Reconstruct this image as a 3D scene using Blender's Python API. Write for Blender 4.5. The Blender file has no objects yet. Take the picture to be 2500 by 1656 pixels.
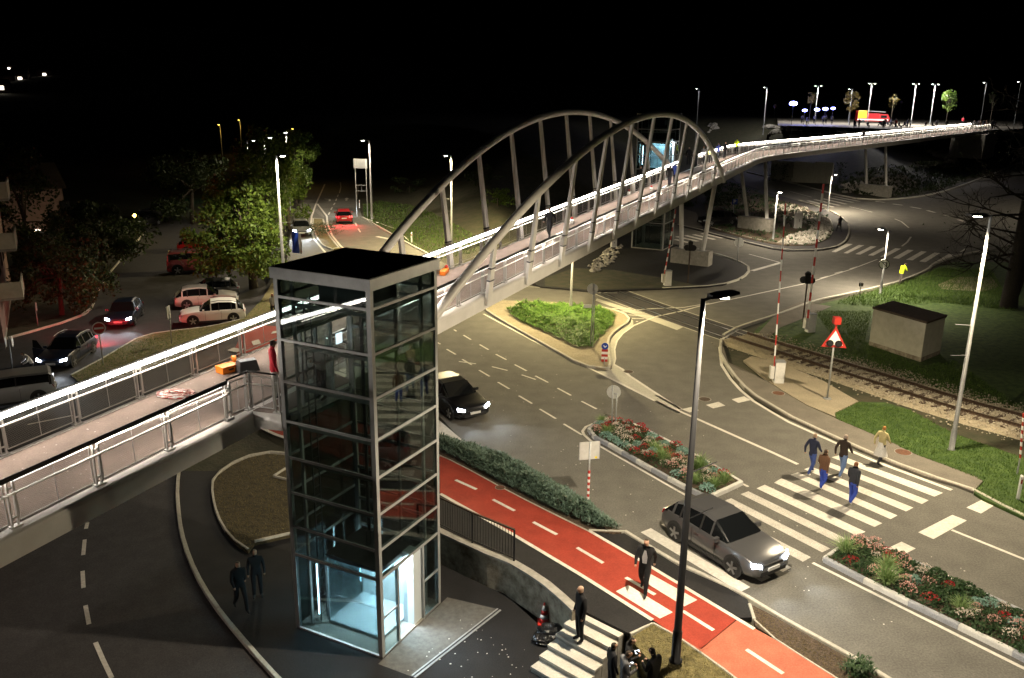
import bpy, bmesh, math, random
from mathutils import Vector, Matrix, noise
from mathutils.geometry import tessellate_polygon
random.seed(7)
R = math.radians
scene = bpy.context.scene
C = scene.collection

# ------------------------------------------------------------------ camera
CAM_H, FOC = 14.7, 2100.0            # metres above the road; focal length in pixels of a 2500 px wide photo
pitch, roll = R(16.353), R(-0.733)
_cp, _sp, _cr, _sr = math.cos(pitch), math.sin(pitch), math.cos(roll), math.sin(roll)
_M = Matrix(((_cr, _sr, 0), (-_sr, _cr, 0), (0, 0, 1))) @ Matrix(((1, 0, 0), (0, -_sp, -_cp), (0, _cp, -_sp)))
_MT = _M.transposed()
cam_d = bpy.data.cameras.new('camera'); cam = bpy.data.objects.new('camera', cam_d); C.objects.link(cam)
cam_d.sensor_width = 36.0; cam_d.lens = 36.0 * FOC / 2500.0
cam_d.clip_start = 0.1; cam_d.clip_end = 6000
rx, ry, rz_ = _MT.col[0], -_MT.col[1], -_MT.col[2]
mw = Matrix((rx, ry, rz_)).transposed().to_4x4(); mw.translation = (0, 0, CAM_H)
cam.matrix_world = mw
scene.camera = cam

# ------------------------------------------------------------------ night sky, no sun
world = bpy.data.worlds.new('World'); scene.world = world; world.use_nodes = True
wn = world.node_tree.nodes; wl = world.node_tree.links; wn.clear()
wo = wn.new('ShaderNodeOutputWorld'); bg = wn.new('ShaderNodeBackground'); sky = wn.new('ShaderNodeTexSky')
sky.sky_type = 'NISHITA'; sky.sun_disc = False; sky.sun_elevation = R(-5.0); sky.sun_rotation = R(200)
bg.inputs['Strength'].default_value = 0.12
wl.new(sky.outputs[0], bg.inputs[0]); wl.new(bg.outputs[0], wo.inputs[0])

vs = scene.view_settings
vs.view_transform = 'Standard'; vs.look = 'None'; vs.exposure = 0.0; vs.gamma = 1.0; vs.use_curve_mapping = False
cy = scene.cycles
cy.use_denoising = True
try: cy.denoiser = 'OPENIMAGEDENOISE'
except Exception: pass
cy.max_bounces = 6; cy.diffuse_bounces = 2; cy.glossy_bounces = 3; cy.transmission_bounces = 4; cy.transparent_max_bounces = 16
cy.caustics_reflective = False; cy.caustics_refractive = False
cy.sample_clamp_indirect = 4.0; cy.sample_clamp_direct = 0.0
cy.use_light_tree = True

# ------------------------------------------------------------------ pixel -> place
def ray(u, v):
    return _MT @ Vector(((u - 1250.0) / FOC, (v - 828.0) / FOC, 1.0))
def P(u, v, z=0.0):
    d = ray(u, v); t = (z - CAM_H) / d.z
    return Vector((d.x * t, d.y * t, z))
def PD(u, v, y):
    """point on the pixel's ray at ground distance y"""
    d = ray(u, v); t = y / d.y
    return Vector((d.x * t, y, CAM_H + d.z * t))
def px(p):
    c = _M @ (Vector(p) - Vector((0, 0, CAM_H)))
    return (1250 + FOC * c.x / c.z, 828 + FOC * c.y / c.z)
def smooth(t):
    t = max(0.0, min(1.0, t)); return t * t * (3 - 2 * t)

# ------------------------------------------------------------------ terrain height
EDGE = [(9.5, 8, .4), (6.0, 14.5, .4), (3.6, 18.2, .4), (2.0, 21.4, .4), (-.17, 24.6, .4), (-2.4, 29, .6), (-5.8, 36, 5), (-9.5, 45, 9),
        (-14.0, 60, 8), (-18.5, 76, 7), (-23.0, 94, 7), (-27.5, 110, 8), (-37, 137, 10), (-62, 195, 12), (-120, 330, 14)]
LOW = -1.1
BANK_E = [(38,215),(43,161),(46,138),(48,123),(54,122.5),(65,133),(88,161),(114,196),(400,560),(38,560)]
BANK_W = [(-33,172),(-27,145),(-21,115),(-17,98.6),(-13.8,90),(-9.7,81),(-6,74.5),(1.8,67.5),(8,69),(9.3,90),(12,103),(19,107.5),(25,124),(35,155),(37,215),(37,560),(-250,560)]
def inside(x, y, poly):
    c = False; j = len(poly)-1
    for i in range(len(poly)):
        xi, yi = poly[i]; xj, yj = poly[j]
        if (yi > y) != (yj > y) and x < (xj-xi)*(y-yi)/(yj-yi)+xi: c = not c
        j = i
    return c
def _segd(x, y, pts):
    best = None
    for i in range(len(pts) - 1):
        ax, ay = pts[i][0], pts[i][1]; bx, by = pts[i+1][0], pts[i+1][1]
        dx, dy = bx-ax, by-ay; L2 = dx*dx+dy*dy
        t = max(0, min(1, ((x-ax)*dx+(y-ay)*dy)/L2))
        qx, qy = ax+dx*t, ay+dy*t; d = math.hypot(x-qx, y-qy)
        if best is None or d < best[0]:
            best = (d, (dx*(y-ay)-dy*(x-ax)), i, t)
    return best
def g(x, y):
    d, side, i, t = _segd(x, y, EDGE)
    z = 0.0
    if side > 0:
        w = EDGE[i][2] + (EDGE[i+1][2]-EDGE[i][2])*t
        z = LOW * smooth((d-.1)/w)
    elif y > 60:
        if inside(x, y, BANK_E): z = 7.45*smooth((_segd(x, y, BANK_E[:9])[0]-1.0)/36.0)
        elif inside(x, y, BANK_W): z = 6.6*smooth((_segd(x, y, BANK_W[:15])[0]-2.0)/24.0)
        elif y > 300: z = 7.0*smooth((y-300)/80)
    r = math.hypot(x + 250, y - 700)
    if y > 350:                                              # a low hill far off with a hamlet on it
        z += 90 * math.exp(-(((x+520)/420)**2 + ((y-1250)/330)**2))
    return z
def G(u, v, dz=0.0):
    """pixel -> the first point of the terrain that the pixel's ray meets"""
    d = ray(u, v); k = 1.0/d.y; y0 = 8.0; y = y0
    def under(y): return CAM_H+d.z*k*y <= g(d.x*k*y, y)
    while y < 420 and not under(y):
        zc = CAM_H+d.z*k*y; y0 = y; y += 4.0 if zc > 9 else (.8 if y < 100 else 1.5)
    lo, hi = y0, y
    for _ in range(12):
        m = (lo+hi)/2
        if under(m): hi = m
        else: lo = m
    return Vector((d.x*k*hi, hi, g(d.x*k*hi, hi)+dz))

# ------------------------------------------------------------------ materials
MATS = {}
def mat(name, col, rough=.7, metal=0.0, n=0.0, ns=8.0, col2=None, bump=0.0, bs=40.0, spec=.4, detail=6, coat=0.0):
    if name in MATS: return MATS[name]
    m = bpy.data.materials.new(name); m.use_nodes = True
    nt = m.node_tree; N = nt.nodes; L = nt.links
    b = N['Principled BSDF']
    b.inputs['Roughness'].default_value = rough; b.inputs['Metallic'].default_value = metal
    b.inputs['Specular IOR Level'].default_value = spec
    if coat: b.inputs['Coat Weight'].default_value = coat; b.inputs['Coat Roughness'].default_value = .05
    c = (*col, 1)
    if n or col2 or bump:
        tc = N.new('ShaderNodeNewGeometry')
    if n or col2:
        t = N.new('ShaderNodeTexNoise'); t.inputs['Scale'].default_value = ns; t.inputs['Detail'].default_value = detail; t.inputs['Roughness'].default_value = .65
        L.new(tc.outputs['Position'], t.inputs['Vector'])
        r = N.new('ShaderNodeValToRGB')
        c2 = col2 or tuple(min(1, x*(1+n)) for x in col); c1 = col if col2 else tuple(x*(1-n) for x in col)
        r.color_ramp.elements[0].position = .36; r.color_ramp.elements[1].position = .64
        r.color_ramp.elements[0].color = (*c1, 1); r.color_ramp.elements[1].color = (*c2, 1)
        L.new(t.outputs['Fac'], r.inputs[0])
        # a second, larger pattern keeps wide surfaces from looking uniform
        t2 = N.new('ShaderNodeTexNoise'); t2.inputs['Scale'].default_value = ns*.07; t2.inputs['Detail'].default_value = 3
        L.new(tc.outputs['Position'], t2.inputs['Vector'])
        mr = N.new('ShaderNodeMapRange'); mr.inputs[1].default_value = .3; mr.inputs[2].default_value = .7
        mr.inputs[3].default_value = .87; mr.inputs[4].default_value = 1.11
        L.new(t2.outputs['Fac'], mr.inputs[0])
        mx = N.new('ShaderNodeMix'); mx.data_type = 'RGBA'; mx.blend_type = 'MULTIPLY'; mx.inputs[0].default_value = 1
        L.new(r.outputs[0], mx.inputs[6]); L.new(mr.outputs[0], mx.inputs[7])
        L.new(mx.outputs[2], b.inputs['Base Color'])
    else:
        b.inputs['Base Color'].default_value = c
    if bump:
        t3 = N.new('ShaderNodeTexNoise'); t3.inputs['Scale'].default_value = bs; t3.inputs['Detail'].default_value = 4
        L.new(tc.outputs['Position'], t3.inputs['Vector'])
        bp = N.new('ShaderNodeBump'); bp.inputs['Strength'].default_value = bump; bp.inputs['Distance'].default_value = .05
        L.new(t3.outputs['Fac'], bp.inputs['Height']); L.new(bp.outputs[0], b.inputs['Normal'])
    MATS[name] = m
    return m
def emit(name, col, s):
    if name in MATS: return MATS[name]
    m = bpy.data.materials.new(name); m.use_nodes = True
    b = m.node_tree.nodes['Principled BSDF']
    b.inputs['Base Color'].default_value = (*[x*.6 for x in col], 1)
    b.inputs['Emission Color'].default_value = (*col, 1); b.inputs['Emission Strength'].default_value = s
    MATS[name] = m
    return m
def glassy(name, tint, refl=.10, rough=.02):
    if name in MATS: return MATS[name]
    m = bpy.data.materials.new(name); m.use_nodes = True
    nt = m.node_tree; N = nt.nodes; L = nt.links; N.clear()
    o = N.new('ShaderNodeOutputMaterial'); t = N.new('ShaderNodeBsdfTransparent'); gl = N.new('ShaderNodeBsdfGlossy')
    t.inputs[0].default_value = (*tint, 1); gl.inputs['Roughness'].default_value = rough
    lw = N.new('ShaderNodeLayerWeight'); lw.inputs[0].default_value = .25
    mr = N.new('ShaderNodeMapRange'); mr.inputs[3].default_value = refl; mr.inputs[4].default_value = .45
    mx = N.new('ShaderNodeMixShader')
    L.new(lw.outputs['Fresnel'], mr.inputs[0]); L.new(mr.outputs[0], mx.inputs[0]); L.new(t.outputs[0], mx.inputs[1]); L.new(gl.outputs[0], mx.inputs[2]); L.new(mx.outputs[0], o.inputs[0])
    MATS[name] = m
    return m
def wiremesh(name, cell=.06, cover=.16):
    """woven steel mesh: diamonds of thin wire with open air between, laid in the panel's own plane"""
    if name in MATS: return MATS[name]
    m = bpy.data.materials.new(name); m.use_nodes = True
    nt = m.node_tree; N = nt.nodes; L = nt.links; N.clear()
    o = N.new('ShaderNodeOutputMaterial'); t = N.new('ShaderNodeBsdfTransparent'); d = N.new('ShaderNodeBsdfPrincipled')
    d.inputs['Base Color'].default_value = (.34, .34, .33, 1); d.inputs['Metallic'].default_value = .3; d.inputs['Roughness'].default_value = .5
    tc = N.new('ShaderNodeTexCoord'); sx = N.new('ShaderNodeSeparateXYZ'); L.new(tc.outputs['UV'], sx.inputs[0])
    def math_(op, a, b=None):
        q = N.new('ShaderNodeMath'); q.operation = op
        for i, z in enumerate((a, b)):
            if z is None: continue
            if isinstance(z, (int, float)): q.inputs[i].default_value = z
            else: L.new(z, q.inputs[i])
        return q.outputs[0]
    s1 = math_('ADD', sx.outputs[0], sx.outputs[1]); s2 = math_('SUBTRACT', sx.outputs[0], sx.outputs[1])
    w = []
    for s in (s1, s2):
        f = math_('FRACT', math_('DIVIDE', math_('ADD', s, 100.0), cell)); w.append(math_('LESS_THAN', f, cover))
    mxm = math_('MAXIMUM', w[0], w[1])
    mx = N.new('ShaderNodeMixShader'); L.new(mxm, mx.inputs[0]); L.new(t.outputs[0], mx.inputs[1]); L.new(d.outputs[0], mx.inputs[2]); L.new(mx.outputs[0], o.inputs[0])
    MATS[name] = m
    return m
def leafmat(name, a, b, trans=.25):
    if name in MATS: return MATS[name]
    m = bpy.data.materials.new(name); m.use_nodes = True
    nt = m.node_tree; N = nt.nodes; L = nt.links
    bs = N['Principled BSDF']; bs.inputs['Roughness'].default_value = .55; bs.inputs['Specular IOR Level'].default_value = .3
    gm = N.new('ShaderNodeNewGeometry'); r = N.new('ShaderNodeValToRGB')
    r.color_ramp.elements[0].color = (*a, 1); r.color_ramp.elements[1].color = (*b, 1)
    L.new(gm.outputs['Random Per Island'], r.inputs[0]); L.new(r.outputs[0], bs.inputs['Base Color'])
    tl = N.new('ShaderNodeBsdfTranslucent'); L.new(r.outputs[0], tl.inputs[0])
    mx = N.new('ShaderNodeMixShader'); mx.inputs[0].default_value = trans
    out = N['Material Output']; L.new(bs.outputs[0], mx.inputs[1]); L.new(tl.outputs[0], mx.inputs[2]); L.new(mx.outputs[0], out.inputs[0])
    MATS[name] = m
    return m

M_ = dict(
    terrain=mat('terrain_soil_grass', (.030, .034, .016), .95, ns=1.3, col2=(.058, .050, .030), bump=.6, bs=9),
    asphalt=mat('asphalt', (.100, .095, .083), .88, ns=17, col2=(.160, .151, .132), bump=.25, bs=130, spec=.25),
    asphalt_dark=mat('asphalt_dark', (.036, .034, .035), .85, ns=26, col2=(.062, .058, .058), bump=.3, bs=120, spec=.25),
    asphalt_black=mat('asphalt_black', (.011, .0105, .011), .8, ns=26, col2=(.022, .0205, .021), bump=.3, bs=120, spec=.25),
    asphalt_tan=mat('asphalt_tan', (.135, .120, .100), .9, ns=18, col2=(.175, .158, .132), bump=.25, bs=110, spec=.2),
    red=mat('red_coating', (.25, .032, .018), .85, ns=26, col2=(.33, .047, .026), bump=.25, bs=130, spec=.25),
    salmon=mat('salmon_coating', (.37, .105, .062), .85, ns=26, col2=(.45, .14, .085), bump=.25, bs=130, spec=.25),
    paint=mat('road_paint', (.50, .475, .42), .7, ns=9, col2=(.66, .63, .57), bump=.1, bs=90),
    paint_worn=mat('road_paint_worn', (.30, .28, .25), .8, ns=30, col2=(.66, .63, .57), bump=.1, bs=90),
    kerb=mat('kerb_concrete', (.36, .34, .29), .85, ns=10, col2=(.47, .45, .39), bump=.2, bs=50),
    kerb_pale=mat('kerb_granite_pale', (.50, .49, .46), .8, ns=30, col2=(.64, .63, .60), bump=.2, bs=80),
    kerb_grey=mat('kerb_granite_grey', (.25, .26, .28), .8, ns=30, col2=(.36, .37, .40), bump=.2, bs=80),
    concrete=mat('concrete', (.24, .225, .195), .9, ns=3.5, col2=(.35, .33, .29), bump=.2, bs=40),
    concrete_stain=mat('concrete_stained', (.11, .085, .055), .92, ns=2.2, col2=(.34, .30, .23), bump=.3, bs=30),
    step=mat('step_stone', (.46, .44, .38), .85, ns=20, col2=(.58, .55, .49), bump=.15, bs=60),
    grass=mat('lawn', (.028, .060, .012), .95, ns=2.6, col2=(.070, .115, .026), bump=.8, bs=22),
    grass_dry=mat('lawn_dry', (.085, .072, .028), .95, ns=5.5, col2=(.20, .165, .070), bump=.9, bs=18),
    bed_turf=mat('thin_dark_turf', (.030, .023, .009), .95, ns=4.5, col2=(.078, .062, .030), bump=.9, bs=16),
    soil=mat('soil_mulch', (.040, .027, .018), .95, ns=14, col2=(.115, .082, .052), bump=.9, bs=30),
    sand=mat('sandy_gravel', (.23, .19, .125), .95, ns=16, col2=(.38, .33, .24), bump=.6, bs=45),
    ballast=mat('ballast_stone', (.20, .17, .12), .9, ns=7, col2=(.42, .38, .30)),
    rock=mat('limestone_rock', (.22, .20, .17), .9, ns=3, col2=(.48, .45, .40), bump=.4, bs=12),
    timber=mat('sleeper_timber', (.045, .030, .020), .9, ns=9, col2=(.085, .060, .042), bump=.3, bs=30),
    rail=mat('rail_steel', (.06, .04, .03), .5, .7, ns=12, col2=(.12, .085, .06)),
    rail_top=mat('rail_polished', (.55, .53, .50), .3, .9),
    white_steel=mat('white_painted_steel', (.74, .72, .68), .45, ns=1.5, col2=(.82, .80, .76)),
    galv=mat('galvanised_steel', (.30, .31, .31), .5, .4, ns=20, col2=(.40, .41, .41)),
    pole=mat('pole_grey', (.17, .175, .175), .5, .3, ns=20, col2=(.22, .225, .225)),
    stainless=mat('stainless_steel', (.52, .51, .49), .38, .35),
    door_paving=mat('door_paving', (.085, .080, .072), .9, ns=6, col2=(.125, .118, .105), bump=.2, bs=60),
    black_steel=mat('black_painted_steel', (.012, .012, .013), .4, .2),
    dark_steel=mat('dark_grey_steel', (.055, .056, .06), .4, .3),
    frame=mat('tower_frame_grey', (.26, .265, .26), .4, .3, ns=3, col2=(.31, .315, .31)),
    inner=mat('shaft_steel_pale', (.42, .42, .40), .5, .2, ns=3, col2=(.50, .50, .48)),
    roofing=mat('black_roofing', (.008, .008, .009), .7),
    deck=mat('bridge_deck_coating', (.19, .145, .12), .9, ns=24, col2=(.25, .195, .165), bump=.2, bs=130, spec=.2),
    deck_edge=mat('deck_gutter', (.09, .075, .065), .85, ns=10, col2=(.14, .12, .10)),
    glass=glassy('tower_glass', (.56, .62, .61), .025),
    glass_clear=glassy('lift_glass', (.82, .90, .92), .03),
    carglass=mat('car_window_glass', (.006, .007, .008), .06, spec=.8),
    tyre=mat('tyre_rubber', (.014, .014, .014), .85),
    rim=mat('alloy_rim', (.5, .5, .52), .3, .9),
    plate=mat('number_plate', (.62, .62, .62), .5),
    plastic=mat('black_plastic', (.016, .016, .017), .6),
    sign_red=mat('sign_red', (.40, .028, .02), .45),
    sign_white=mat('sign_white', (.74, .74, .72), .4),
    sign_blue=mat('sign_blue', (.015, .05, .33), .4),
    sign_grey=mat('sign_back_grey', (.46, .46, .43), .5, .1, ns=5, col2=(.54, .54, .51)),
    yellow=mat('yellow_sticker', (.72, .58, .02), .5),
    orange=mat('orange_plastic', (.78, .20, .015), .45),
    bark=mat('bark', (.045, .036, .026), .95, ns=9, col2=(.085, .07, .05), bump=.8, bs=25),
    bark_dark=mat('bark_dark', (.018, .014, .011), .95, ns=9, col2=(.035, .027, .02), bump=.8, bs=25),
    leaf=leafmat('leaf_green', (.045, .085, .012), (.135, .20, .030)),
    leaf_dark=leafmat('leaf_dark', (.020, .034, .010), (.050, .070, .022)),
    leaf_autumn=leafmat('leaf_autumn', (.16, .12, .025), (.26, .20, .05)),
    juniper=leafmat('juniper_needles', (.036, .10, .012), (.15, .28, .036), .2),
    hedge=leafmat('hedge_needles', (.050, .085, .050), (.17, .25, .20), .2),
    groundcover=leafmat('groundcover_leaves', (.022, .050, .020), (.065, .115, .045), .2),
    tuft=leafmat('ornamental_grass', (.11, .20, .055), (.28, .38, .16), .3),
    silverleaf=leafmat('silver_foliage', (.13, .25, .20), (.30, .46, .40), .2),
    flower_white=leafmat('flower_white', (.52, .42, .36), (.72, .66, .58), .2),
    flower_red=leafmat('flower_red', (.26, .010, .018), (.55, .030, .045), .2),
    flower_pink=leafmat('flower_pink', (.50, .22, .20), (.70, .48, .42), .2),
    grassblade=leafmat('grass_blades', (.040, .090, .014), (.115, .18, .035), .25),
    dryblade=leafmat('dry_grass_blades', (.12, .10, .035), (.30, .25, .10), .2),
    led=emit('led_strip', (1.0, .93, .84), 40.0),
    lamp_glow=emit('lamp_lens', (1.0, .93, .78), 60.0),
    lamp_far=emit('far_lamp_lens', (1.0, .95, .86), 40.0),
    lamp_amber=emit('amber_lamp_lens', (1.0, .62, .10), 30.0),
    head_glow=emit('headlight_lens', (.86, .94, 1.0), 70.0),
    tail_glow=emit('tail_light_lit', (1.0, .03, .04), 9.0),
    tail_off=mat('tail_light_off', (.28, .012, .014), .25),
    head_off=mat('headlight_off', (.35, .37, .40), .15),
    stage_blue=emit('stage_light_blue', (.22, .25, 1.0), 40.0),
    window_lit=emit('lit_window', (1.0, .90, .72), 7.0),
    cabin_light=emit('lift_cabin_light', (.60, .85, 1.0), 22.0),
    cabin_wall=mat('lift_cabin_panel', (.60, .66, .68), .35, .3),
    screen=emit('phone_screen', (.80, .88, 1.0), 4.0),
    green_light=emit('green_light', (.05, .9, .55), 20.0),
    wall_cream=mat('render_cream', (.42, .40, .31), .9, ns=2.4, col2=(.50, .48, .38), bump=.1, bs=60),
    wall_pink=mat('facade_pink', (.26, .17, .15), .9, ns=2, col2=(.32, .21, .19), bump=.1, bs=40),
)
MESHMAT = wiremesh('woven_steel_mesh', .06, .085)

# ------------------------------------------------------------------ mesh builder
class MB:
    def __init__(s): s.v = []; s.f = []; s.uv = None
    def add(s, vs_, fs):
        o = len(s.v); s.v += [tuple(p) for p in vs_]; s.f += [tuple(i+o for i in f) for f in fs]; return s
    def box(s, x0, x1, y0, y1, z0, z1):
        return s.add([(x0,y0,z0),(x1,y0,z0),(x1,y1,z0),(x0,y1,z0),(x0,y0,z1),(x1,y0,z1),(x1,y1,z1),(x0,y1,z1)],
                     [(0,3,2,1),(4,5,6,7),(0,1,5,4),(1,2,6,5),(2,3,7,6),(3,0,4,7)])
    def bar(s, a, b, w, h, up=(0,0,1)):
        a = Vector(a); b = Vector(b); d = (b-a).normalized(); u = Vector(up)
        x = d.cross(u)
        if x.length < 1e-4: x = d.cross(Vector((1,0,0)))
        x.normalize(); y = x.cross(d).normalized()
        x *= w/2; y *= h/2
        vs_ = [a-x-y, a+x-y, a+x+y, a-x+y, b-x-y, b+x-y, b+x+y, b-x+y]
        return s.add(vs_, [(0,1,2,3),(7,6,5,4),(4,5,1,0),(5,6,2,1),(6,7,3,2),(7,4,0,3)])
    def tube(s, pts, r, n=8, cap=True):
        pts = [Vector(p) for p in pts]
        rs = r if isinstance(r, (list, tuple)) else [r]*len(pts)
        rings = []; prev = None
        for i, p in enumerate(pts):
            d = (pts[min(i+1, len(pts)-1)] - pts[max(i-1, 0)]).normalized()
            if prev is None:
                x = d.cross(Vector((0,0,1)))
                if x.length < 1e-3: x = Vector((1,0,0))
                x.normalize()
            else:
                x = (prev - d*prev.dot(d))
                if x.length < 1e-4: x = d.orthogonal()
                x.normalize()
            prev = x; y = d.cross(x)
            rings.append([p + (x*math.cos(2*math.pi*k/n) + y*math.sin(2*math.pi*k/n))*rs[i] for k in range(n)])
        vs_ = [q for rg in rings for q in rg]; fs = []
        for i in range(len(pts)-1):
            for k in range(n):
                k2 = (k+1) % n; fs.append((i*n+k, i*n+k2, (i+1)*n+k2, (i+1)*n+k))
        if cap: fs.append(tuple(range(n))[::-1]); fs.append(tuple((len(pts)-1)*n+k for k in range(n)))
        return s.add(vs_, fs)
    def lathe(s, prof, c=(0,0,0), n=16):
        vs_ = []; fs = []
        for r, z in prof:
            for k in range(n):
                a = 2*math.pi*k/n; vs_.append((c[0]+r*math.cos(a), c[1]+r*math.sin(a), c[2]+z))
        for i in range(len(prof)-1):
            for k in range(n):
                k2 = (k+1) % n; fs.append((i*n+k, i*n+k2, (i+1)*n+k2, (i+1)*n+k))
        fs.append(tuple(range(n))[::-1]); fs.append(tuple((len(prof)-1)*n+k for k in range(n)))
        return s.add(vs_, fs)
    def disc(s, c, r, nrm, t=.01, n=24):
        nrm = Vector(nrm).normalized(); c = Vector(c)
        return s.tube([c-nrm*t/2, c+nrm*t/2], r, n)
    def prism(s, poly, z0, z1):
        pts = [(p[0], p[1]) for p in poly]
        ar = sum(pts[i][0]*pts[(i+1)%len(pts)][1]-pts[(i+1)%len(pts)][0]*pts[i][1] for i in range(len(pts)))
        if ar < 0: pts = pts[::-1]
        n = len(pts); tri = tessellate_polygon([[Vector((x,y,0)) for x,y in pts]])
        f0 = (lambda p: z0(p[0],p[1])) if callable(z0) else (lambda p: z0)
        f1 = (lambda p: z1(p[0],p[1])) if callable(z1) else (lambda p: z1)
        vs_ = [(x,y,f0((x,y))) for x,y in pts] + [(x,y,f1((x,y))) for x,y in pts]; fs = []
        for a,b,c in tri:
            u, w_ = Vector(pts[b])-Vector(pts[a]), Vector(pts[c])-Vector(pts[a])
            if u.x*w_.y-u.y*w_.x < 0: b, c = c, b
            fs.append((a+n,b+n,c+n)); fs.append((a,c,b))
        for i in range(n):
            j = (i+1)%n; fs.append((i,j,j+n,i+n))
        return s.add(vs_, fs)
    def sheet(s, poly, z):
        pts = [Vector((p[0],p[1],0)) for p in poly]; tri = tessellate_polygon([pts]); fs = []
        for a,b,c in tri:
            u, w_ = pts[b]-pts[a], pts[c]-pts[a]
            if u.x*w_.y-u.y*w_.x < 0: b, c = c, b
            fs.append((a,b,c))
        return s.add([(p.x,p.y,z) for p in pts], fs)
    def mesh(s, name):
        me = bpy.data.meshes.new(name); me.from_pydata(s.v, [], s.f); me.update(); return me
    def build(s, name, m, parent=None, smooth=False, kind=None):
        me = s.mesh(name)
        if m: me.materials.append(m)
        if smooth: me.polygons.foreach_set('use_smooth', [True]*len(me.polygons))
        return link(name, me, parent, kind)
def link(name, me, parent=None, kind=None):
    o = bpy.data.objects.new(name, me); C.objects.link(o)
    if parent: o.parent = parent
    if kind: o['kind'] = kind
    return o
def tag(o, label, cat, group=None):
    o['label'] = label; o['category'] = cat
    if group: o['group'] = group
    return o
def thing(name, label, cat, loc=(0,0,0), rz=0.0, group=None):
    o = bpy.data.objects.new(name, None); C.objects.link(o); o.empty_display_size = .2
    o.location = loc; o.rotation_euler = (0,0,rz)
    return tag(o, label, cat, group)
def copy_tree(o, parent=None):
    c = o.copy(); C.objects.link(c); c.parent = parent
    for ch in o.children: copy_tree(ch, c)
    return c
def dup(root, loc, rz, label=None, group=None):
    r = copy_tree(root); r.location = loc; r.rotation_euler = (0,0,rz)
    if label: r['label'] = label
    if group: r['group'] = group
    return r
def lampobj(kind, loc, energy, col, parent=None, aim=None, size=.3, angle=160, blend=.6, sy=None):
    d = bpy.data.lights.new('light', kind); d.energy = energy; d.color = col
    if kind == 'SPOT': d.spot_size = R(angle); d.spot_blend = blend; d.shadow_soft_size = size
    elif kind == 'POINT': d.shadow_soft_size = size
    elif kind == 'AREA':
        d.size = size
        if sy: d.shape = 'RECTANGLE'; d.size_y = sy
    o = bpy.data.objects.new('light', d); C.objects.link(o)
    if aim is not None:
        dirv = Vector(aim)
        o.rotation_euler = dirv.to_track_quat('-Z', 'Y').to_euler()
    o.location = loc
    if parent: o.parent = parent
    return o
def struct(name, mb, m): return mb.build(name, m, None, kind='structure')
def stroke(mb, pts, w, z, dash=None):
    """a painted line of width w along pts (2-D)"""
    pts = [Vector((p[0],p[1])) for p in pts]
    L = []; Rr = []
    for i, p in enumerate(pts):
        d = (pts[min(i+1,len(pts)-1)]-pts[max(i-1,0)]).normalized(); n = Vector((-d.y, d.x))*w/2
        L.append(p+n); Rr.append(p-n)
    zf = z if callable(z) else (lambda x, y: z)
    vs_ = [(p.x,p.y,zf(p.x,p.y)) for p in L]+[(p.x,p.y,zf(p.x,p.y)) for p in Rr]; n = len(pts)
    mb.add(vs_, [(i+n, i+1+n, i+1, i) for i in range(n-1)])
def resample(pts, step):
    pts = [Vector(p) for p in pts]; out = [pts[0]]; acc = 0
    seg = [(pts[i+1]-pts[i]).length for i in range(len(pts)-1)]; tot = sum(seg); n = max(1, round(tot/step))
    for k in range(1, n+1):
        t = tot*k/n; a = 0
        for i, sl in enumerate(seg):
            if a+sl >= t-1e-6 or i == len(seg)-1:
                out.append(pts[i].lerp(pts[i+1], min(1,(t-a)/sl))); break
            a += sl
    return out
def spline(pts, k=6):
    """Catmull-Rom through the points"""
    pts = [Vector(p) for p in pts]; out = []
    for i in range(len(pts)-1):
        p0 = pts[max(i-1,0)]; p1 = pts[i]; p2 = pts[i+1]; p3 = pts[min(i+2,len(pts)-1)]
        for j in range(k):
            t = j/k
            out.append(.5*((2*p1)+(p2-p0)*t+(2*p0-5*p1+4*p2-p3)*t*t+(3*p1-p0-3*p2+p3)*t**3))
    out.append(pts[-1]); return out
def PX(l, z=0.0): return [P(u, v, z) for u, v in l]
# ================================================================== SETTING
def CR(ox, oy, s):
    return lambda *l: [(ox+s*x, oy+s*y) for x, y in l]
c5 = CR(1060,700,.2551); c8 = CR(1060,1000,.2551); cB = CR(1900,980,.2551); cS = CR(1200,1256,.2551); cQ = CR(1900,1256,.2551)
cT = CR(1400,460,.2551); cU = CR(1900,460,.2551); cR6 = CR(1600,760,.21683); cR7 = CR(2000,760,.21683); cZ = CR(1500,1150,.21683)
cPl = CR(1400,960,.21683); cL2 = CR(0,480,.30612); cL3 = CR(0,860,.30612); cL4 = CR(0,1176,.30612); cF = CR(660,280,.22956)

# terrain: a fine sheet near by, a coarse one to the horizon
def terrain():
    xs = [-3000,-2000,-1400,-1000,-700,-480,-340,-240,-170,-120,-90,-70] + [-60+.9*i for i in range(int(130/.9))] + [72,80,90,100,112,125,140,160,190,230,290,380,520,720,1000,1500,2300,3000]
    ys = [-40,-10,2,8] + [9+.9*i for i in range(int(140/.9))] + [137+2.5*i for i in range(40)] + [240,255,275,300,340,400,480,580,700,850,1000,1150,1300,1500,1800,2300,3000,4000]
    ys = sorted(set(ys)); nx = len(xs); v = []; f = []
    for y in ys:
        for x in xs:
            z = g(x, y)
            d = 0.09
            if -10 < x < 12 and y < 34:                      # keep clear of the retaining wall and the sunken plaza
                e = _segd(x, y, EDGE); 
                if e[1] > 0 or e[0] < 1.2: z = min(z, LOW)
            v.append((x, y, z-d + .05*noise.noise(Vector((x*.7, y*.7, 0)))*(1 if abs(x) > 30 else .4)))
    for j in range(len(ys)-1):
        for i in range(nx-1):
            a = j*nx+i; f.append((a, a+1, a+nx+1, a+nx))
    m = MB(); m.v = v; m.f = f
    return m.build('ground', M_['terrain'], None, True, 'structure')
terrain()

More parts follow.
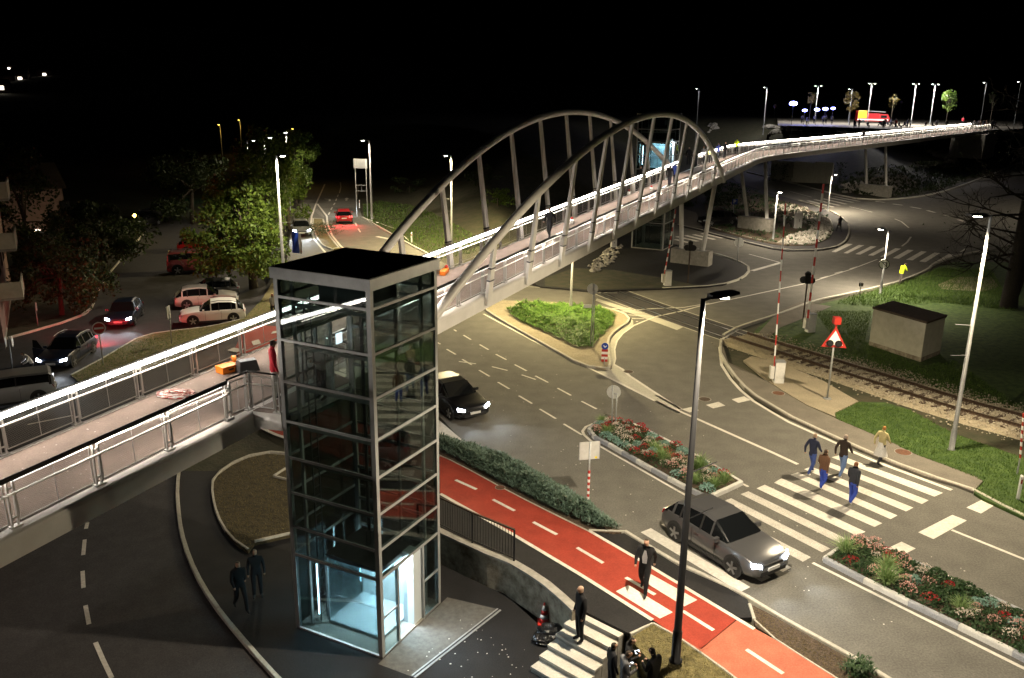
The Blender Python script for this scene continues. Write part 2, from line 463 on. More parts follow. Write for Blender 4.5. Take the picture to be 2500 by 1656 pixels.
# ---- main road: one asphalt sheet
road_px = [(2750,2050),(2200,1680),(2130,1636),(1869,1490),(1778,1434),(1660,1382),(1524,1300),(1500,1287),(1400,1217),(1260,1137),(1144,1092),(1075,1020),
 (1000,960),(900,890),(800,830),(720,780),(690,720),(700,640),(705,600),(715,540),(735,480),(760,440),(785,410),(795,397),(838,397),(864,431),(873,463),(871,487),(885,533),(935,562),(1004,601),(1080,640),(1150,668),
 (1310,700),(1440,712),(1617,706),(1709,702),(1765,696),(1808,682),(1828,664),(1823,649),(1800,639),(1767,626),(1719,613),(1655,598),(1600,588),(1540,572),(1560,530),
 (1652,548),(1716,562),(1739,570),(1808,587),(1885,605),(1923,610),(1997,609),(2043,602),(2066,585),(2073,562),(2068,547),(2053,533),(2020,516),(1951,493),(1900,479),(1800,447),(1770,414),
 (1825,422),(1960,456),(2085,486),(2188,488),(2302,470),(2416,429),(2500,395),(2700,445),(2600,560),(2410,613),(2334,627),(2277,647),(2262,661),(2193,690),(2150,700),(2079,718),(1989,737),
 (1803,800),(1762,822),(1752,850),(1760,894),(1780,925),(1806,955),(1838,981),(1882,1007),(1925,1024),(2047,1080),(2168,1127),(2257,1162),(2334,1184),(2385,1212),(2500,1266),(2650,1335),(3200,1620)]
struct('road', MB().sheet(PX(road_px), 0.0), M_['asphalt'])

# ---- draped sheets of the lower ground
def drape(poly, dz, step=1.6):
    bm = bmesh.new()
    vs_ = [bm.verts.new((p[0], p[1], 0)) for p in poly]
    tri = tessellate_polygon([[Vector((p[0], p[1], 0)) for p in poly]])
    for a,b,c in tri:
        try: bm.faces.new((vs_[a], vs_[b], vs_[c]))
        except ValueError: pass
    for _ in range(9):
        lg = [e for e in bm.edges if e.calc_length() > step]
        if not lg: break
        bmesh.ops.subdivide_edges(bm, edges=lg, cuts=1)
        bmesh.ops.triangulate(bm, faces=bm.faces[:])
    bmesh.ops.recalc_face_normals(bm, faces=bm.faces[:])
    for v in bm.verts: v.co.z = g(v.co.x, v.co.y)+dz
    if sum(f.normal.z for f in bm.faces) < 0: bmesh.ops.reverse_faces(bm, faces=bm.faces[:])
    mb = MB(); bm.verts.index_update()
    mb.v = [tuple(v.co) for v in bm.verts]; mb.f = [tuple(v.index for v in f.verts) for f in bm.faces]; bm.free()
    return mb
KERBL = [(437,1150),(433,1200),(440,1280),(455,1340),(480,1400),(515,1460),(560,1520),(620,1590),(680,1656),(760,1735)]
low_road = [G(u,v) for u,v in [(760,1740),(680,1660),(620,1592),(560,1523),(515,1463),(480,1402),(455,1342),(440,1282),(433,1200),(437,1150),(470,1060),(560,960),(660,860),(686,790),(640,735),(672,690),(655,650),(600,640),(480,560),(415,500),(360,508),(355,569),(269,667),(233,725),(214,768),(73,814),(-60,850),(-400,980),(-700,1300),(-300,1900),(400,1900)]]
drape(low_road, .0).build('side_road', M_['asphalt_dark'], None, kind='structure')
# plaza round the lift: raised above the side road by a kerb
plaza_px = KERBL + [(1400,1900),(1700,1760),(1620,1660)]
plaza = [P(u,v,-1.0) for u,v in KERBL] + [Vector((-3.0,4,0)), Vector((9.0,4,0)), Vector((6.4,13,0)), Vector((3.9,17.0,0)), Vector((2.6,19.6,0)), Vector((1.9,21.2,0)), Vector((-.3,24.55,0)), Vector((-2.3,28.4,0)), Vector((-3.4,30.2,0)), Vector((-7,31.5,0)), Vector((-11,33.2,0))]
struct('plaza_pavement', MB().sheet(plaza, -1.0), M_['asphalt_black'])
# paler paving strip and drain before the lift door
TF, TL, TR = Vector((-3.57,20.95)), Vector((-6.37,22.40)), Vector((-2.14,23.76))
TX = (TR-TF).normalized(); TY = (TL-TF).normalized()       # along the door face, along the glazed face

red_low = [G(u,v) for u,v in [(1078,1110),(950,1060),(820,1010),(700,960),(650,890),(695,800),(600,797),(575,850),(590,905),(636,1048),(707,1076),(800,1110),(950,1165),(1078,1207)]]
drape(red_low, .07).build('bicycle_path_branch', M_['red'], None, kind='structure')
struct('bicycle_path', MB().sheet(PX([(1075,1113),(1119,1133),(1213,1184),(1315,1237),(1437,1296),(1552,1362),(1800,1511),(1710,1585),(1664,1560),(1595,1515),(1412,1400),(1254,1306),(1075,1205)], .1), .1), M_['red'])
struct('bicycle_path_pale', MB().sheet(PX([(1802,1512),(1900,1566),(1989,1621),(2043,1656),(2150,1725),(2560,2000),(2300,2060),(1950,1780),(1800,1656),(1666,1561),(1712,1585)], .1), .1), M_['salmon'])
pav = MB().prism(PX([(1060,1192),(1075,1205),(1254,1306),(1412,1400),(1595,1515),(1537,1547),(1416,1487),(1343,1420),(1258,1367),(1200,1343),(1075,1286),(1060,1280)], .09), -.05, .09)
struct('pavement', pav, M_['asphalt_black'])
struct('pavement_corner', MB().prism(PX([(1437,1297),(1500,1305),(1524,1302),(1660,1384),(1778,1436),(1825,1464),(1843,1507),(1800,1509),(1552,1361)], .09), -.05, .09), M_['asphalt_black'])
struct('hedge_bed', MB().prism(PX([(1060,1062),(1144,1094),(1260,1138),(1400,1218),(1500,1288),(1520,1298),(1500,1303),(1437,1295),(1315,1236),(1213,1183),(1119,1132),(1060,1105)], .09), -.05, .085), M_['soil'])
struct('mulch_bed', MB().prism(PX([(1829,1474),(1869,1494),(2130,1640),(2200,1686),(2180,1740),(2043,1655),(1989,1620),(1900,1565),(1845,1530)], .09), -.05, .10), M_['soil'])
bed_px = [(519,1181),(521,1222),(532,1262),(551,1298),(582,1332),(606,1346),(621,1327),(716,1305),(790,1290),(840,1200),(760,1120),(707,1111),(652,1107),(606,1117),(566,1135),(532,1160)]
struct('planting_bed', MB().prism(PX(bed_px, -.9), -1.1, -.92), M_['bed_turf'])

# ---- far pavement, verges, rail corridor
kerb_far = [(1761,831),(1758,862),(1773,890),(1795,922),(1834,962),(1880,990),(1925,1018),(2048,1075),(2168,1127),(2257,1162),(2334,1184),(2376,1200)]
pav_back = [(2400,1174),(2385,1164),(2308,1136),(2232,1108),(2181,1082),(2117,1054),(2043,1023),(1969,990),(1910,955),(1877,933),(1828,907),(1778,885)]
struct('pavement_by_crossing', MB().prism(PX(kerb_far+pav_back, .1), -.05, .10), M_['asphalt_tan'])
struct('lawn_verge', MB().prism(PX([(2378,1202),(2402,1175),(2386,1163),(2309,1135),(2233,1107),(2182,1081),(2118,1053),(2044,1022),(2039,1009),(2097,981),(2160,982),(2220,1000),(2282,1035),(2340,1062),(2420,1090),(2500,1118),(2620,1160),(2640,1330),(2500,1262),(2400,1216)], .12), -.05, .11), M_['grass'])
struct('gravel_patch', MB().prism(PX([(1878,932),(1911,954),(1970,989),(2040,1018),(2038,1008),(2096,980),(2060,960),(2010,930),(1950,905),(1890,880),(1835,870),(1815,880)], .06), -.05, .065), M_['sand'])
struct('hut_ground', MB().sheet(PX([(1820,838),(1850,800),(1905,760),(1990,745),(2079,725),(2150,708),(2193,698),(2262,672),(2280,656),(2330,640),(2600,640),(2700,1010),(2500,1010),(2325,965),(2195,925),(2110,897),(1985,858),(1900,832)], .03), .03), M_['grass'])
# white gravel patch behind the hut tree, small paved pads
struct('gravel_drive', MB().sheet(PX([(2290,695),(2335,676),(2420,676),(2440,700),(2400,712),(2300,706)], .05), .05), M_['sand'])
struct('crossing_slab', MB().sheet(PX([(1900,760),(1952,737),(2030,748),(1985,768),(1905,800),(1870,830),(1850,815)], .05), .055), M_['asphalt_tan'])

# ---- tongue island by the roundabout and the far lift's forecourt
tongue = [(1655,550),(1716,564),(1739,572),(1808,589),(1885,607),(1923,612),(1997,611),(2043,603),(2066,586),(2073,562),(2068,546),(2053,531),(2020,514),(1951,491),(1900,477),(1800,445),(1750,430),(1700,480),(1640,520)]
struct('pavement_tongue', MB().prism(PX(tongue, .1), -.1, .10), M_['asphalt_dark'])
struct('tongue_bed', MB().prism(PX([(1735,558),(1808,578),(1885,595),(1923,600),(1985,598),(2022,582),(2032,562),(2026,540),(2005,526),(1951,500),(1900,487),(1800,452),(1755,440),(1720,500)], .16), .0, .15), M_['soil'])
fore = [(1655,600),(1719,615),(1767,628),(1800,640),(1823,650),(1828,664),(1808,681),(1765,695),(1709,701),(1617,705),(1440,711),(1320,700),(1250,670),(1300,620),(1420,570),(1540,575),(1600,590)]
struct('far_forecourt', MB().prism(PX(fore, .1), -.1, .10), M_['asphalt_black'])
struct('far_forecourt_lawn', MB().sheet(PX([(1440,708),(1617,702),(1709,698),(1600,676),(1500,660),(1400,655),(1330,680),(1330,698)], .1), .106), M_['terrain'])
struct('side_path', MB().sheet(PX([(1640,500),(1700,520),(1716,556),(1690,556),(1650,546),(1600,530)], .1), .112), M_['asphalt_tan'])

# ---- kerbs: single stones, sharing one mesh
def _stone():
    bm = bmesh.new(); bmesh.ops.create_cube(bm, size=1.0)
    bmesh.ops.bevel(bm, geom=[e for e in bm.edges if abs(e.verts[0].co.x-e.verts[1].co.x) > .5 and e.verts[0].co.z > 0], offset=.12, segments=1, affect='EDGES')
    me = bpy.data.meshes.new('kerb_stone'); bm.to_mesh(me); bm.free(); return me
_KS = {}
def kerb(pts, parent_name, mats=('kerb',), w=.14, top=.14, bot=-.08, step=2.0, height=None, sm=4):
    par = bpy.data.objects[parent_name] if isinstance(parent_name, str) else parent_name
    q = resample(spline(pts, sm) if sm else pts, step)
    for i in range(len(q)-1):
        a, b = q[i], q[i+1]; mid = (a+b)/2; d = b-a; key = mats[i % len(mats)]
        if key not in _KS: _KS[key] = _stone(); _KS[key].materials.append(M_[key])
        o = link('kerb_stone', _KS[key], par)
        base = height(mid.x, mid.y) if height else 0.0
        t, bo = base+top, base+bot
        pitch_ = math.atan2((height(b.x,b.y)-height(a.x,a.y)) if height else 0, Vector((d.x,d.y)).length)
        o.location = (mid.x, mid.y, (t+bo)/2 + random.uniform(-.004,.004)); o.rotation_euler = (0, -pitch_, math.atan2(d.y, d.x)); o.scale = (Vector((d.x,d.y)).length-.012, w, t-bo)
kerb(PX(kerb_far[:], 0), 'pavement_by_crossing', top=.125, w=.16, step=1.5)
kerb(PX([(2376,1201),(2400,1216),(2500,1265),(2640,1332)], 0), 'lawn_verge', top=.13, w=.16, step=1.5)
kerb(PX(tongue[:14], 0), 'pavement_tongue', top=.13, w=.18, step=2.0)
kerb(PX([(1735,558),(1808,578),(1885,595),(1923,600),(1985,598),(2022,582),(2032,562),(2026,540),(2005,526)], 0), 'tongue_bed', top=.18, w=.12, step=2.0)
kerb(PX([(1655,599),(1719,614),(1767,627),(1800,639),(1823,650),(1828,664),(1808,682),(1765,696),(1709,702),(1617,706)], 0), 'far_forecourt', top=.13, w=.2, step=2.0)
kerb(PX([(1525,1301),(1660,1383),(1778,1435),(1827,1464),(1869,1491),(2130,1637),(2200,1682)], 0), 'pavement_corner', top=.11, w=.14, step=1.2, sm=2)
kerb(PX([(1437,1297),(1470,1303),(1500,1304),(1524,1300)], 0.05), 'hedge_bed', top=.12, w=.08, step=1.0)
kerb(PX([(1060,1106),(1119,1133),(1213,1184),(1315,1237),(1437,1297)], .1), 'hedge_bed', top=.115, w=.06, step=1.0, sm=2)
kerb(PX([(1842,1512),(1838,1490),(1830,1474)], .1), 'mulch_bed', top=.12, w=.1, step=.8, sm=2)
kerb(PX([(1842,1513),(1900,1566),(1989,1621),(2043,1656),(2120,1705)], .1), 'mulch_bed', top=.115, w=.06, step=1.0, sm=2)
kerb(PX(KERBL, -1.0), 'plaza_pavement', top=-.985, bot=-1.2, w=.15, step=1.0)
kerb(PX([(707,1111),(652,1107),(606,1117),(566,1135),(532,1160),(519,1181),(521,1222),(532,1262),(551,1298),(582,1332),(606,1346)], -1.0), 'planting_bed', top=-.88, bot=-1.1, w=.09, step=.9)
kerb(PX([(621,1326),(716,1304)], -.95), 'planting_bed', top=-.84, bot=-1.1, w=.1, step=.9, sm=0)
kerb(PX([(668,1166),(707,1176)], -.95), 'planting_bed', top=-.84, bot=-1.1, w=.08, step=1.2, sm=0)
kerb(PX([(668,1166),(707,1141)], -.95), 'planting_bed', top=-.84, bot=-1.1, w=.08, step=1.2, sm=0)
kerb(PX([(1825,421),(1960,455),(2085,485),(2188,487),(2302,469),(2416,428),(2500,394)], 0), 'road', top=.16, w=.35, step=3.0)
kerb(PX([(2410,612),(2334,626),(2277,647),(2262,661),(2193,689),(2150,700),(2079,717),(1989,736),(1903,768),(1803,800),(1766,820)], 0), 'hut_ground', top=.11, w=.2, step=2.0, sm=3)
kerb(PX([(885,532),(935,561),(1004,600),(1075,637)], 0), 'road', top=.13, w=.2, step=2.0, sm=2)

# ---- painted markings, 4 mm above the asphalt
mk = MB(); Z = .005
def st(l, w, mb=None, z=Z, base=0.0):
    stroke(mb or mk, PX(l, base), w, z+base)
def quad(l, mb=None, z=Z, base=0.0):
    (mb or mk).sheet(PX(l, base), z+base)
for a, b in [((120,600),(207,650)),((430,800),(530,860)),((610,915),(720,980)),((810,1045),(937,1120)),((1010,1172),(1165,1265)),((1240,1315),(1415,1420)),
             ((190,413),(213,428)),((280,465),(352,508)),((435,555),(520,605)),((590,648),(690,700)),((770,747),(885,807)),((968,855),(1090,918)),((1180,972),(1310,1042)),((1410,1098),(1555,1172)),((1635,1220),(1825,1312)),
             ((237,717),(400,740)),((270,697),(360,750)),((553,767),(702,803)),((837,845),(972,890)),((30,535),(60,552))]:
    st(c5(a, b), .11)
quad(c8((30,90),(332,345),(262,362),(30,232)))
st(c5((473,262),(1000,545),(1570,822)), .14)
struct('concrete_wedge', MB().sheet(PX(c5((1560,808),(1640,812),(1700,790),(1715,745),(1800,790),(1870,855),(2352,1178),(2352,1225),(1570,822))+cR6((300,1105),(420,1180))[::-1][:0]), .0042), M_['kerb'])
st(c5((1715,745),(1730,690),(1722,600),(1745,520),(1800,450),(1905,375),(2110,290),(2352,238))+cT((1220,1125),(2250,905)), .15)
st(cT((2250,903))+cU((350,885),(700,775),(950,680)), .13)
st(c5((1720,745),(1800,790),(1870,855),(2352,1172))+cR6((0,945),(300,1108)), .16)
st(c5((1570,820),(2352,1213))+cR6((0,1012),(420,1192),(1260,1566))+[(1948,1134)], .17)
for l in (((1620,213),(1890,208)),((1720,240),(2010,248)),((1840,270),(2085,285)),((1895,305),(2010,308)),((1930,335),(1952,335))): st(c5(*l), .13)
st(cT((400,1180),(800,1150),(1060,1140),(1300,1100)), .12); st(cT((210,1000),(420,1002)), .1)
st(c5((870,0),(1400,30),(1560,75)), .1)
struct('concrete_strip', MB().sheet(PX(cT((225,1055),(640,1185),(1050,1330),(990,1357),(600,1215),(210,1075))), .0045), M_['kerb'])
for l in (((570,1058),(710,1022),(788,1065),(650,1097)),((860,995),(1000,960),(1072,1003),(935,1035)),((295,1105),(420,1078),(490,1118),(385,1142))): quad(cR6(*l), z=.009)
st([(1803,804),(1766,826),(1757,850),(1762,892),(1783,925),(1808,953),(1840,980),(1883,1006),(1926,1031),(2047,1085),(2080,1104)], .17)
# zebra over the main road
zl = [((2030,1117),(2050,1112)),((1997,1130),(2016,1126)),((1963,1146),(1981,1140)),((1930,1160),(1948,1154)),((1890,1179),(1908,1168)),((1847,1193),(1867,1184)),((1808,1207),(1827,1200)),((1766,1224),(1785,1217)),((1717,1243),(1738,1236)),((1665,1262),(1688,1254)),((1614,1281),(1638,1272)),((1564,1300),(1589,1290))]
zr = [((2302,1204),(2281,1213)),((2267,1222),(2251,1231)),((2230,1240),(2212,1249)),((2191,1259),(2174,1268)),((2154,1278),(2135,1287)),((2113,1299),(2091,1308)),((2070,1318),(2049,1326)),((2027,1340),(2007,1349)),((1980,1361),(1960,1372)),((1932,1386),(1911,1397)),((1882,1410),(1859,1421)),((1832,1434),(1807,1446))]
mkw = MB()
for i, ((l0, l1), (r0, r1)) in enumerate(zip(zl, zr)):
    (mkw if i in (6,7,8,9) else mk).sheet(PX([l0, l1, r0, r1]), Z)
st(cB((705,480),(960,588),(1660,850)), .2)
for l in (((1340,1255),(1665,1088),(1805,1142),(1485,1320)),((1800,1018),(1955,940),(2065,1000),(1940,1075)),((1020,1420),(1180,1345),(1315,1410),(1160,1490))): quad(cB(*l))
st(cB((1660,1232),(2352,1512))+[(2650,1440)], .13)
st(cQ((800,255),(2352,955),(2900,1210)), .12); st(cQ((330,465),(2352,1475),(2800,1700)), .13)
st(cPl((555,345),(900,525),(1970,1055)), .12); st(cPl((250,572),(1280,1160)), .12)
st(cPl((355,238),(580,347)), .11)
st(cPl((255,575),(190,535),(120,470),(103,430),(140,380),(220,345),(300,328)), .13)
# far markings
zz = [((510,608),(550,612),(713,535),(655,530)),((625,620),(665,624),(825,545),(770,543)),((737,630),(785,635),(940,557),(885,555)),((857,642),(910,645),(1058,568),(1005,565)),((975,655),(1030,657),(1175,578),(1120,575)),((1097,668),(1155,675),(1297,592),(1240,588)),((1222,685),(1285,690),(1422,607),(1370,602)),((1350,700),(1410,708),(1550,620),(1495,615)),((1478,718),(1545,720),(1680,635),(1630,630)),((1735,610),(1760,613),(1810,580),(1785,577))]
for l in zz: quad(cU(*l))
for a, b in (((215,128),(385,185)),((285,118),(525,180)),((350,108),(585,165)),((420,98),(650,152)),((480,90),(715,135)),((535,78),(775,125))): st(cU(a, b), .55)
for a, b in (((975,490),(1100,520)),((990,462),(1190,508)),((1075,452),(1262,498)),((1150,443),(1350,490)),((1230,432),(1430,478))): st(cT(a, b), .5)
for a, b in (((930,125),(1020,135)),((1095,150),(1190,162)),((1265,178),(1365,195)),((1425,212),(1500,232)),((1590,255),(1675,275)),((1720,300),(1800,325))): st(cU(a, b), .45)
st(cU((115,30),(320,85)), .14); st(cU((680,175),(900,228)), .14); st(cU((1115,293),(1180,320),(1250,378)), .16); st(cU((1270,465),(1235,515),(1183,555)), .18)
for a, b in (((400,862),(480,840)),((540,815),(615,795)),((685,772),(755,750))): st(cU(a, b), .12)
st(cT((1680,630),(1985,712)), .14); st(cT((1985,712),(1710,790)), .4)
# the road towards the town
st(cF((580,740),(490,940),(440,1080),(430,1200),(470,1330),(570,1450),(640,1520)), .2); st(cF((500,950),(600,1080),(612,1180),(660,1290),(750,1400),(850,1480)), .2)
st(cF((745,720),(750,775),(735,835)), .15); st(cF((920,900),(932,800),(935,740)), .15)
for x, y, x2, y2 in ((722,852,714,875),(704,895,696,918),(688,940,672,962),(660,985,645,1012),(632,1038,618,1065),(905,1152,918,1185),(935,1215,958,1252)): st(cF((x,y),(x2,y2)), .15)
for l in (((575,897),(632,903),(630,920)),((795,900),(815,886),(832,898)),((814,886),(808,915))): st(cF(*l), .25)
st(cF((1130,1297),(1330,1335)), .45); st(cF((1000,1100),(1350,1222),(1470,1340)), .12)
for i in range(8):
    st(cF((455+i*14,1015+i*11),(505+i*10,1010+i*11)), .1)
mk.build('road_markings', M_['paint'], None, kind='structure'); mkw.build('worn_road_markings', M_['paint_worn'], None, kind='structure')
bkm = MB()
for a, b in (((205,675),(405,765)),((562,862),(770,970)),((948,1078),(1175,1198)),((1368,1323),(1618,1470))): st(c8(a, b), .13, bkm, base=.1)
for a, b in (((1285,605),(1565,770)),((1830,925),(2125,1110))): st(cS(a, b), .13, bkm, base=.1)
st([(1822,1586),(1912,1645)], .13, bkm, base=.1)
quad(cS((1190,738),(1310,678),(1735,938),(1612,998)), bkm, base=.1); quad(cS((1420,620),(1520,570),(1970,820),(1845,882)), bkm, base=.1)
st([(1075,1206),(1254,1306),(1412,1400),(1593,1514)], .14, bkm, base=.1); st([(1437,1295.5),(1552,1362),(1800,1511),(1842,1536)], .13, bkm, base=.1)
bkm.build('bicycle_path_markings', M_['paint'], None, kind='structure')
lw = MB()
for l in (((698,328),(686,378)),((676,465),(664,588)),((659,715),(666,850)),((682,990),(710,1140)),((762,1285),(820,1420),(892,1570))):
    stroke(lw, [G(*p) for p in cL4(*l)], .13, lambda x, y: g(x, y)+.012)
for l in (((220,582),(600,505)),):
    stroke(lw, [G(*p) for p in cL3(*l)], .12, lambda x, y: g(x, y)+.03)
for l in (((563,856),(586,861)),((623,835),(628,845)),((664,816),(683,813))):
    stroke(lw, [G(*p) for p in l], .45, lambda x, y: g(x, y)+.10)
stroke(lw, [G(u, v) for u, v in [(560,905),(590,960),(636,1048),(670,1064),(707,1077)]], .14, lambda x, y: g(x, y)+.09)
lw.build('side_road_markings', M_['paint'], None, kind='structure')

# ---- grass banks by the parking place
def bank(name, l, mtl, top=.1): return drape([G(u, v) for u, v in l], top, 1.2).build(name, M_[mtl], None, kind='structure')
bank('grass_strip', [(174,921),(233,890),(306,847),(352,823),(428,811),(597,781),(640,735),(664,695),(700,690),(706,735),(690,772),(640,790),(560,830),(430,880),(300,925),(200,945)], 'grass_dry', .12)
kerb([G(u, v) for u, v in [(174,921),(205,904),(233,890),(306,847),(352,823),(428,811),(597,781)]], 'grass_strip', w=.12, top=.15, bot=-.05, step=1.5, height=g, sm=3)
bank('lawn_by_building', [(73,812),(214,766),(233,723),(269,665),(355,567),(340,500),(200,500),(40,560),(-120,640),(-200,880),(-60,848)], 'terrain', .1)
kerb([G(u, v) for u, v in [(-60,849),(73,813),(214,767),(233,724),(269,666),(355,568)]], 'lawn_by_building', w=.12, top=.14, bot=-.05, step=2.0, height=g, sm=2)
bank('tree_bank', [(664,693),(680,660),(690,620),(705,560),(722,500),(745,455),(700,440),(600,455),(560,520),(520,560),(575,600),(640,640)], 'terrain', .14)
# ================================================================== FOOTBRIDGE
A0 = P(637, 1010, 5.65); B0 = P(1764.5, 432.7, 7.5)
HX = Vector((B0.x-A0.x, B0.y-A0.y, 0)); SPAN = HX.length; HX.normalize(); GR = (B0.z-A0.z)/SPAN
tail = [P(u, v, 7.5) for u, v in [(1825,403),(1868.6,386),(1960,374),(2165,350),(2393,322.6)]]
ctrl = [A0+Vector((HX.x*s, HX.y*s, GR*s)) for s in (-33.6,-16.8,0,14,28,42,52)] + [B0] + tail + [tail[-1]+(tail[-1]-tail[-2]).normalized()*14]
line = spline(ctrl, 24)
cum = [0.0]
for i in range(1, len(line)): cum.append(cum[-1]+(line[i]-line[i-1]).to_2d().length)
S0 = -33.6; SEND = S0+cum[-1]
import bisect
def station(s, o=0.0, dz=0.0):
    """point at chainage s, offset o to the far side of the near edge, dz above the walkway; also tangent and far-side normal"""
    t = min(max(s-S0, 0), cum[-1]-1e-4); i = min(bisect.bisect_right(cum, t)-1, len(line)-2)
    f = (t-cum[i])/(cum[i+1]-cum[i]); p = line[i].lerp(line[i+1], f)
    j0, j1 = max(i-3, 0), min(i+4, len(line)-1)
    d = (line[j1]-line[j0]); d.z = 0; d.normalize(); n = Vector((-d.y, d.x, 0))
    q = p+n*o; q.z = p.z+.2+dz
    return q, d, n
W = 3.8
bridge = thing('footbridge', 'white steel arched footbridge with light strips along its handrails over the junction', 'bridge')
def loft(prof, s0, s1, step=1.05):
    n = max(2, int((s1-s0)/step)+1); mb = MB(); k = len(prof); vs_ = []; fs = []
    for i in range(n+1):
        s = s0+(s1-s0)*i/n
        for o, dz in prof: vs_.append(tuple(station(s, o, dz)[0]))
    for i in range(n):
        for j in range(k):
            j2 = (j+1) % k; fs.append((i*k+j, i*k+j2, (i+1)*k+j2, (i+1)*k+j))
    fs.append(tuple(range(k))); fs.append(tuple(n*k+j for j in range(k))[::-1])
    return mb.add(vs_, fs)
SE = SEND-.2
loft([(.34,0.0),(3.46,0.0),(3.46,-.10),(.34,-.10)], S0, SE).build('deck', M_['deck'], bridge)
for o0, o1 in ((.24,.335),(3.465,3.56)): loft([(o0,-.03),(o1,-.03),(o1,-.12),(o0,-.12)], S0, SE).build('gutter', M_['deck_edge'], bridge)
e1 = [(-.06,-.62),(-.06,-.16),(-.03,-.09),(.03,-.05),(.235,-.02),(.235,-.62)]
loft(e1, S0, SE).build('edge_beam', M_['white_steel'], bridge)
loft([(W-o, z) for o, z in e1][::-1], S0, SE).build('edge_beam', M_['white_steel'], bridge)
loft([(.5,-.13),(3.3,-.13),(2.9,-.66),(.9,-.66)], S0, SE).build('girder', M_['white_steel'], bridge)

# arches and hangers
AC, AHALF, AH, LEAN = 32.6, 23.9, 6.45, .13
def arch_pt(s, side):
    h = AH*(1-((s-AC)/AHALF)**2)
    o = (-.10 - LEAN*max(h,0)) if side < 0 else (W+.10+LEAN*max(h,0))
    return station(s, o, h-.15)[0]
for side in (-1, 1):
    pts = [arch_pt(AC+AHALF*1.03*math.sin(math.pi/2*(k/40)), side) for k in range(-40, 41)]
    MB().tube(pts, .19, 14).build('arch', M_['white_steel'], bridge, True)
    for k in range(12):
        s = 9.85+3.93*k
        if s < 9.5 or s > 56: continue
        top = arch_pt(s, side); bot = station(s, -.10 if side < 0 else W+.10, -.45)[0]
        _, d, n = station(s)
        ax = (top-bot).normalized(); u = ax.cross(d).normalized()
        if (top-bot).length < 1.0: continue
        vs_ = []
        for p, w, t in ((bot, .40, .15), (bot.lerp(top, .5), .34, .14), (top-ax*.1, .26, .13)):
            vs_ += [p-d*w/2-u*t/2, p+d*w/2-u*t/2, p+d*w/2+u*t/2, p-d*w/2+u*t/2]
        mb = MB().add(vs_, [(0,1,5,4),(1,2,6,5),(2,3,7,6),(3,0,4,7),(4,5,9,8),(5,6,10,9),(6,7,11,10),(7,4,8,11),(0,3,2,1),(8,9,10,11)])
        hg = mb.build('hanger', M_['white_steel'], bridge)
        for hz in (.62, 1.15):
            c = bot+ax*(hz+.45)
            MB().bar(c-ax*.03, c+ax*.03, .41, .17, up=u).build('collar', M_['dark_steel'], hg)

# railing: paired posts every 2.1 m, framed woven panels, handrail, middle rail, light strip under the handrail
def share(name, mb, m):
    me = mb.mesh(name); me.materials.append(m); return me
post_me = share('post', MB().box(-.085,-.055,-.03,.03,0,1.06).box(.055,.085,-.03,.03,0,1.06).box(-.13,.13,-.07,.07,-.01,.03).box(-.06,.06,-.012,.012,.18,.22).box(-.06,.06,-.012,.012,.86,.90), M_['stainless'])
def panel_meshes(L):
    fr = MB(); a, b = .13, L-.13
    for z in (.10, 1.0): fr.box(a, b, -.012, .012, z-.012, z+.012)
    for x in (a, b): fr.box(x-.012, x+.012, -.012, .012, .10, 1.0)
    fr.box((a+b)/2-.006, (a+b)/2+.006, -.008, .008, .10, 1.0)
    fm = share('panel_frame', fr, M_['stainless'])
    mm = bpy.data.meshes.new('mesh_panel'); mm.from_pydata([(a,0,.1),(b,0,.1),(b,0,1.0),(a,0,1.0)], [], [(0,1,2,3)]); mm.materials.append(MESHMAT)
    uv = mm.uv_layers.new(name='UVMap')
    for i, (x, z) in enumerate(((a,.1),(b,.1),(b,1.0),(a,1.0))): uv.data[i].uv = (x, z)
    return fm, mm
PM = {}
LEDC = (1.0, .86, .72)
